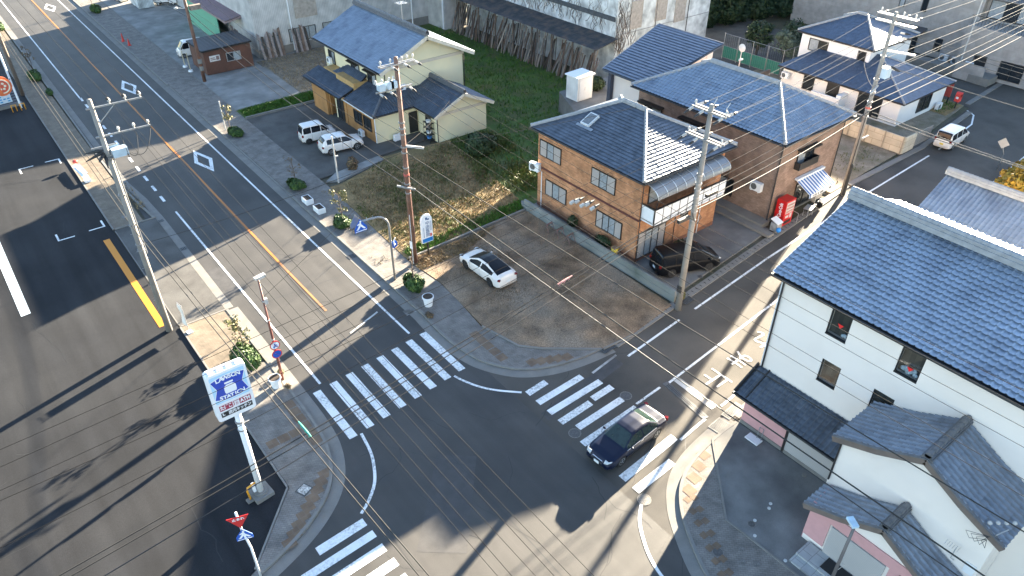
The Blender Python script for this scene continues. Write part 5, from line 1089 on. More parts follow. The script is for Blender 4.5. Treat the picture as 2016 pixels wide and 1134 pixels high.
sedan = dict(zt=[(-2.43, .62), (-2.38, .86), (-2.2, .99), (-1.62, 1.05), (-1.0, 1.40), (-.5, 1.47), (.1, 1.475), (.42, 1.43), (1.18, 1.0), (1.3, .975), (1.9, .90), (2.25, .80), (2.43, .60)],
             zb=[(-2.43, .6), (-2.2, .9), (-1.6, .94), (1.2, .90), (1.9, .82), (2.25, .72), (2.43, .55)], wt=[(-2.43, .6), (-2.2, .74), (-1.65, .76), (-1.0, .58), (.4, .59), (1.15, .74), (2.2, .72), (2.43, .6)])
def crown_x(t, L, W):
    b = MB(); b.box((-1.36, 0, 1.243), (.06, .9, .02)); 
    b = MB(); b.box((2.405, 0, .56), (.06, .62, .025)); b.box((2.40, 0, .64), (.06, .66, .03)); make('grille_bar', b, M_CHROME, t)
    b = MB()
    for s in (-1, 1): b.bar((-1.3, s * .865, .93), (1.1, s * .875, .9), .012, .03); b.bar((-2.1, s * .87, .42), (2.1, s * .875, .42), .014, .03)
    make('side_moulding', b, M_CHROME, t)
    b = MB(); b.box((1.5, 0, 0), (.01, .01, .01)); 
    for s in (-1, 1): q = MB(); q.box((.1, s * .4, .82), (.5, .5, .12)); q.box((-.18, s * .4, 1.05), (.14, .48, .5)); q.ball((-.16, s * .4, 1.33), .1); make('seat', q, mat('seat_grey', (.16, .155, .15), .9), t)
car('sedan', 'black four door sedan driving over the side crosswalk', 'car', (21.75, 17.75, .005), R(184), 4.86, 1.79, win_x=(-1.45, 1.0), ws=(.42, 1.16), rw=(-1.6, -1.0), wheels=(-1.45, 1.42), r=.33, paint_=P_NAVY, bpil=(-.28,), extras=crown_x, side_top=.88, light_z=(.60, .80), trunk_light=(.74, .92), glass=mat('green_tint_glass', (.02, .035, .03), .05, var=.3, scale=4, spec=.8), **sedan)
fast = dict(zt=[(-2.37, .60), (-2.33, .88), (-2.22, 1.05), (-2.05, 1.10), (-1.5, 1.28), (-.7, 1.42), (-.1, 1.445), (.3, 1.40), (1.28, .98), (1.4, .95), (2.0, .82), (2.25, .70), (2.37, .55)],
            zb=[(-2.37, .58), (-2.2, .93), (-1.6, .97), (.5, .88), (1.3, .84), (2.0, .74), (2.25, .64), (2.37, .52)], wt=[(-2.37, .6), (-2.1, .68), (-1.6, .66), (-.8, .58), (.3, .59), (1.25, .74), (2.1, .68), (2.37, .5)])
car('electric_car', 'white fastback car with black glass roof parked on the earth plot', 'car', (25.35, 35.3, .13), R(91), 4.74, 1.85, win_x=(-1.6, 1.0), ws=(.3, 1.26), rw=(-1.98, -.9), wheels=(-1.42, 1.45), r=.34, paint_=P_WHITE, rim=M_RIMD, roof_m=M_ROOFG, glass=M_ROOFG, bpil=(-.25,), side_top=.86, light_z=(.58, .70), trunk_light=(.82, .93), **fast)
suv = dict(zt=[(-2.0, .7), (-1.97, 1.0), (-1.88, 1.25), (-1.62, 1.56), (-1.3, 1.62), (.1, 1.63), (.38, 1.58), (1.0, 1.10), (1.12, 1.06), (1.75, .97), (1.95, .82), (2.0, .6)],
           zb=[(-2.0, .68), (-1.88, 1.0), (-1.5, 1.05), (1.0, .99), (1.7, .88), (1.95, .74), (2.0, .55)], wt=[(-2.0, .6), (-1.6, .62), (.4, .60), (1.0, .72), (1.8, .70), (2.0, .6)])
car('compact_suv', 'white compact crossover parked by the cream house', 'car', (26.75, 60.45, .11), R(-7), 4.0, 1.7, win_x=(-1.5, .85), ws=(.38, .98), rw=(-1.9, -1.6), wheels=(-1.2, 1.3), r=.33, paint_=P_WHITE, bpil=(-.95, -.1), zg=.26, light_z=(.72, .86), trunk_light=(.78, .95), **suv)
def tallvan(L, H, front=1.2, hoodz=1.0): 
    h = L / 2; return dict(zt=[(-h, .75), (-h + .03, 1.05), (-h + .14, H - .12), (-h + .35, H - .01), (h - front - .75, H), (h - front - .5, H - .06), (h - .62, hoodz + .06), (h - .5, hoodz), (h - .12, hoodz - .12), (h, .6)],
                 zb=[(-h, .7), (-h + .1, 1.0), (h - .65, .98), (h - .1, .78), (h, .55)], wt=[(-h, .58), (-h + .3, .62), (h - front - .6, .62), (h - .6, .66), (h, .58)])
k = tallvan(3.4, 1.78, .75, .98)
car('kei_van', 'white tall kei van parked farthest from the road pole at the cream house', 'car', (26.05, 63.95, .11), R(-5), 3.4, 1.48, win_x=(-1.52, 1.0), ws=(.47, 1.05), rw=(-1.66, -1.5), wheels=(-1.12, 1.2), r=.28, paint_=P_WHITE, rim=M_RIMD, bpil=(-.75, .2), side_top=.9, light_z=(.7, .86), trunk_light=(.75, .98), **k)
k = tallvan(4.9, 1.9, 1.15, 1.12); k['wt'] = [(x, y + .12) for x, y in k['wt']]
car('minivan', 'black minivan parked behind the concrete pole at the orange brick house', 'car', (36.95, 27.05, .14), R(-21), 4.9, 1.83, win_x=(-2.2, 1.6), ws=(.82, 1.82), rw=(-2.38, -2.2), wheels=(-1.45, 1.5), r=.34, paint_=P_BLACK, rim=M_RIMD, bpil=(-1.2, .1), side_top=.9, light_z=(.72, .92), trunk_light=(.92, 1.12), **k)
k = tallvan(4.3, 1.78, 1.0, 1.08); k['wt'] = [(x, y + .08) for x, y in k['wt']]
car('minivan', 'white minivan stopped in the side road with its rear to the beige fence', 'car', (73.6, 25.75, .02), R(3), 4.3, 1.7, win_x=(-1.95, 1.4), ws=(.67, 1.5), rw=(-2.1, -1.92), wheels=(-1.3, 1.35), r=.32, paint_=P_WHITE, bpil=(-1.0, .15), side_top=.9, light_z=(.72, .9), trunk_light=(.8, 1.15), plate=mat('plate_yellow', (.7, .5, .05), .5), **k)
def cabover(L, H):
    h = L / 2; return dict(zt=[(-h, .8), (-h + .03, 1.1), (-h + .12, H - .1), (-h + .35, H), (h - 1.0, H), (h - .75, H - .05), (h - .25, 1.1), (h - .1, 1.0), (h, .6)], zb=[(-h, .75), (-h + .1, 1.02), (h - .25, 1.0), (h, .55)], wt=[(-h, .6), (-h + .3, .63), (h - .8, .63), (h, .6)])
k = cabover(3.4, 1.9)
car('kei_van', 'white cab-over kei van parked beside the brown cabin', 'car', (24.9, 96.7, .11), R(176), 3.4, 1.48, win_x=(-1.5, 1.3), ws=(.92, 1.5), rw=(-1.62, -1.46), wheels=(-1.05, 1.15), r=.27, paint_=P_WHITE, bpil=(-.7, .3), side_top=.9, light_z=(.7, .86), **k)
# kei truck and cars before the workshop, at the top edge of the picture
def truck(loc, rz, label):
    t = thing('kei_truck', label, 'truck', loc, rz)
    b = MB(); b.bx(-1.68, .55, -.72, .72, .55, .68); make('bed_floor', b, mat('bed_grey', (.3, .31, .31), .7, var=.3), t)
    b = MB(); b.bx(-1.68, .5, -.74, -.69, .5, .95); b.bx(-1.68, .5, .69, .74, .5, .95); b.bx(-1.7, -1.65, -.69, .69, .5, .95); b.bx(.5, .55, -.69, .69, .5, 1.25); make('bed_gate', b, P_WHITE, t)
    b = MB(); 
    for s in (0, 1): pass
    pr = [(.6, .35), (1.68, .35), (1.68, .85), (1.35, 1.72), (.68, 1.76), (.6, 1.6)]
    b.add([(x, -.72, z) for x, z in pr] + [(x, .72, z) for x, z in pr], [(0, 1, 2, 3, 4, 5), (11, 10, 9, 8, 7, 6)] + [(i, 6 + i, 6 + (i + 1) % 6, (i + 1) % 6) for i in range(6)]); make('cab', b, P_WHITE, t)
    b = MB(); b.slab([(1.655, -.64, .92), (1.655, .64, .92), (1.375, .6, 1.66), (1.375, -.6, 1.66)], (.012, 0, .006)); make('windscreen', b, M_CGLASS, t)
    for s in (-1, 1): b = MB(); b.slab([(.75, s * .722, .95), (1.52, s * .722, .95), (1.3, s * .722, 1.6), (.75, s * .722, 1.6)], (0, s * .008, 0)); make('side_window', b, M_CGLASS, t)
    for wx in (-1.0, 1.15):
        for s in (-1, 1): q = MB(); q.tube([(wx, s * .62 - .08, .27), (wx, s * .62 + .08, .27)], .27, 16); wh = make('wheel', q, M_TYRE, t); q = MB(); q.tube([(wx, s * .7 - .006, .27), (wx, s * .7 + .012, .27)], .15, 12); make('rim', q, M_RIM, wh)
    b = MB(); b.bx(-1.6, 1.5, -.5, .5, .3, .54); make('chassis', b, M_WELL, t); return t
p = at(322, 12); truck((p.x + .6, p.y + .3, .11), R(-30), 'white kei truck with empty bed before the green shed')
k = cabover(3.4, 1.9); p = at(243, 6); car('kei_van', 'white van at the top edge parked beside a grey box trailer', 'car', (p.x, p.y + 1.5, .11), R(100), 3.4, 1.48, win_x=(-1.5, 1.3), ws=(.92, 1.5), rw=(-1.62, -1.46), wheels=(-1.05, 1.15), r=.27, paint_=P_WHITE, bpil=(-.7, .3), **k)
p = at(275, 20); t = thing('box_trailer', 'weathered grey box container standing by the workshop forecourt', 'container', (p.x + 1.0, p.y + 2, .11)); b = MB(); b.bx(p.x, p.x + 2.2, p.y, p.y + 4.5, .15, 2.3); make('body', b, M_CORRS, t); b = MB(); b.bx(p.x - .04, p.x + 2.24, p.y - .04, p.y + 4.54, 2.3, 2.4); make('roof', b, M_RIDGE, t)
p = at(362, 8); car('hatchback', 'white hatchback at the top edge beside the kei truck', 'car', (p.x + 1.2, p.y + 1.5, .11), R(80), 3.9, 1.66, win_x=(-1.5, .85), ws=(.38, .98), rw=(-1.9, -1.6), wheels=(-1.2, 1.25), r=.3, paint_=P_SILVER, bpil=(-.95, -.1), **{kk: [(x * .97, y * .93 if kk != 'wt' else y) for x, y in vv] for kk, vv in suv.items()})

# ------------------------------------------------------------------ utility poles and their wires
M_POLE = mat('pole_concrete', (.24, .225, .205), .8, var=.12, scale=3, fine=.1, tint=(.17, .16, .148), tscale=.8, tamt=.4)
M_POLEB = mat('pole_brown', (.15, .075, .05), .6, var=.25, scale=2, tint=(.22, .13, .1), tscale=1.5, tamt=.3)
M_GALV = mat('galvanised', (.30, .30, .30), .45, metal=.55, var=.1)
M_PORC = mat('porcelain', (.5, .48, .45), .25, var=.05)
M_WIRE = mat('cable_grey', (.02, .0195, .019), .9, metal=0, spec=.1, var=.1)
M_WIREL = mat('cable_pale', (.05, .048, .045), .9, metal=0, spec=.1, var=.1)
M_WIRESUN = mat('cable_sunlit', (.14, .135, .125), .8, var=.1, spec=.2)  # paler cable copy: sunlight on the right-hand wires put into the colour
M_WIRED = mat('cable_black', (.025, .025, .026), .6, var=.1)
M_RED = mat('red_guard', (.42, .09, .07), .6, var=.15)
def shaft(t, x, y, h, r0, r1, m, z0=0):
    b = MB(); b.tube([(x, y, z0), (x, y, z0 + h * .5), (x, y, z0 + h - .03), (x, y, z0 + h)], [r0, (r0 + r1) / 2, r1, r1 * .6], 16); return make('shaft', b, m, t, True)
def arm(t, a, c, wd=.08, name='crossarm', m=None):
    b = MB(); b.bar(a, c, wd, wd); return make(name, b, m or M_GALV, t)
def insul(t, p, d, L=.42, r=.075, pin=False, black=True):
    """stack of porcelain discs from p along d (or a pin insulator standing up), with a black clamp cover"""
    p = Vector(p); d = Vector(d).normalized(); b = MB()
    if pin: b.tube([p, p + Vector((0, 0, .12)), p + Vector((0, 0, .13)), p + Vector((0, 0, .22)), p + Vector((0, 0, .30))], [.03, .03, r, r, .04], 10); o = make('insulator', b, M_PORC, t); return p + Vector((0, 0, .27))
    n = 4
    for k in range(n):
        q = p + d * (.08 + L * k / n); b.tube([q, q + d * .03, q + d * .07], [r * .6, r, r * .45], 10)
    o = make('insulator', b, M_PORC, t); e = p + d * (L + .05)
    if black: c = MB(); c.tube([e, e + d * .12, e + d * .42], [.06, .085, .03], 8); make('clamp_cover', c, M_WIRED, o)
    return e + d * .4
def bandc(t, x, y, z, r, m=None, h=.1, name='band'):
    b = MB(); b.tube([(x, y, z), (x, y, z + h)], r, 14); return make(name, b, m or M_GALV, t)
WPTS = []
def wire(a, c, sag=.35, r=.014, m=None, label='', group='overhead wires', ext=0.0, name='overhead_wire'):
    a = Vector(a); c = Vector(c); c = a + (c - a) * (1 + ext); pts = []
    n = 22
    for i in range(n + 1):
        s = i / n; p = a.lerp(c, s); p.z -= 4 * sag * s * (1 - s); pts.append(p)
    WPTS.append(pts); b = MB(); b.tube(pts, r, 5, False); return whole(name, b, m or M_WIRE, label, 'wire', group, True)

# grey pole at the edge of the car park
LPx, LPy = 5.3, 42.8
LP = thing('utility_pole', 'tall grey concrete utility pole leaning over the amber car park line', 'utility pole', (LPx, LPy, .04))
shaft(LP, LPx, LPy, 15.6, .21, .12, M_POLE); arm(LP, (5.0, LPy, 15.1), (7.85, LPy, 15.1)); arm(LP, (5.0, LPy, 13.5), (7.85, LPy, 13.5))
b = MB(); b.bar((5.4, LPy, 14.2), (6.4, LPy, 15.05), .04, .04); make('brace', b, M_GALV, LP)
LPtop = [insul(LP, (x, LPy, 15.14), (0, 0, 1), pin=True) for x in (6.2, 7.0, 7.75)]; LPmid = [insul(LP, (x, LPy, 13.54), (0, 0, 1), pin=True) for x in (6.2, 7.0, 7.75)]
b = MB(); b.ball((6.95, LPy, 15.42), .09, 8, 5); b.ball((6.15, LPy, 15.42), .09, 8, 5); b.ball((7.7, LPy, 15.42), .09, 8, 5); make('bird_guard', b, M_WIRED, LP)
b = MB(); b.box((5.9, LPy - .1, 12.5), (.8, .5, .45)); b.box((5.7, LPy + .25, 12.7), (.5, .2, .3)); make('switch_box', b, mat('switch_blue', (.40, .50, .58), .4, var=.1), LP)
for k, (dx, dy, dz) in enumerate(((-.9, .35, -.1), (-1.0, .0, -.3), (-.45, -.5, -.2), (-.15, -.75, -.45))):
    b = MB(); s = Vector((5.15, LPy, 12.75 - .1 * k)); e = s + Vector((dx, dy, dz)); b.tube([s, s.lerp(e, .25), e], [.04, .10, .03], 8); o = make('cable_termination', b, M_WIRED, LP)
b = MB(); b.bar((4.6, LPy + .1, 12.9), (5.9, LPy + .1, 12.9), .06, .08); b.bar((4.8, LPy - .1, 12.4), (5.9, LPy - .1, 12.4), .06, .08); make('bracket', b, M_GALV, LP)
for k, x in enumerate((6.2, 7.0, 7.75)):
    b = MB(); pts = []
    for i in range(11): s = i / 10; p = Vector((x, LPy - .2, 13.4)).lerp(Vector((6.2 + .1 * k, LPy - .3, 12.4)), s); p.z -= 2.2 * s * (1 - s); p.y -= 1.6 * s * (1 - s); pts.append(p)
    b.tube(pts, .018, 5, False); make('jumper_lead', b, M_WIRED, LP)
for z in (12.2, 9.9, 7.9, 6.6, 6.2): bandc(LP, LPx, LPy, z, .21)
b = MB(); b.rod((5.48, LPy - .16, 12.2), (5.52, LPy - .2, 6.0), .035); make('riser_pipe', b, M_GALV, LP)
for k in range(16): z = 2.0 + .6 * k; b = MB(); b.rod((LPx - .3 * (k % 2) - .0, LPy - .02, z), (LPx + .3 * (1 - k % 2), LPy - .02, z), .012, 5); make('step_bolt', b, M_GALV, LP)
# brown pole between the plots
BPx, BPy = 21.9, 39.6
BP = thing('utility_pole', 'brown steel utility pole beside the clinic sign at the road', 'utility pole', (BPx, BPy, .1))
shaft(BP, BPx, BPy, 15.2, .2, .13, M_POLEB, .1); arm(BP, (20.7, BPy - .12, 14.85), (23.2, BPy - .12, 14.85), .1); arm(BP, (20.7, BPy + .12, 14.85), (23.2, BPy + .12, 14.85), .1)
BPtop = [insul(BP, (x, BPy - .2, 14.85), (0, -1, -.05)) for x in (21.4, 22.3, 23.1)]; [insul(BP, (x, BPy, 14.95), (0, 0, 1), pin=True) for x in (20.8, 21.5, 22.3, 22.7, 23.1)]
arm(BP, (20.3, BPy, 13.35), (22.9, BPy, 13.35), .09); b = MB()
for x in (20.7, 21.3, 21.55): b.box((x, BPy, 13.65), (.42, .4, .42))
make('switch_box', b, mat('switch_blue', (.40, .50, .58), .4), BP)
BPmid = [insul(BP, (x, BPy - .1, 13.3), (0, -1, -.1)) for x in (20.5, 21.2, 22.6)]; [insul(BP, (x, BPy, 13.85), (0, 0, 1), pin=True) for x in (20.35, 20.8, 21.3, 21.6)]
for z in (11.0, 10.6, 10.2, 9.3, 8.9, 7.8, 6.6, 5.9): bandc(BP, BPx, BPy, z, .205)
bandc(BP, BPx, BPy, 7.25, .212, M_RED, .14, 'red_band')
b = MB(); b.bar((22.0, BPy - .1, 9.4), (23.0, BPy - .7, 9.2), .12, .14); make('bracket', b, M_PORC, BP); b = MB(); b.bar((21.2, BPy + .2, 6.6), (22.2, BPy - .5, 6.3), .1, .12); make('bracket', b, M_GALV, BP)
b = MB(); b.bx(BPx - .225, BPx - .14, BPy - .18, BPy + .05, 1.5, 2.1); make('number_plate', b, M_WPL, BP); b = MB(); b.rod((BPx - .17, BPy - .14, .2), (BPx - .15, BPy - .14, 4.3), .035); make('riser_pipe', b, M_PORC, BP)
b = MB(); b.rod((BPx + .17, BPy - .1, .2), (BPx + .12, BPy - .06, 14.2), .028); make('edge_strip', b, mat('strip_pink', (.45, .25, .21), .5), BP)  # thin pinkish strip running up one edge of the shaft
# concrete pole at the orange house
RPx, RPy = 33.0, 24.1
RP = thing('utility_pole', 'pale concrete utility pole standing in front of the black minivan', 'utility pole', (RPx, RPy, .05))
shaft(RP, RPx, RPy, 14.4, .22, .13, M_POLE); RPt, RPm, RPtw, RPmw = [], [], [], []
for z, ya, yb in ((14.0, 22.9, 25.3), (12.3, 22.9, 25.5)):
    for dx in (-.16, .16): arm(RP, (RPx + dx, ya, z), (RPx + dx, yb, z), .11)
    for y in (ya + .15, (ya + yb) / 2 + .3, yb - .15):
        (RPt if z > 13 else RPm).append(insul(RP, (RPx + .2, y, z), (1, 0, 0), .38, .09)); (RPtw if z > 13 else RPmw).append(insul(RP, (RPx - .2, y, z), (-1, 0, -.25), .38, .09))
    for y in (ya + .1, yb - .1): insul(RP, (RPx, y, z + .05), (0, 0, 1), pin=True)
b = MB()
for y in (23.1, 24.0): b.tube([(RPx + .1, y, 14.1), (RPx + .05, y, 14.45), (RPx + .3, y, 14.7)], .03, 6)
make('arcing_horn', b, M_PORC, RP)
for z in (10.0, 9.4, 9.0, 8.5, 8.0, 7.5, 6.9): bandc(RP, RPx, RPy, z, .2)
b = MB(); b.box((RPx - .9, RPy + .0, 7.3), (1.0, .22, .22)); o = make('cable_closure', b, M_WIRED, RP); b = MB(); b.box((RPx + 1.6, RPy + .1, 8.2), (1.0, .2, .2)); make('cable_closure', b, M_WIRED, RP)
b = MB(); b.tube([(RPx + .2, RPy - .1, 7.6), (RPx + .55, RPy - .2, 7.0), (RPx + .3, RPy - .15, 6.6), (RPx - .1, RPy - .2, 7.0), (RPx - .3, RPy - .1, 7.6)], .025, 5); make('jumper_lead', b, M_WIRED, RP)
b = MB()
for k in range(4): b.bx(RPx - .235, RPx - .2, RPy - .19 + .1 * k, RPy - .13 + .1 * k, 1.5, 2.0)
make('warning_stripes', b, M_WIRED, RP)
# pole at the far plot
FPx, FPy = 56.2, 26.3
FP = thing('utility_pole', 'grey utility pole crowded with wires in front of the white slate roofed house', 'utility pole', (FPx, FPy, .05))
shaft(FP, FPx, FPy, 15.1, .21, .13, M_POLE); FPt, FPs = [], []
for z in (14.8, 14.3):
    for dx in (-.14, .14): arm(FP, (FPx + dx, 24.6, z), (FPx + dx, 27.6, z), .1)
for y in (24.8, 25.7, 27.4): FPt.append(insul(FP, (FPx + .2, y, 14.8), (1, 0, 0), .36, .08)); insul(FP, (FPx, y, 14.9), (0, 0, 1), pin=True)
arm(FP, (FPx - .3, FPy - .15, 13.0), (FPx + 1.6, FPy - .15, 13.0), .1)
for k, x in enumerate((.4, .9, 1.5)): FPs.append(insul(FP, (FPx + x, FPy - .25, 13.0 + .5 * (k == 1)), (.1, -1, 0), .36, .09))
for k in range(3): FPs.append(insul(FP, (FPx + .2 + .4 * k, FPy - .3, 11.2 - .2 * k), (.1, -1, -.1), .36, .09))
arm(FP, (FPx, FPy - .1, 12.3), (FPx + .9, FPy - 1.9, 12.2), .12, 'outrigger', M_PORC); b = MB(); b.box((FPx + .4, FPy - .3, 10.6), (.7, .6, .8)); make('switch_box', b, mat('switch_blue', (.40, .50, .58)), FP)
for z in (11.8, 10, 9, 8.2, 7.6, 7.0): bandc(FP, FPx, FPy, z, .205)
bandc(FP, FPx, FPy, 7.7, .21, M_RED, .15, 'red_band'); b = MB(); b.tube([(FPx - .1, FPy - .12, .1), (FPx - .1, FPy - .12, 2.9), (FPx - .17, FPy - .1, 3.0), (FPx - .14, FPy - .1, 7.2)], [.14, .14, .04, .035], 8); make('black_cover', b, M_WIRED, FP)
arm(FP, (FPx - .9, FPy - .3, 9.2), (FPx + .1, FPy - .2, 9.6), .1, 'bracket', M_PORC); arm(FP, (FPx + .1, FPy - .2, 5.2), (FPx + .8, FPy - .3, 5.3), .1, 'bracket', M_PORC)
# poles at the upper left
SPx, SPy = 22.85, 86.5
SP = thing('utility_pole', 'brown utility pole standing at the corner of the brown cabin', 'utility pole', (SPx, SPy, .1)); shaft(SP, SPx, SPy, 12.5, .21, .14, M_POLEB, .1)
b = MB(); b.box((SPx + .9, SPy, 8.2), (1.2, .5, .5)); b.box((SPx + .5, SPy + .5, 9.2), (.5, .8, .4)); make('cable_closure', b, mat('weathered_box', (.2, .16, .13), .7, var=.4), SP); bandc(SP, SPx, SPy, 2.2, .23, M_CONC, .5); bandc(SP, SPx, SPy, 1.4, .23, M_CONC, .5)
b = MB(); b.bar((SPx, SPy, 8.2), (SPx - 1.0, SPy, 8.4), .05, .05); b.ball((SPx - 1.1, SPy, 8.4), .17, 8, 6, (1.3, 1, .8)); make('street_light', b, M_PORC, SP)
UPx, UPy = 5.6, 94.6
UP = thing('utility_pole', 'dark wooden looking utility pole at the left edge beyond the car park', 'utility pole', (UPx, UPy, .1)); shaft(UP, UPx, UPy, 15.5, .21, .13, mat('pole_umber', (.16, .125, .10), .8, var=.2), .1); arm(UP, (5.0, UPy, 15.1), (7.85, UPy, 15.1))
G1 = 'wires along the left edge of the main road'
for k, (n_) in enumerate(('pole side', 'middle', 'road side')):
    p = LPtop[k]; x = p.x; wire(p, (x, 94.6, 15.3), .5, .009, M_WIRE, 'top arm wire running up the main road, %s of three' % n_, G1, .9); wire(p, (x + .2, -6, 14.6), .8, .009, M_WIRE, 'top arm wire running down over the crossing, %s of three' % n_, G1, .2)
    p = LPmid[k]; wire(p, (x, 94.6, 13.5), .6, .009, M_WIRE, 'lower arm wire running up the main road, %s of three' % n_, G1, .9); wire(p, (x + .9, -6, 12.6), .9, .009, M_WIRE, 'lower arm wire running down over the crossing, %s of three' % n_, G1, .2)
e = at(834, 1134, 7.4)
for k, dx in enumerate((0, .26)):
    n_ = ('kerb side', 'road side')[k]; wire((5.2 + dx, LPy - .2, 8.0), (5.35 + dx, 94.6, 8.6), .5, .024, M_WIREL, 'thick pale cable up the left pavement, %s of two' % n_, G1, .5); wire((5.2 + dx, LPy - .2, 8.0), (e.x + dx, e.y, e.z), .45, .024, M_WIREL, 'thick pale cable down over the corner pavement, %s of two' % n_, G1, .35)
G2 = 'wires along the right side of the main road'
for k, n_ in enumerate(('road side', 'middle', 'house side')):
    p = BPtop[k]; wire(p, (p.x + .6, -18, 14.4), 1.0, .010, M_WIRE, 'top wire from the brown pole towards the white building, %s of three' % n_, G2); p = BPmid[k]; wire(p, (p.x + .6, -18, 12.8), 1.0, .010, M_WIRE, 'second row wire from the brown pole towards the white building, %s of three' % n_, G2)
for k, (z0, z1, m_, r_) in enumerate(((7.4, 8.0, M_WIREL, .035), (6.4, 7.2, M_WIRED, .03), (9.1, 10.6, M_WIREL, .014), (10.3, 11.8, M_WIREL, .014))):
    wire((BPx, BPy + .2, z0), (SPx, SPy, z1), .7 + .1 * k, r_, m_, ('thick pale', 'thick black', 'thin lower', 'thin upper')[k] + ' cable between the brown pole and the cabin pole', G2, 0); wire((SPx, SPy, z1), (SPx + .1, 160, z1), .8, r_, m_, ('thick pale', 'thick black', 'thin lower', 'thin upper')[k] + ' cable leaving the cabin pole up the road', G2, 0)
K1 = at(1114, 551, 7.0); K2 = at(1159, 503, 7.4)
for k, (z, tgt, m_, r_, n_) in enumerate(((7.3, at(1317, 699, 6.8), M_WIREL, .035, 'thick pale'), (6.6, at(1290, 706, 6.2), M_WIRED, .026, 'thick black'), (9.0, at(1418, 675, 8.2), M_WIREL, .028, 'medium pale'))):
    wire((BPx, BPy - .2, z), tgt, .25, r_, m_, n_ + ' cable from the brown pole across the earth plot', G2, 1.2)
G3 = 'wires along the side road'
for k, n_ in enumerate(('near', 'middle', 'far')):
    wire(RPt[k], (FPx - .2, (24.8, 25.7, 27.4)[k], 14.8), .35, .010, M_WIRESUN, 'top wire from the pale pole up the side road, %s of three' % n_, G3); wire(RPm[k], (FPx - .2, (24.9, 25.9, 27.2)[k], 13.2), .4, .010, M_WIRESUN, 'second row wire from the pale pole up the side road, %s of three' % n_, G3)
    wire(FPt[k], (112, (26.2, 27.4, 29.4)[k], 15.2), .6, .016, M_WIRESUN, 'top wire from the crowded pole past the apartments, %s of three' % n_, G3, .3); wire((FPx + .1, FPy - .3 * k, 12.6 - .8 * k), (112, 27 + k, 13 - .7 * k), .7, .017, M_WIRESUN, 'lower wire from the crowded pole past the apartments, %s of three' % n_, G3, .3)
    wire(RPmw[k], (-25, 20.2 + .8 * k, 13.0), .9, .010, M_WIRE, 'second row wire from the pale pole over the crossing, %s of three' % n_, G3, .2)
for k, (z0, z1, m_, r_, n_) in enumerate(((9.9, 10.5, M_WIREL, .012, 'topmost'), (9.2, 9.7, M_WIREL, .012, 'second'), (8.6, 8.9, M_WIREL, .02, 'third'), (8.2, 8.2, M_WIREL, .03, 'fourth'), (7.6, 7.5, M_WIRED, .035, 'lowest'))):
    wire((RPx + .2, RPy - .1 * (k % 2), z0), (FPx - .1, FPy - .15, z1), .35, r_, m_, '%s low cable from the pale pole up the side road' % n_, G3); wire((FPx + .1, FPy - .15, z1), (112, 29, z1 + .3), .6, r_ * .85, M_WIRESUN, '%s low cable from the crowded pole past the apartments' % n_, G3, .2)
for k, (u, v, z, m_, r_, n_) in enumerate(((87, 1134, 7.2, M_WIREL, .026, 'thick pale near'), (112, 1134, 7.0, M_WIREL, .024, 'thick pale far'), (180, 1134, 6.6, M_WIRED, .022, 'black'))):
    wire((RPx - .2, RPy, 8.4 - .3 * k), at(u, v, z), .5, r_, m_, n_ + ' cable from the pale pole to the lower left corner', G3, .3)
for k, (u, v, z) in enumerate(((0, 969, 11.0), (0, 1062, 10.2))): wire((RPx - .2, RPy, 10.6 - .5 * k), at(u, v, z), .6, .011, M_WIRE, ('upper', 'lower')[k] + ' thin wire from the pale pole over the car park', G3, .2)
for k in range(5):
    p = FPs[k]; wire(p, (59 + k * .9, -22, p.z - .4), .8, .016, M_WIRESUN, ('first', 'second', 'third', 'fourth', 'fifth')[k] + ' wire from the crowded pole to the right edge, counted from the top', 'wires leaving the crowded pole to the right')
for k in range(2): wire((FPx + .3, FPy - .3, 7.4 - .3 * k), (60 + k, -20, 7.5), .9, .035, M_WIRESUN, ('upper', 'lower')[k] + ' thick low cable from the crowded pole over the white minivan', 'wires leaving the crowded pole to the right')
wire((LPx + .1, LPy, 6.6), (BPx, BPy, 9.0), .35, .013, M_WIRE, 'thin span wire across the main road between the grey and brown poles', 'service wires'); wire((BPx, BPy - .1, 9.2), (RPx + .5, RPy + 6, 12.2), .15, .014, M_WIREL, 'thin span wire from the brown pole over the orange brick house', 'service wires')
wire((9.15, 33.8, 6.2), (BPx, BPy, 8.6), .2, .011, M_WIRE, 'thin wire from the brown lamp post to the brown pole', 'service wires'); wire((BPx, BPy + .1, 7.0), (26.5, 48, .15), 0, .012, M_WIRE, 'guy wire from the brown pole down into the weeds', 'guy wires'); wire((SPx, SPy, 8.4), (29.4, 69.5, 3.2), .4, .012, M_WIREL, 'service wire from the cabin pole to the cream house porch', 'service wires')
wire((FPx - .1, FPy, 9.4), (73.2, 36, 5.3), .3, .012, M_WIRE, 'service wire from the crowded pole to the white slate roofed house', 'service wires'); wire((BPx, BPy, 9.4), (36.2, 55.6, 4.3), .3, .012, M_WIRE, 'service wire from the brown pole to the cream house annex', 'service wires')
for k in range(5):
    p = at(1120 + 10 * k, 402 + 3 * k - 5 * (k % 2), 12.0); t = thing('line_insulator', 'white strain insulator hanging in the wires before the orange brick house', 'insulator', p, None, 'strain insulators in the wires'); insul(t, p, (1, .05, .12), .26, .10)
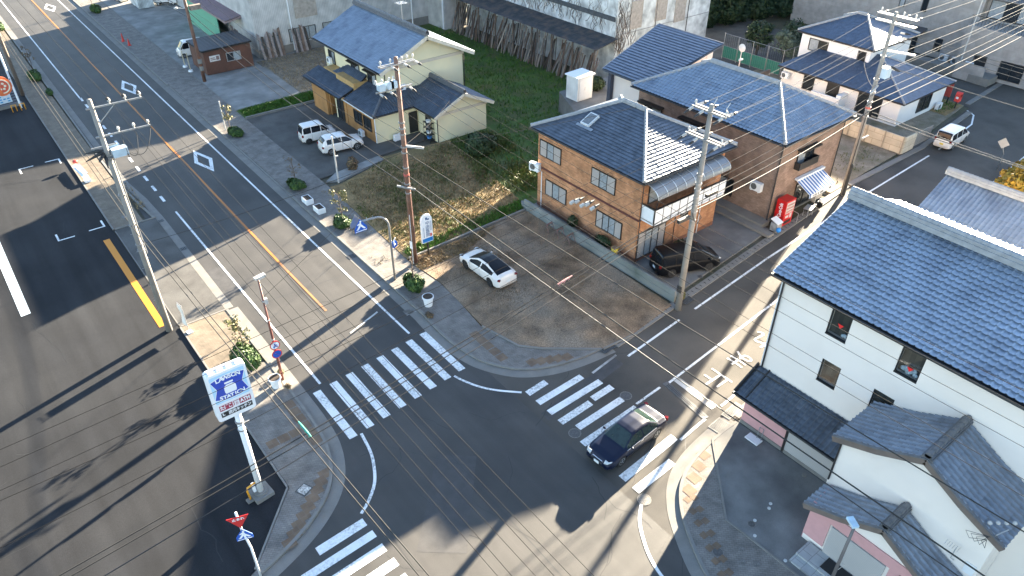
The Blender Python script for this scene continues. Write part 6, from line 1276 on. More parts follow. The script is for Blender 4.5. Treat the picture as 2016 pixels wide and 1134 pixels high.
# sleeves wrapped on the cables where they cross
def on_cable(u, v, zlo, zhi):
    best = None
    for pts in WPTS:
        for p, q in zip(pts[:-1], pts[1:]):
            for k in range(8):
                x = p.lerp(q, k / 8)
                if zlo < x.z < zhi:
                    d = (at(u, v, x.z) - x).length
                    if best is None or d < best[0]: best = (d, x, (q - p).normalized())
    return best[1], best[2]
for u, v, m_, lab in ((1114, 553, mat('pink_tape', (.62, .30, .27), .8), 'pink protective tape wrapped on the cable crossing over the earth plot'), (606, 842, mat('green_tape', (.05, .34, .25), .8), 'green protective sleeve wrapped on the cable over the corner pavement')):
    c, d = on_cable(u, v, 5.5, 9.0); b = MB(); b.tube([c - d * .55, c - d * .2, c + d * .2, c + d * .55], [.03, .05, .05, .03], 8)
    for k in range(3): q = c + d * (-.35 + .35 * k); b.tube([q + Vector((0, 0, .05)), q + Vector((.05, .03, -.12)), q + Vector((-.02, .06, -.25))], .014, 5)
    whole('cable_sleeve', b, m_, lab, 'cable sleeve')

# ------------------------------------------------------------------ signs and lamps
def letters(parent, name, m, items):
    b = MB()
    for it in items: put_text(b, *it[:3], *it[3:5], **(it[5] if len(it) > 5 else {}))
    return make(name, b, m, parent)
LS = thing('shop_sign', 'tall white pole sign with blue milk can crest at the car park corner', 'sign', (4.82, 26.6, .045))
b = MB(); b.tube([(4.82, 26.6, .3), (4.82, 26.6, 6.2)], .15, 18); make('pole', b, mat('white_enamel', (.78, .79, .79), .4, var=.03), LS, True)
b = MB(); b.box((4.82, 26.6, .16), (.95, .95, .24), .1); b.tube([(4.82, 26.6, .28), (4.82, 26.6, .36)], .34, 20); make('base', b, M_CONC, LS)
b = MB(); b.tube([(4.82, 26.6, 5.2), (4.82, 26.6, 5.3)], .2, 16); b.tube([(4.82, 26.6, 4.7), (4.82, 26.6, 4.76)], .19, 16); b.box((5.1, 26.6, 5.0), (.3, .06, .1)); make('clamp', b, M_GALV, LS); b = MB(); b.box((4.55, 26.62, .75), (.14, .2, .5)); make('junction_box', b, M_WPL, LS)
def rrect(x0, x1, z0, z1, r, n=6):
    P = []
    for cx, cz, a0 in ((x1 - r, z1 - r, 0), (x0 + r, z1 - r, 90), (x0 + r, z0 + r, 180), (x1 - r, z0 + r, 270)):
        for k in range(n + 1): a = R(a0 + 90 * k / n); P.append((cx + r * math.cos(a), cz + r * math.sin(a)))
    return P
SX, SZ, SYF, SW, SHT = 4.82, 7.2, 26.38, 1.74, 2.72
b = MB(); b.slab([(x, SYF, z) for x, z in rrect(SX - SW / 2, SX + SW / 2, SZ - SHT / 2, SZ + SHT / 2, .16)], (0, .44, 0)); pn = make('panel', b, mat('sign_case', (.80, .81, .82), .4, var=.02), LS)
b = MB()
for k in range(4): b.box((SX - .6 + .4 * k, SYF + .22, SZ + SHT / 2 + .02), (.2, .3, .04))
make('top_vent', b, M_WPL, pn)
def sx(u): return SX + u * SW
def sz(v): return SZ + v * SHT
yf = SYF - .006
b = MB(); b.slab([(x, yf + .003, z) for x, z in rrect(sx(-.44), sx(.44), sz(-.12), sz(.445), .06)], (0, -.004, 0)); make('pale_field', b, mat('sign_pale_blue', (.42, .66, .84), .35, var=.02), pn)
cres = [(u * 1.07, .158 + (v - .158) * 1.1) for u, v in [(-.40, .335), (-.2, .37), (0, .378), (.2, .37), (.40, .335), (.30, .17), (.40, -.005), (.2, -.055), (0, -.062), (-.2, -.055), (-.40, -.005), (-.30, .17)]]
def poly_s(P, d, sc=1.0):
    cz_ = .158
    return [(sx(u * sc), SYF - d, sz((v - cz_) * sc + cz_)) for u, v in P]
b = MB(); b.quad(*reversed(poly_s(cres, .012, 1.05))); make('crest_border', b, mat('sign_white', (.82, .83, .84), .35, var=.02), pn)
b = MB(); b.quad(*reversed(poly_s(cres, .0155))); make('crest', b, mat('sign_blue', (.015, .06, .42), .3, var=.04), pn)
can = [(-.13, .0), (.13, .0), (.15, .03), (.15, .125), (.12, .16), (.075, .178), (.075, .195), (.11, .205), (.11, .235), (-.11, .235), (-.11, .205), (-.075, .195), (-.075, .178), (-.12, .16), (-.15, .125), (-.15, .03)]
b = MB(); b.quad(*reversed([(sx(u), SYF - .019, sz(v + .03)) for u, v in can])); make('milk_can', b, mat('sign_white', (.82, .83, .84)), pn)
b = MB(); b.box((sx(0), SYF - .02, sz(.222)), (.5 * SW * .3, .002, .012 * SHT)); b.bx(sx(-.075), sx(.075), SYF - .0215, SYF - .0205, sz(.213), sz(.222)); make('can_line', b, mat('sign_blue', (.015, .06, .42)), pn)
for wd, v0, bow in (("LAWSON", .318, .022), ("STATION", .0, -.02)):
    n = len(wd); b = MB()
    for k, ch in enumerate(wd):
        u = (k - (n - 1) / 2) * .098 * (6.2 / n); put_text(b, ch, .29, (sx(u * 1.06), SYF - .0195, sz(.158 + (v0 - .158) * 1.1 + bow * (1 - (u / .33) ** 2))), (1, 0, 0), (0, 0, 1), bold=.012, rot=-u * bow * 12)
    make('crest_lettering', b, mat('sign_white', (.82, .83, .84)), pn)
M_CRIM = mat('sign_crimson', (.33, .012, .05), .4, var=.03)
b = MB(); b.bx(sx(-.40), sx(-.06), SYF - .012, SYF - .008, sz(-.285), sz(-.17)); make('red_field', b, M_CRIM, pn); b = MB(); b.bx(sx(.12), sx(.42), SYF - .012, SYF - .008, sz(-.285), sz(-.17)); make('red_field', b, M_CRIM, pn)
letters(pn, 'lettering', mat('sign_white', (.82, .83, .84)), [("たばこ", .27, (sx(-.23), SYF - .016, sz(-.228)), (1, 0, 0), (0, 0, 1), dict(bold=.012, width=.53)), ("ATM", .3, (sx(.27), SYF - .016, sz(-.228)), (1, 0, 0), (0, 0, 1), dict(bold=.014, width=.46))])
letters(pn, 'lettering', M_CRIM, [("酒", .29, (sx(.03), SYF - .016, sz(-.228)), (1, 0, 0), (0, 0, 1), dict(bold=.008))])
b = MB(); b.bx(sx(-.40), sx(.42), SYF - .012, SYF - .008, sz(-.42), sz(-.32)); make('black_field', b, M_BLK, pn)
letters(pn, 'lettering', mat('sign_white', (.82, .83, .84)), [("店内キッチン", .22, (sx(.09), SYF - .016, sz(-.37)), (1, 0, 0), (0, 0, 1), dict(bold=.008, width=1.05)), ("L", .2, (sx(-.34), SYF - .016, sz(-.36)), (1, 0, 0), (0, 0, 1), dict(bold=.012))])
b = MB(); b.tube([(4.25, 26.55, .05), (4.2, 26.55, .75), (4.25, 26.58, .95), (4.75, 26.6, 1.05)], .05, 8); t = thing('guard_rail', 'bent orange guard pipe at the foot of the convenience store sign', 'guard rail', (4.25, 26.55, .05)); make('pipe', b, mat('orange_paint', (.75, .33, .02), .45), t, True); b = MB(); b.box((4.22, 26.55, .1), (.36, .3, .1), .1); make('base', b, M_CONC, t)
# brown lamp post with two round road signs
LM = thing('street_lamp', 'slim brown lamp post carrying two round road signs at the left kerb', 'street lamp', (9.12, 33.8, .1))
b = MB(); b.tube([(9.12, 33.8, .1), (9.12, 33.8, 3.0), (9.12, 33.8, 7.5)], [.09, .075, .05], 12); make('post', b, mat('lamp_brown', (.16, .055, .04), .5, var=.1), LM, True)
b = MB(); b.box((9.22, 33.75, 7.56), (.62, .26, .12), .2); b.box((9.3, 33.75, 7.48), (.4, .2, .06), .2); make('lamp_head', b, M_PORC, LM)
b = MB(); b.box((9.24, 33.8, 5.9), (.2, .18, .34)); make('lamp_box', b, M_PORC, LM)
for z in (3.2, 5.9, 4.6): bandc(LM, 9.12, 33.8, z, .095, M_PORC, .06)
def round_sign(t, x, y, z, r, face, rim_, bar=True, dy=-1, nm='road_sign'):
    b = MB(); n = 28; yy = y - .1
    b.tube([(x, yy, z), (x, yy - .02, z)], r, n); s = make(nm, b, rim_, t); b = MB(); b.add([(x + r * .82 * math.cos(2 * math.pi * i / n), yy - .023, z + r * .82 * math.sin(2 * math.pi * i / n)) for i in range(n)], [tuple(range(n))]); make('face', b, face, s); return s
M_SRED = mat('sign_red', (.55, .03, .03), .4, var=.05); M_SBLUE = mat('sign_road_blue', (.02, .10, .45), .35, var=.04); M_SWHITE = mat('sign_white', (.82, .83, .84))
s = round_sign(LM, 9.12, 33.8, 2.85, .3, M_SWHITE, M_SRED); b = MB(); b.bar((8.94, 33.672, 3.03), (9.30, 33.672, 2.67), .05, .004); make('slash', b, M_SRED, s); b = MB(); b.ball((9.12, 33.673, 2.94), .055, 8, 4, (1, .03, 1)); b.bar((9.0, 33.6735, 2.78), (9.24, 33.6735, 2.86), .003, .06); b.bar((9.1, 33.6735, 2.9), (9.16, 33.6735, 2.74), .003, .05); b.ball((9.05, 33.674, 2.72), .05, 8, 4, (1, .03, 1)); b.ball((9.22, 33.674, 2.74), .05, 8, 4, (1, .03, 1)); make('rider_symbol', b, M_SBLUE, s)
s = round_sign(LM, 9.12, 33.8, 2.2, .3, M_SBLUE, M_SRED); b = MB(); b.bar((8.95, 33.672, 2.37), (9.29, 33.672, 2.03), .05, .004); make('slash', b, M_SRED, s)
# pedestrian crossing sign on its arched pole
CS = thing('crossing_sign', 'grey arched pole with blue pedestrian crossing signs over the road', 'road sign', (19.7, 38.7, .1)); b = MB()
pts = [(19.7, 38.7, .1), (19.7, 38.7, 4.5)] + [(19.7 - 1.0 * (1 - math.cos(a)), 38.7, 4.5 + 1.0 * math.sin(a)) for a in np.linspace(.2, R(86), 7)] + [(17.55, 38.7, 5.6)]
b.tube(pts, .075, 12); make('arched_pole', b, M_GALV, CS, True)
b = MB(); b.tube([(18.6, 38.7, 5.4), (18.6, 38.7, 5.7)], .03, 6); b.tube([(18.15, 38.7, 5.45), (18.15, 38.7, 5.75)], .03, 6); make('clamp', b, M_GALV, CS)
def crossing_face(t, c, ux, nrm, s=1.0, face=True):
    c = Vector(c); ux = Vector(ux).normalized(); nrm = Vector(nrm).normalized(); up = Vector((0, 0, 1)); P = [(-.45, -.42), (.45, -.42), (.45, -.12), (.0, .52), (-.45, -.12)]
    f = lambda u, v, d: c + ux * u * s + up * v * s + nrm * d
    b = MB(); b.slab([f(u, v, 0) for u, v in P], nrm * -.025); p = make('sign_plate', b, M_GALV if not face else M_SBLUE, t)
    if face:
        b = MB(); b.slab([f(u, v, .004) for u, v in ((-.40, -.385), (.40, -.385), (.40, -.33), (-.40, -.33))], nrm * .002); b.slab([f(u * .55, v * .5 + .02, .003) for u, v in ((-.05, .62), (.08, .58), (.10, .2), (.62, -.5), (.40, -.56), (.0, -.1), (-.36, -.56), (-.58, -.5), (-.14, .16), (-.40, .1), (-.40, .28), (-.1, .42))], nrm * .002); b.add([f(.02 + .07 * math.cos(a), .33 + .07 * math.sin(a), .005) for a in np.linspace(0, 2 * math.pi, 14, endpoint=False)], [tuple(range(14))])
        for q in (-.33, .2): b.slab([f(q, -.24, .004), f(q + .14, -.24, .004), f(q + .14, -.19, .004), f(q, -.19, .004)], nrm * .002)
        make('pedestrian_symbol', b, M_SWHITE, p)
crossing_face(CS, (17.6, 38.56, 5.35), (1, 0, 0), (0, -1, 0), 1.0); crossing_face(CS, (17.55, 39.15, 5.45), (1, .12, 0), (.1, 1, 0), 1.0, False)
b = MB(); b.tube([(19.95, 38.75, 2.95), (19.95, 38.72, 2.95)], .28, 24); s = make('round_plate', b, M_SBLUE, CS); b = MB(); b.tube([(19.9, 38.6, 2.9), (19.88, 38.6, 3.35), (20.0, 38.55, 3.55)], .03, 6); b.ball((19.98, 38.66, 2.98), .07); make('bracket', b, M_WPL, s)
# clinic sign
KS = thing('clinic_sign', 'white round topped clinic sign on a black post beside the brown pole', 'sign', (23.3, 39.9, .12)); b = MB(); b.rod((23.3, 39.9, .12), (23.3, 39.9, 1.45), .07, 10); make('post', b, M_BLK, KS)
KW, z0_, z1_ = .92, 1.3, 3.6; P = [(23.3 - KW / 2, z0_), (23.3 + KW / 2, z0_), (23.3 + KW / 2, z1_ - KW / 2)] + [(23.3 + KW / 2 * math.cos(a), z1_ - KW / 2 + KW / 2 * math.sin(a)) for a in np.linspace(.15, math.pi - .15, 11)] + [(23.3 - KW / 2, z1_ - KW / 2)]
b = MB(); b.slab([(x, 39.82, z) for x, z in P], (0, .16, 0)); pn = make('panel', b, mat('sign_white', (.82, .83, .84)), KS)
b = MB(); b.bx(22.87, 23.73, 39.812, 39.816, z0_ + .04, z0_ + .36); make('blue_band', b, mat('clinic_blue', (.02, .20, .55), .4), pn)
M_NAVYT = mat('sign_navy', (.02, .08, .22), .5)
letters(pn, 'lettering', M_NAVYT, [(ch, .34, (23.34, 39.812, 2.88 - .33 * k), (1, 0, 0), (0, 0, 1), dict(bold=.004)) for k, ch in enumerate("中田医院")]); b = MB()
for x in (23.56, 23.64): b.bx(x, x + .025, 39.812, 39.815, 2.2, 3.0)
b.bx(23.0, 23.03, 39.812, 39.815, 1.75, 2.6); b.bx(23.2, 23.34, 39.812, 39.815, 3.18, 3.38); b.bx(23.36, 23.5, 39.812, 39.815, 3.14, 3.26); make('lettering', b, M_NAVYT, pn); b = MB(); b.bx(23.52, 23.66, 39.811, 39.815, 1.74, 1.98); make('red_mark', b, M_SRED, pn)
# stop sign and crossing sign at the lower left corner
TS = thing('stop_sign', 'white bent pole with red stop triangle above a small blue crossing sign', 'road sign', (2.95, 22.15, .05)); b = MB(); b.tube([(2.95, 22.15, .05), (2.95, 22.15, 2.3), (2.9, 22.3, 2.9), (2.86, 22.36, 3.4), (2.85, 22.4, 4.5)], .05, 10); make('pole', b, mat('white_enamel', (.78, .79, .79)), TS, True)
U_ = Vector((.96, -.3, 0)).normalized(); N_v = Vector((-.3, -.96, 0)).normalized(); c = Vector((2.85, 22.33, 4.05))
f = lambda u, z, d=0: c + U_ * u + Vector((0, 0, z)) + N_v * d
b = MB(); b.slab([f(-.45, .26), f(.45, .26), f(.0, -.48)], N_v * .02); s = make('stop_triangle', b, M_SRED, TS); b = MB(); put_text(b, "止まれ", .17, f(0, .1, .024), U_, (0, 0, 1), bold=.006); make('lettering', b, M_SWHITE, s)
crossing_face(TS, (2.87, 22.3, 3.1), U_, N_v, .75)
# lamp at the lower right
LR = thing('street_lamp', 'grey street lamp with flat pale head before the pink shop front', 'street lamp', (22.0, 5.95, .1)); b = MB(); b.tube([(22.0, 5.95, .1), (22.0, 5.95, 5.15)], [.085, .06], 10); make('post', b, mat('lamp_taupe', (.13, .115, .11), .5), LR, True); b = MB(); b.box((22.1, 6.1, 5.2), (.5, .28, .12), R(60)); make('lamp_head', b, mat('lamp_pale_blue', (.5, .64, .72), .35), LR); b = MB(); b.box((22.14, 5.98, 2.9), (.1, .16, .2)); b.tube([(22.1, 5.9, 2.8), (22.3, 5.8, 2.5), (22.12, 5.9, 2.2)], .012, 5); make('photo_cell', b, M_PORC, LR)
# back of a diamond road sign up the side road
DS = thing('road_sign', 'grey back of a square road sign on a bent pole by the side road', 'road sign', (71.3, 20.3, .05)); b = MB(); b.tube([(71.3, 20.3, .05), (71.3, 20.3, 1.6), (71.2, 20.5, 2.1), (71.2, 20.6, 2.9)], .04, 8); make('pole', b, M_GALV, DS, True); b = MB(); b.slab([(71.1, 20.6 + u, 2.6 + v) for u, v in ((-.5, 0), (0, -.5), (.5, 0), (0, .5))], (.02, 0, 0)); make('plate', b, mat('sign_back', (.42, .39, .35), .6), DS)
# street lamp behind the wires, at the apartments
p = Vector((93.2, 34.6, .1)); t = thing('street_lamp', 'slender white lamp pole before the apartment house', 'street lamp', p); b = MB(); b.tube([p, p + Vector((0, 0, 9.5)), p + Vector((-.6, 1.4, 9.7))], .07, 8); make('post', b, M_PORC, t); b = MB(); b.box((p.x - .75, p.y + 1.8, 9.8), (.25, .7, .1), .4); make('lamp_head', b, M_PORC, t)
# banner stands at the left edge of the car park
def banner(x, y, h, lab, rz):
    t = thing('banner_stand', lab, 'banner', (x, y, .05), rz); b = MB(); b.rod((0, 0, .12), (0, 0, h), .02); b.rod((0, 0, h - .05), (.6, 0, h - .02), .015); make('rod', b, M_ALU, t); b = MB(); b.box((0, 0, .07), (.34, .34, .14)); make('base', b, M_WPL, t); b = MB(); n = 8
    for k in range(n):
        z0 = .5 + (h - .6) * k / n; z1 = .5 + (h - .6) * (k + 1) / n; b.slab([(.03, .02 * math.sin(k), z0), (.58, .05 * math.sin(k + 1), z0), (.58, .05 * math.sin(k + 2), z1), (.03, .02 * math.sin(k + 1), z1)], (0, .004, 0))
    c = make('cloth', b, mat('banner_cloth', (.72, .70, .64), .9, var=.1), t); b = MB()
    for k in range(4): b.bx(.2, .42, -.07, -.064, .8 + .3 * k, 1.0 + .3 * k)
    make('print', b, mat('banner_print', (.45, .3, .16), .8), c); return t
banner(6.25, 41.7, 2.2, 'white banner flag standing where the tan pavement begins', R(100))
t = thing('banner_stand', 'fallen white banner frame with red ball lying on the pavement edge', 'banner', (5.95, 70.3, .1)); b = MB(); b.slab([(5.75, 71.7, .3), (6.15, 72.0, .3), (6.45, 68.6, .35), (6.0, 68.3, .35)], (0, 0, .06)); b.box((6.2, 68.2, .25), (.5, .6, .22)); make('frame', b, M_WPL, t); b = MB(); b.ball((6.15, 71.9, .62), .24, 10, 7, (1, 1, .7)); make('ball', b, mat('red_ball', (.5, .06, .04), .5), t); b = MB(); b.bar((6.3, 71.5, .5), (6.45, 69, .5), .2, .04); make('strap', b, mat('strap_grey', (.2, .2, .22), .6), t)
# shop hoarding at the left edge
HS = thing('shop_hoarding', 'printed hoarding on a slatted fence under a round orange sign at the left edge', 'sign', (3.8, 91.6, .05)); b = MB()
for k in range(6): b.bar((1.5, 91.3, .4 + .28 * k), (5.0, 91.8, .4 + .28 * k), .04, .16)
make('slat', b, mat('hoarding_slat', (.13, .14, .17), .7), HS); b = MB(); b.slab([(1.6, 91.25, .6), (4.3, 91.63, .6), (4.3, 91.63, 2.3), (1.6, 91.25, 2.3)], (.01, -.04, 0)); pn = make('printed_panel', b, mat('hoarding_panel', (.55, .62, .66), .6, var=.08), HS); b = MB(); rg = random.Random(5)
for k in range(6):
    for q in range(7):
        if rg.random() < .75: x = 1.75 + q * .36; b.slab([(x, 91.2 + (x - 1.6) * .14, .72 + .26 * k), (x + .24, 91.2 + (x + .24 - 1.6) * .14, .72 + .26 * k), (x + .24, 91.2 + (x + .24 - 1.6) * .14, .85 + .26 * k), (x, 91.2 + (x - 1.6) * .14, .85 + .26 * k)], (.002, -.006, 0))
make('print', b, mat('hoarding_print', (.05, .28, .5), .6), pn); b = MB(); b.bar((1.5, 91.2, .2), (5.1, 91.75, .2), .3, .3); make('plinth', b, M_CONC, HS)
t = thing('shop_sign', 'round orange sign on a white pole at the left edge of the car park', 'sign', (4.8, 90.8, .05)); b = MB(); b.rod((4.8, 90.8, .05), (4.8, 90.8, 9.5), .1, 12); make('pole', b, mat('white_enamel', (.78, .79, .79)), t); c = at(2, 170, 3.6); b = MB(); b.tube([(c.x, c.y, c.z), (c.x + .03, c.y - .12, c.z)], .95, 30); o = make('disc', b, mat('sign_orange', (.75, .16, .05), .5), t); b = MB(); b.tube([(c.x + .03, c.y - .125, c.z), (c.x + .03, c.y - .135, c.z)], .72, 30); make('ring', b, mat('ring_cream', (.75, .68, .5), .5), o); b = MB(); b.tube([(c.x + .03, c.y - .137, c.z), (c.x + .03, c.y - .145, c.z)], .60, 30); make('centre', b, mat('ring_red', (.62, .10, .05), .5), o)
b = MB()
for k in range(6): a = k * math.pi / 3; b.ball((c.x + .03 + .3 * math.cos(a), c.y - .15, c.z + .3 * math.sin(a)), .12, 8, 4, (1, .08, 1))
make('dots', b, mat('ring_cream', (.75, .68, .5)), o); b = MB(); b.bar((c.x, c.y, c.z - .4), (4.8, 90.8, c.z - .4), .1, .1); make('bracket', b, M_GALV, t)
for x in (4.1, 4.9): b = MB(); b.tube([(x - .2, 89.9, .05), (x - .2, 89.95, .75), (x + .2, 90.0, .75), (x + .2, 90.0, .05)], .05, 8); whole('wheel_stop_hoop', b, mat('orange_paint', (.75, .33, .02)), 'orange guard hoop on the ground before the hoarding', 'guard hoop', 'orange hoops before the hoarding', True)
# cones, bar stands, post
def cone(x, y, h, lab, lay=0):
    t = thing('traffic_cone', lab, 'traffic cone', (x, y, .1)); b = MB(); b.tube([(x, y, .15), (x, y, .15 + h)], [.17, .03], 14); make('cone', b, mat('cone_red', (.55, .03, .02), .5), t); b = MB(); b.box((x, y, .125), (.42, .42, .05)); make('base', b, mat('cone_red', (.55, .03, .02)), t)
cone(19.6, 107.9, 1.0, 'taller red traffic cone at the right kerb'); cone(19.75, 105.6, .8, 'shorter red traffic cone at the right kerb')
for k, (x, y) in enumerate(((22.7, 92.8), (22.7, 90.8))): t = thing('pole_stand', ('farther', 'nearer')[k] + ' pale wooden pole in a white base beside the kei van and cabin', 'pole stand', (x, y, .11)); b = MB(); b.rod((x, y, .2), (x, y, 2.3), .05); make('pole', b, mat('bamboo', (.5, .42, .28), .7), t); b = MB(); b.tube([(x, y, .11), (x, y, .3)], [.3, .24], 12); make('base', b, M_WPL, t)
b = MB(); b.rod((19.75, 71.6, .1), (19.75, 71.6, 3.1), .06); whole('post', b, M_PORC, 'plain white post at the right kerb before the forecourt hedge', 'post'); t = thing('post', 'white post with a small bracket on the pale concrete strip by the parked cars', 'post', (23.4, 54.5, .1)); b = MB(); b.rod((23.4, 54.5, .1), (23.4, 54.5, 4.4), .075); make('post', b, M_PORC, t); b = MB(); b.box((23.55, 54.45, 2.6), (.25, .1, .1)); make('bracket', b, M_PORC, t)
# vending machine and street clutter at the awning shop
VX, VY = 47.35, 26.5
VM = thing('vending_machine', 'red drinks vending machine against the brown brick house', 'vending machine', (VX + .55, VY, .2)); b = MB(); b.bx(VX, VX + 1.2, VY - .35, VY + .5, .2, 2.35); make('cabinet', b, mat('vending_red', (.52, .012, .012), .35, var=.03), VM)
b = MB(); b.bx(VX + .12, VX + 1.1, VY - .37, VY - .352, 1.25, 2.2); dp = make('display', b, mat('vending_display', (.60, .60, .58), .2, var=.1), VM); b = MB(); rg = random.Random(2)
for k in range(3):
    for q in range(7): b.bx(VX + .17 + q * .13, VX + .25 + q * .13, VY - .385, VY - .372, 1.32 + k * .29, 1.5 + k * .29)
make('bottle_row', b, mat('bottles', (.35, .12, .10), .4, var=.9, scale=14), dp); b = MB(); b.bx(VX + .75, VX + 1.0, VY - .37, VY - .352, .75, 1.15); b.bx(VX + .2, VX + .6, VY - .37, VY - .352, .85, 1.05); make('coin_panel', b, mat('panel_grey', (.5, .5, .5), .5), VM); b = MB(); b.bx(VX + .15, VX + 1.0, VY - .37, VY - .352, .35, .6); make('delivery_slot', b, M_BLK, VM)
b = MB(); put_text(b, "Coca-Cola", .42, (VX - .004, VY + .08, 1.5), (0, 0, 1), (0, 1, 0), bold=.012, width=1.2); make('lettering', b, mat('sign_white', (.82, .83, .84)), VM)
t = thing('recycling_bin', 'grey lidded bins with a blue ball beside the red vending machine', 'bin', (46.6, 26.2, .15)); b = MB(); b.bx(46.3, 46.9, 25.9, 26.5, .15, .85); make('body', b, mat('bin_grey', (.3, .3, .3), .6, var=.3), t); b = MB(); b.slab([(46.25, 25.85, .86), (46.95, 25.85, .86), (46.95, 26.55, 1.1), (46.25, 26.55, 1.1)], (0, 0, .05)); make('lid', b, M_WPL, t); b = MB(); b.ball((46.25, 25.7, .5), .2, 10, 7); make('ball', b, mat('blue_ball', (.02, .22, .6), .4), t)
t = thing('cafe_table', 'small grey folding table before the awning shop', 'table', (50.6, 26.0, .15)); b = MB(); b.box((50.6, 26.0, .85), (.9, .6, .05), .2); make('table_top', b, M_ALU, t)
for sx_ in (-.35, .35):
    for sy_ in (-.2, .2): b = MB(); b.rod((50.6 + sx_, 26 + sy_, .12), (50.6 + sx_, 26 + sy_, .83), .02); make('leg', b, M_ALU, t)
for k, (x, y, lab) in enumerate(((51.5, 26.3, 'black bench seat under the striped awning'), (52.6, 26.2, 'dark stool with a white bag at the end of the awning'))): t = thing('bench', lab, 'bench', (x, y, .12)); b = MB(); b.box((x, y, .6), (.9 - .5 * k, .4, .06)); make('seat', b, M_BLK, t); b = MB(); b.box((x - .3 + .2 * k, y, .34), (.06, .34, .48)); b.box((x + .3 - .2 * k, y, .34), (.06, .34, .48)); make('leg_frame', b, M_BLK, t)
b = MB(); b.ball((52.6, 26.2, .75), .17, 8, 6); whole('bag', b, M_WPL, 'white bag lying on the dark stool by the awning', 'bag')
t = thing('handrail', 'thin steel handrail between the vending machine and the awning', 'handrail', (49.1, 26.3, .12)); b = MB(); b.tube([(49.0, 26.9, .12), (49.0, 26.9, 1.0), (49.0, 25.9, .9), (49.0, 25.9, .12)], .025, 6); make('rail', b, M_ALU, t)
# post box and notice board by the lane
t = thing('post_box', 'red post box on a black leg at the grass corner', 'post box', (82.5, 29.6, .15)); b = MB(); b.rod((82.5, 29.6, .15), (82.5, 29.6, .9), .07); make('leg', b, M_BLK, t); b = MB(); b.box((82.5, 29.6, 1.3), (.55, .5, .75)); b.tube([(82.5, 29.35, 1.68), (82.5, 29.85, 1.68)], .26, 14); make('box', b, mat('post_red', (.6, .05, .04), .45), t); b = MB(); b.box((82.21, 29.6, 1.35), (.02, .26, .2)); make('slot_plate', b, M_WPL, t)
t = thing('notice_board', 'red notice board on two legs standing in the grass corner', 'notice board', (83.2, 31.6, .15)); b = MB(); b.box((83.2, 31.6, 1.6), (.12, 1.8, 1.5)); make('board', b, mat('board_red', (.33, .05, .045), .55, var=.1), t); b = MB(); b.box((83.2, 30.8, .5), (.1, .1, .8)); make('leg', b, M_BLK, t); b = MB(); b.box((83.2, 32.4, .5), (.1, .1, .8)); make('leg', b, M_BLK, t); b = MB(); b.slab([(83.0, 30.6, 2.36), (83.4, 30.6, 2.36), (83.4, 32.6, 2.36), (83.0, 32.6, 2.36)], (0, 0, .08)); make('hood', b, M_BRN, t)
b = MB(); b.ball((64.6, 34.6, .1), 1.0, 10, 6, (1.1, .8, .5)); b.ball((65.3, 34.2, .1), .6, 8, 5, (1.2, .8, .5)); whole('tarpaulin', b, mat('green_tarp', (.02, .17, .10), .6, var=.3), 'green tarpaulin heaped by the beige fence', 'tarpaulin')
for k in range(7): 
    q = MB(); x = 56.2 + (k % 3) * .25; q.box((x, 29.6 + .05 * k, .4 + .3 * (k // 2)), (.6, .7, .26), .2 * k); whole('bundle', q, mat('bundle_pale', (.55, .48, .44), .8, var=.35, scale=6), 'pale bundle stacked at the end wall of the brown brick house', 'bundle', 'bundles stacked by the brown brick house')
t = thing('tv_aerial', 'grey rooftop television aerial on the cream house ridge', 'aerial', (37.1, 65, 9.2)); b = MB(); b.rod((37.1, 65, 9.2), (37.1, 65, 11.0), .025); make('mast', b, M_ALU, t); b = MB()
for k in range(6): b.rod((36.6, 64.6 + .16 * k, 10.9), (37.6, 64.6 + .16 * k, 10.9), .012, 4)
b.rod((37.1, 64.5, 10.9), (37.1, 65.6, 10.9), .015, 4); make('elements', b, M_ALU, t)
t = thing('tv_aerial', 'white satellite dish and mast behind the brown brick house roof', 'aerial', (58.2, 40.2, 6.5)); b = MB(); b.rod((58.2, 40.2, 6.0), (58.2, 40.2, 8.8), .04); make('mast', b, M_PORC, t); b = MB(); b.ball((58.2, 40.2, 8.6), .38, 10, 6, (.3, 1, 1)); b.ball((58.0, 40.0, 7.6), .22, 8, 5, (1.4, .6, .5)); make('dish', b, M_PORC, t)
t = thing('tv_aerial', 'small aerial bracketed on the lower right white gable wall', 'aerial', (25.4, 3.2, 3.5)); b = MB(); b.tube([(25.48, 3.0, 3.2), (25.2, 3.1, 3.5), (25.2, 3.1, 4.2)], .02, 5); make('mast', b, M_ALU, t); b = MB()
for k in range(6): b.rod((25.05, 3.0 + .1 * k, 4.15), (25.35, 3.0 + .1 * k, 4.15), .01, 4)
make('elements', b, M_ALU, t)
t = thing('service_bracket', 'tangle of service insulators and leads on the lower right roof eave', 'bracket', (25.6, 2.2, 5.9)); b = MB(); b.tube([(25.3, 2.4, 5.5), (25.2, 2.2, 6.0), (25.5, 2.0, 6.3)], .03, 6); make('arm', b, M_GALV, t)
for k in range(4): b = MB(); b.ball((25.4 + .25 * k, 2.6 - .2 * k, 6.15), .09); make('insulator', b, M_PORC, t)
for k in range(4): b = MB(); b.tube([(25.2, 2.3 - .1 * k, 5.9), (25.0, 2.5 + .2 * k, 5.5), (25.15, 2.3 + .2 * k, 5.1), (25.3, 2.4, 5.4)], .012, 4); make('lead', b, M_WIRED, t)
t = thing('ladder_rack', 'white ladder standing at the end of the lumber hall', 'ladder', (76.2, 59.1, .1)); b = MB()
for s in (0, .9): b.rod((76.0, 58.6 + s, .1), (76.2, 58.6 + s, 4.0), .06)
for k in range(9): b.rod((76.0 + .02 * k, 58.6, .4 + .42 * k), (76.0 + .02 * k, 59.5, .4 + .42 * k), .05)
make('frame', b, M_PORC, t)
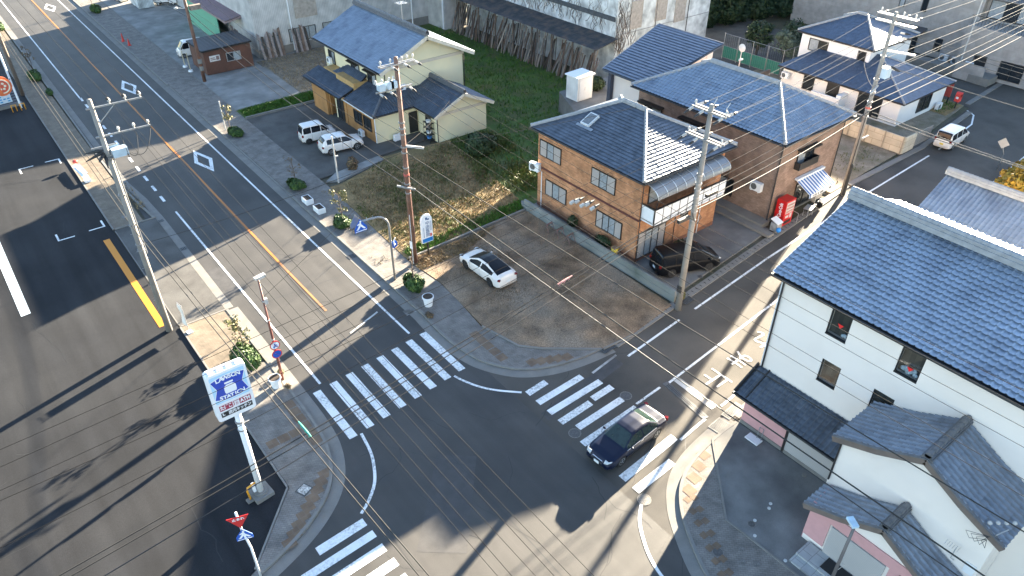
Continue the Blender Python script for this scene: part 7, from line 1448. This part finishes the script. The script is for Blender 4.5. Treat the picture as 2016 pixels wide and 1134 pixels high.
t = thing('mesh_fence', 'tall grey mesh fence with green netting round the dark court', 'fence', (76, 50, .1)); b = MB()
for xx, yy in [(76, q) for q in np.arange(46.8, 55.5, 2.1)] + [(q, 46.8) for q in np.arange(78, 92, 2.4)]: b = MB(); b.rod((xx, yy, .1), (xx, yy, 3.2), .05); make('post', b, M_GALV, t)
b = MB()
for z in (.3, 1.7, 3.15): b.rod((76, 46.8, z), (76, 55.3, z), .025, 5); b.rod((76, 46.8, z), (91, 46.8, z), .025, 5)
for k in range(30): b.rod((76, 46.8 + k * .28, .2), (76, 46.8 + k * .28, 3.1), .008, 3)
for k in range(50): b.rod((76 + k * .3, 46.8, .2), (76 + k * .3, 46.8, 3.1), .008, 3)
make('mesh', b, M_GALV, t); b = MB(); b.bx(76.06, 76.09, 47, 55.2, .3, 1.7); make('netting', b, mat('green_net', (.03, .16, .12), .8), t)
# small things on the forecourts
for k, (u, v) in enumerate(((1517, 992), (1514, 1001), (1486, 1025), (1486, 1055), (1546, 1104))): p = at(u, v, .11); b = MB(); b.tube([(p.x, p.y, .11), (p.x, p.y, .15)], .08, 14); whole('drain_disc', b, mat('disc_pale', (.5, .5, .49), .7), 'white drain cap on the dark shop forecourt', 'drain cap', 'white drain caps on the shop forecourt')
p = at(1583, 936, .1); b = MB(); b.tube([(p.x, p.y, .11), (p.x, p.y, .17)], .12, 14); whole('drain_disc', b, M_CONC, 'grey drain cap beside the roller shutter', 'drain cap')
t = thing('cart_handle', 'pale blue trolley frame standing by the pink shop wall', 'trolley', (27.2, 13.6, .11)); b = MB(); b.box((27.2, 13.6, .2), (.5, .8, .08)); make('platform', b, M_WPL, t); b = MB(); b.tube([(27.4, 13.3, .2), (27.45, 13.3, 1.0), (27.45, 13.55, 1.0), (27.4, 13.55, .2)], .03, 6); make('handle', b, M_GALV, t)
t = thing('plant_stand', 'black wire shelf of basins by the cream house side door', 'shelf', (34.3, 56.9, .1)); b = MB()
for k in range(4): b.box((34.4, 57.0, .3 + .55 * k), (.55, 1.1, .04))
for sx_ in (-.25, .25):
    for sy_ in (-.52, .52): b.rod((34.4 + sx_, 57 + sy_, .1), (34.4 + sx_, 57 + sy_, 2.1), .025)
make('frame', b, M_BLK, t)
for k in range(4): b = MB(); b.tube([(34.4, 57.0, .34 + .55 * k), (34.4, 57.0, .55 + .55 * k)], [.2, .27], 12); whole('basin', b, (mat('basin_blue', (.08, .25, .55), .5), M_WPL, M_ALU, M_WPL)[k], ('blue basin on the lowest shelf', 'white basin on the second shelf', 'grey basin on the third shelf', 'white basin on the top shelf')[k] + ' by the cream house', 'basin')
t = thing('yellow_tub', 'yellow tub on the low block wall by the black minivan', 'tub', (33.6, 30.6, .95)); b = MB(); b.tube([(33.75, 31.0, .6), (33.75, 31.0, 1.15)], [.2, .28], 12); make('body', b, mat('tub_yellow', (.62, .48, .06), .6), t); b = MB(); b.tube([(33.75, 31.0, 1.13), (33.75, 31.0, 1.16)], .26, 12); make('soil', b, M_DIRT, t)
for k in range(3):
    x, y = 32.6 + .1 * k, 37.0 - 1.1 * k; t = thing('saw_horse', 'rusty trestle standing on the earth plot by the block wall', 'trestle', (x, y, .13), None, 'trestles by the block wall'); b = MB(); b.bar((x - .3, y, .75), (x + .35, y + .1, .75), .1, .1); make('beam', b, mat('trestle_rust', (.16, .10, .09), .8, var=.3), t)
    for s in (-.28, .3):
        for q in (-.2, .2): b = MB(); b.rod((x + s, y + q * 1.5, .13), (x + s, y, .74), .03, 5); make('leg', b, mat('trestle_rust', (.16, .10, .09)), t)

# ------------------------------------------------------------------ vegetation
def leafmat(name, c, c2, rough=.6):
    m = mat(name, c, rough, var=.5, scale=1.6, tint=c2, tscale=2.2, tamt=.5, spec=.25)
    return m
L_HEDGE = leafmat('leaf_hedge', (.032, .070, .018), (.075, .12, .022)); L_CON = leafmat('leaf_conifer', (.016, .032, .014), (.03, .05, .016)); L_OLIVE = leafmat('leaf_olive', (.085, .11, .07), (.14, .165, .12)); L_SHRUB = leafmat('leaf_shrub', (.025, .045, .018), (.05, .07, .03))
L_GOLD = leafmat('leaf_gold', (.40, .22, .03), (.25, .24, .04)); L_YEL = leafmat('leaf_yellow', (.13, .13, .05), (.18, .15, .06)); L_DEAD = leafmat('leaf_dead', (.12, .085, .05), (.2, .14, .075)); L_WEED = leafmat('leaf_weed', (.08, .11, .025), (.12, .10, .04)); L_GRASS = leafmat('leaf_grass', (.055, .13, .016), (.09, .15, .025)); L_DRY = leafmat('leaf_dry', (.26, .19, .10), (.16, .12, .06))
M_BARK = mat('bark', (.11, .08, .06), .9, var=.3, scale=6, bump=.3)
def leaves(mb, c, rad, n, size, rs, hollow=.55, flat=.0, lumps=0, upright=0.0):
    """n leaf-sized quads spread through an uneven ellipsoid"""
    c = np.array(c, float); rad = np.array(rad, float)
    d = rs.normal(size=(n, 3)); d /= np.linalg.norm(d, axis=1)[:, None]
    if lumps:
        ld = rs.normal(size=(lumps, 3)); ld /= np.linalg.norm(ld, axis=1)[:, None]; amp = .72 + .28 * np.clip((d @ ld.T).max(1), 0, 1) ** 4 + rs.uniform(-.06, .06, n)
    else: amp = 1.0
    rr = (hollow + (1 - hollow) * rs.random(n) ** .6) * amp
    p = c + d * rad * rr[:, None]
    if flat: p[:, 2] = np.maximum(p[:, 2], c[2] - rad[2] * flat)
    nr = d + rs.normal(scale=.55, size=(n, 3)); nr[:, 2] += .25; nr /= np.linalg.norm(nr, axis=1)[:, None]
    t = np.cross(nr, rs.normal(size=(n, 3))); t /= np.linalg.norm(t, axis=1)[:, None] + 1e-9
    if upright: t = t * (1 - upright) + np.array([0, 0, 1.0]) * upright
    b = np.cross(nr, t); s = size * rs.uniform(.6, 1.35, n)[:, None]
    P = np.stack([p - t * s - b * s * .45, p + t * s * .1 - b * s * .62, p + t * s, p + t * s * .1 + b * s * .62], 1).reshape(-1, 3)
    o = len(mb.v); mb.v += [tuple(q) for q in P.tolist()]; mb.f += [(o + 4 * i, o + 4 * i + 1, o + 4 * i + 2, o + 4 * i + 3) for i in range(n)]
RS = np.random.RandomState(11)
def shrub(x, y, z, rx, ry, h, n, size, m, lab, group=None, name='hedge_bush', cat='bush', lumps=9):
    t = thing(name, lab, cat, (x, y, z), None, group); b = MB(); leaves(b, (x, y, z + h * .45), (rx, ry, h * .58), n, size, RS, .5, .8, lumps); make('foliage', b, m, t)
    b = MB()
    for k in range(5): a = k * 1.26; b.tube([(x + .1 * math.cos(a), y + .1 * math.sin(a), z), (x + rx * .5 * math.cos(a), y + ry * .5 * math.sin(a), z + h * .6)], [.025, .012], 5)
    make('stems', b, M_BARK, t); return t
HB = 'clipped bushes along the right kerb'
shrub(20.25, 37.0, .1, .78, 1.1, 1.05, 3000, .10, L_HEDGE, 'round green bush around a bare sapling beside the white flowerpot', HB); shrub(20.2, 47.7, .1, .75, 1.1, .8, 2200, .10, L_HEDGE, 'low dark bush under the yellowing sapling by the square planters', HB); shrub(20.15, 55.9, .1, .75, 1.2, .8, 2200, .10, L_HEDGE, 'low dark bush at the forecourt end beyond the square planters', HB); shrub(20.15, 69.8, .1, .75, 1.3, .85, 2200, .10, L_HEDGE, 'dark bush at the kerb before the white post', HB); shrub(20.3, 125, .1, .9, 1.7, 1.0, 1500, .13, L_HEDGE, 'far dark bush on the right pavement at the top edge', HB)
shrub(8.0, 36.6, .1, .85, 1.5, 1.15, 3400, .10, L_HEDGE, 'sunlit green bush behind the convenience store sign', 'bushes along the left kerb'); shrub(7.75, 99.3, .1, .8, 1.6, 1.0, 1500, .12, L_HEDGE, 'dark bush on the left pavement beyond the pole', 'bushes along the left kerb'); shrub(7.7, 124, .1, .8, 2.2, 1.0, 1200, .13, L_HEDGE, 'farthest dark bush at the left edge', 'bushes along the left kerb'); shrub(8.0, 93.0, .1, .4, .8, .6, 500, .10, L_HEDGE, 'small dark shrub at the kerb near the first dash of the line', 'bushes along the left kerb')
def sapling(x, y, z, h, lab, m, n, seed, sp=.5, size=.09, trunk_r=.035, top=.6):
    rg = random.Random(seed); t = thing('sapling', lab, 'tree', (x, y, z)); b = MB(); b.tube([(x, y, z), (x + .04, y, z + h * .4), (x, y + .05, z + h)], [trunk_r * 1.2, trunk_r, trunk_r * .5], 7); tr = make('trunk', b, M_BARK, t); b = MB(); L = MB()
    for k in range(11):
        a = rg.uniform(0, 6.28); z0 = z + h * rg.uniform(.35, .95); r_ = sp * rg.uniform(.5, 1.1); e = Vector((x + r_ * math.cos(a), y + r_ * math.sin(a), z0 + rg.uniform(.2, .55))); b.tube([(x, y, z0), Vector((x, y, z0)).lerp(e, .5) + Vector((0, 0, .05)), e], [.018, .013, .007], 5)
        if n: leaves(L, e, (.28, .28, .26), n // 11, size, RS, .1)
    make('branches', b, M_BARK, t)
    if n: make('crown', L, m, t)
sapling(20.25, 37.05, .1, 2.2, 'bare pollarded sapling growing from the round bush by the flowerpot', None, 0, 1, .45, trunk_r=.06); sapling(20.25, 47.6, .1, 3.0, 'yellowing sapling growing from the low bush by the square planters', L_YEL, 300, 2, .5, .075); sapling(20.2, 56.2, .1, 2.6, 'bare thin sapling in the bush at the forecourt end', L_DEAD, 60, 3, .6); sapling(20.0, 71.0, .1, 2.6, 'thin yellow sapling beside the plain white post', L_YEL, 200, 4, .4); sapling(8.2, 37.2, .1, 2.4, 'small yellow leaved sapling beside the sunlit bush at the left kerb', L_YEL, 240, 5, .45, .075); sapling(8.4, 39.4, .1, .9, 'tiny yellow leaved shoot at the left kerb by the driveway', L_YEL, 200, 6, .3); sapling(8.1, 103, .1, 2.8, 'thin sapling on the left pavement beyond the dark bush', L_DEAD, 150, 7, .5); sapling(20.3, 126.5, .1, 3.0, 'thin bare sapling at the far right kerb', L_DEAD, 60, 8, .5)
t = thing('flowerpot', 'round white flowerpot with soil beside the bush on the right pavement', 'flowerpot', (19.95, 34.7, .1))
def pot(t, x, y, z, r, h):
    b = MB(); b.tube([(x, y, z), (x, y, z + h * .85), (x, y, z + h * .86), (x, y, z + h)], [r * .72, r * .95, r * 1.08, r * 1.08], 20); make('pot', b, M_WPL, t, False); b = MB(); b.tube([(x, y, z + h), (x, y, z + h + .006)], r * .92, 20); make('soil', b, mat('potting_soil', (.05, .035, .025), .95, var=.4), t)
pot(t, 19.95, 34.7, .1, .37, .75); t = thing('flowerpot', 'round white flowerpot at the foot of the brown lamp post', 'flowerpot', (8.6, 33.5, .1)); pot(t, 8.6, 33.5, .1, .34, .7)
for k, (x, y) in enumerate(((19.75, 52.9), (19.85, 50.9))): t = thing('square_planter', ('farther', 'nearer')[k] + ' white square planter box on the right pavement', 'planter', (x, y, .1)); b = MB(); b.bx(x - .32, x + .32, y - .5, y + .5, .1, .55); make('box', b, M_WPL, t); b = MB(); b.bx(x - .25, x + .25, y - .43, y + .43, .551, .556); make('soil', b, mat('potting_soil', (.05, .035, .025)), t)
shrub(9.25, 34.3, .1, .25, .25, .45, 260, .06, L_YEL, 'small yellow flowering tuft beside the brown lamp post', None, 'flower_tuft', 'plant', 4); shrub(9.1, 33.0, .1, .18, .3, .3, 160, .06, L_DEAD, 'withered brown weed at the left kerb by the lamp post', None, 'weed_tuft', 'plant', 4); shrub(19.3, 33.6, .1, .3, .4, .3, 200, .06, L_DEAD, 'withered brown weed at the right kerb below the flowerpot', None, 'weed_tuft', 'plant', 4)
shrub(36.6, 51.6, .1, 1.7, 1.5, 2.2, 2600, .16, L_SHRUB, 'round dull shrub on the weedy ground behind the cream house annex', None, 'shrub', 'bush'); shrub(25.6, 56.0, .15, .6, .6, 1.2, 500, .10, L_DEAD, 'reddish brown shrub on the pale concrete strip by the parked cars', None, 'shrub', 'bush'); shrub(34.1, 36.0, .5, .4, .5, 1.1, 600, .08, L_SHRUB, 'dark shrub in the strip against the orange brick wall', None, 'shrub', 'bush'); shrub(34.1, 32.6, .5, .35, .9, .8, 700, .08, L_SHRUB, 'long dark shrub at the near corner of the orange brick wall', None, 'shrub', 'bush'); shrub(33.9, 24.75, .05, .5, .35, .6, 420, .09, L_YEL, 'yellowing weed clump at the foot of the pale concrete pole', None, 'weed_clump', 'plant', 4); shrub(38.5, 29.0, .15, .8, .4, .8, 700, .08, L_SHRUB, 'dark potted greenery before the orange house sliding door', None, 'shrub', 'bush')
shrub(52.4, 53.0, 2.25, 1.2, 1.0, 1.5, 1000, .13, L_SHRUB, 'dark shrub beside the white storage shed on the terrace', None, 'shrub', 'bush')
def tree(x, y, z, h, rx, ry, rz_, n, size, m, lab, group=None, name='tree', lumps=14, trunk=.16, ht=.35, hollow=.35):
    t = thing(name, lab, 'tree', (x, y, z), None, group); b = MB(); b.tube([(x, y, z), (x + .1, y + .05, z + h * .4), (x, y, z + h * .8)], [trunk, trunk * .7, trunk * .3], 8)
    for k in range(6): a = k * 1.05; b.tube([(x, y, z + h * .3), (x + rx * .45 * math.cos(a), y + ry * .45 * math.sin(a), z + h * .55)], [trunk * .45, trunk * .15], 5)
    make('trunk', b, M_BARK, t); b = MB(); rg = random.Random(int(x * 7 + y)); c = z + h - rz_
    leaves(b, (x, y, c), (rx * .8, ry * .8, rz_), n // 3, size, RS, hollow, 0, lumps)
    for k in range(8): a = rg.uniform(0, 6.28); q = rg.uniform(-.7, .75); s = math.sqrt(1 - q * q); leaves(b, (x + rx * .62 * s * math.cos(a), y + ry * .62 * s * math.sin(a), c + rz_ * .7 * q), (rx * .42, ry * .42, rz_ * .32), n // 12, size, RS, .2, 0, 5)
    if name == 'conifer_tree': leaves(b, (x, y, z + 1.7), (rx * 1.05, ry * 1.05, 2.1), n // 2, size, RS, .5, 0, 8)
    make('crown', b, m, t)
for k in range(11): tree(80.5 + k * 2.1, 66.5 + .9 * (k % 2) - k * .55, .05, 7.6 + .7 * ((k * 7) % 3), 2.3, 2.3, 4.0, 3600, .24, L_CON, 'dark evergreen of the tall hedge row, number %s from the lumber hall' % ('one two three four five six seven eight nine ten eleven'.split()[k]), 'dark evergreens in the tall hedge row', 'conifer_tree', trunk=.2)
tree(79.6, 49.0, .05, 4.6, 2.2, 2.2, 1.9, 2600, .13, L_OLIVE, 'silvery olive tree beside the court fence', None, 'olive_tree'); tree(83.4, 50.6, .05, 4.8, 2.0, 2.0, 2.0, 2400, .15, L_SHRUB, 'dark leafy tree between the olive and the white house', None, 'tree'); tree(80.3, 53.3, .05, 4.6, 2.0, 2.0, 2.0, 2200, .15, L_SHRUB, 'dark green tree behind the olive by the court', None, 'tree'); tree(102, 51.5, .05, 3.0, 3.5, 1.4, 1.2, 900, .18, L_SHRUB, 'low hedge shrub before the apartment house end', None, 'shrub')
tree(67.6, 17.6, .05, 2.2, 2.6, 1.5, 1.1, 2600, .16, L_GOLD, 'golden orange bush at the road edge just past the tiled roof ridge', None, 'golden_bush', trunk=.1); tree(71.0, 18.0, .05, 2.0, 2.6, 1.3, 1.0, 1800, .16, L_GOLD, 'golden orange bush farther along the road at the right edge', None, 'golden_bush', trunk=.1)
# grass blades, weeds and litter scattered on the plots
def tufts(name, poly, n, h, m, z, seed, clump=None, spread=.5):
    rs = np.random.RandomState(seed); P = np.array(poly); x0, y0 = P.min(0); x1, y1 = P.max(0); pts = []
    def inside(x, y):
        c = False; j = len(P) - 1
        for i in range(len(P)):
            if (P[i][1] > y) != (P[j][1] > y) and x < (P[j][0] - P[i][0]) * (y - P[i][1]) / (P[j][1] - P[i][1]) + P[i][0]: c = not c
            j = i
        return c
    cl = [(rs.uniform(x0, x1), rs.uniform(y0, y1)) for _ in range(clump)] if clump else None
    while len(pts) < n:
        if cl: c = cl[rs.randint(len(cl))]; x, y = c[0] + rs.normal() * spread, c[1] + rs.normal() * spread
        else: x, y = rs.uniform(x0, x1), rs.uniform(y0, y1)
        if inside(x, y): pts.append((x, y))
    b = MB()
    for x, y in pts:
        hh = h * rs.uniform(.5, 1.4)
        for k in range(2):
            a = rs.uniform(0, 6.28); wd = hh * .16; dx, dy = math.cos(a), math.sin(a); lx, ly = rs.normal(size=2) * hh * .45
            b.add([(x - dx * wd, y - dy * wd, z), (x + dx * wd, y + dy * wd, z), (x + lx + dx * wd * .3, y + ly + dy * wd * .3, z + hh), (x + lx - dx * wd * .3, y + ly - dy * wd * .3, z + hh)], [(0, 1, 2, 3)])
    o = make(name, b, m); o['kind'] = 'stuff'; return o
tufts('grass', [(34, 42), (50, 43), (56.5, 56), (56.5, 88), (43, 88), (42.6, 60), (41, 55)], 6500, .22, L_GRASS, .09, 1); tufts('grass', [(22.6, 73.3), (30.9, 73.3), (30.9, 76), (22.6, 75.5)], 2600, .18, L_GRASS, .14, 2)
tufts('weeds', [(22, 40.6), (33.6, 41), (35.8, 55.8), (28.9, 56), (23.7, 54), (22.4, 53.8)], 3000, .17, L_WEED, .12, 3, 34, .8); tufts('weeds', [(21.9, 40.45), (33.6, 40.9), (33.8, 42.2), (22.2, 41.6)], 1500, .22, L_GRASS, .12, 4, 14, .7); tufts('weeds', [(31.5, 43), (36.8, 43), (42, 55), (36, 55.8)], 2000, .28, L_WEED, .12, 14, 25, .9)
tufts('dry_grass', [(22, 40.5), (33.6, 40.9), (35.5, 55), (23.6, 54)], 6500, .16, L_DRY, .12, 5); tufts('dry_grass', [(21.7, 38.5), (25.5, 38.5), (30, 40.2), (21.9, 40.2)], 2200, .12, L_DRY, .125, 6); tufts('dry_grass', [(22.2, 28), (32.6, 26), (32.8, 40), (22.3, 40)], 5200, .07, L_DEAD, .125, 7, 45, .8); tufts('dry_grass', [(19.4, 41), (22.3, 41), (22.3, 54), (21.5, 54)], 500, .1, L_DRY, .1, 8, 9, .4)
tufts('stubble', [(30.1, 76.6), (33, 76.6), (41.5, 89.6), (30.4, 88.8)], 2600, .12, L_DRY, .115, 9); tufts('weeds', [(55.8, 27.6), (67, 28), (67, 31), (56, 30.2)], 260, .12, L_WEED, .12, 10, 16, .5); tufts('grass', [(80.0, 29.6), (83.8, 29.8), (84.1, 32.8), (80.4, 32.8)], 500, .14, L_GRASS, .15, 12); tufts('dry_grass', [(8.2, 60), (8.9, 60), (8.9, 66), (8.1, 66)], 160, .14, L_DRY, .1, 13)
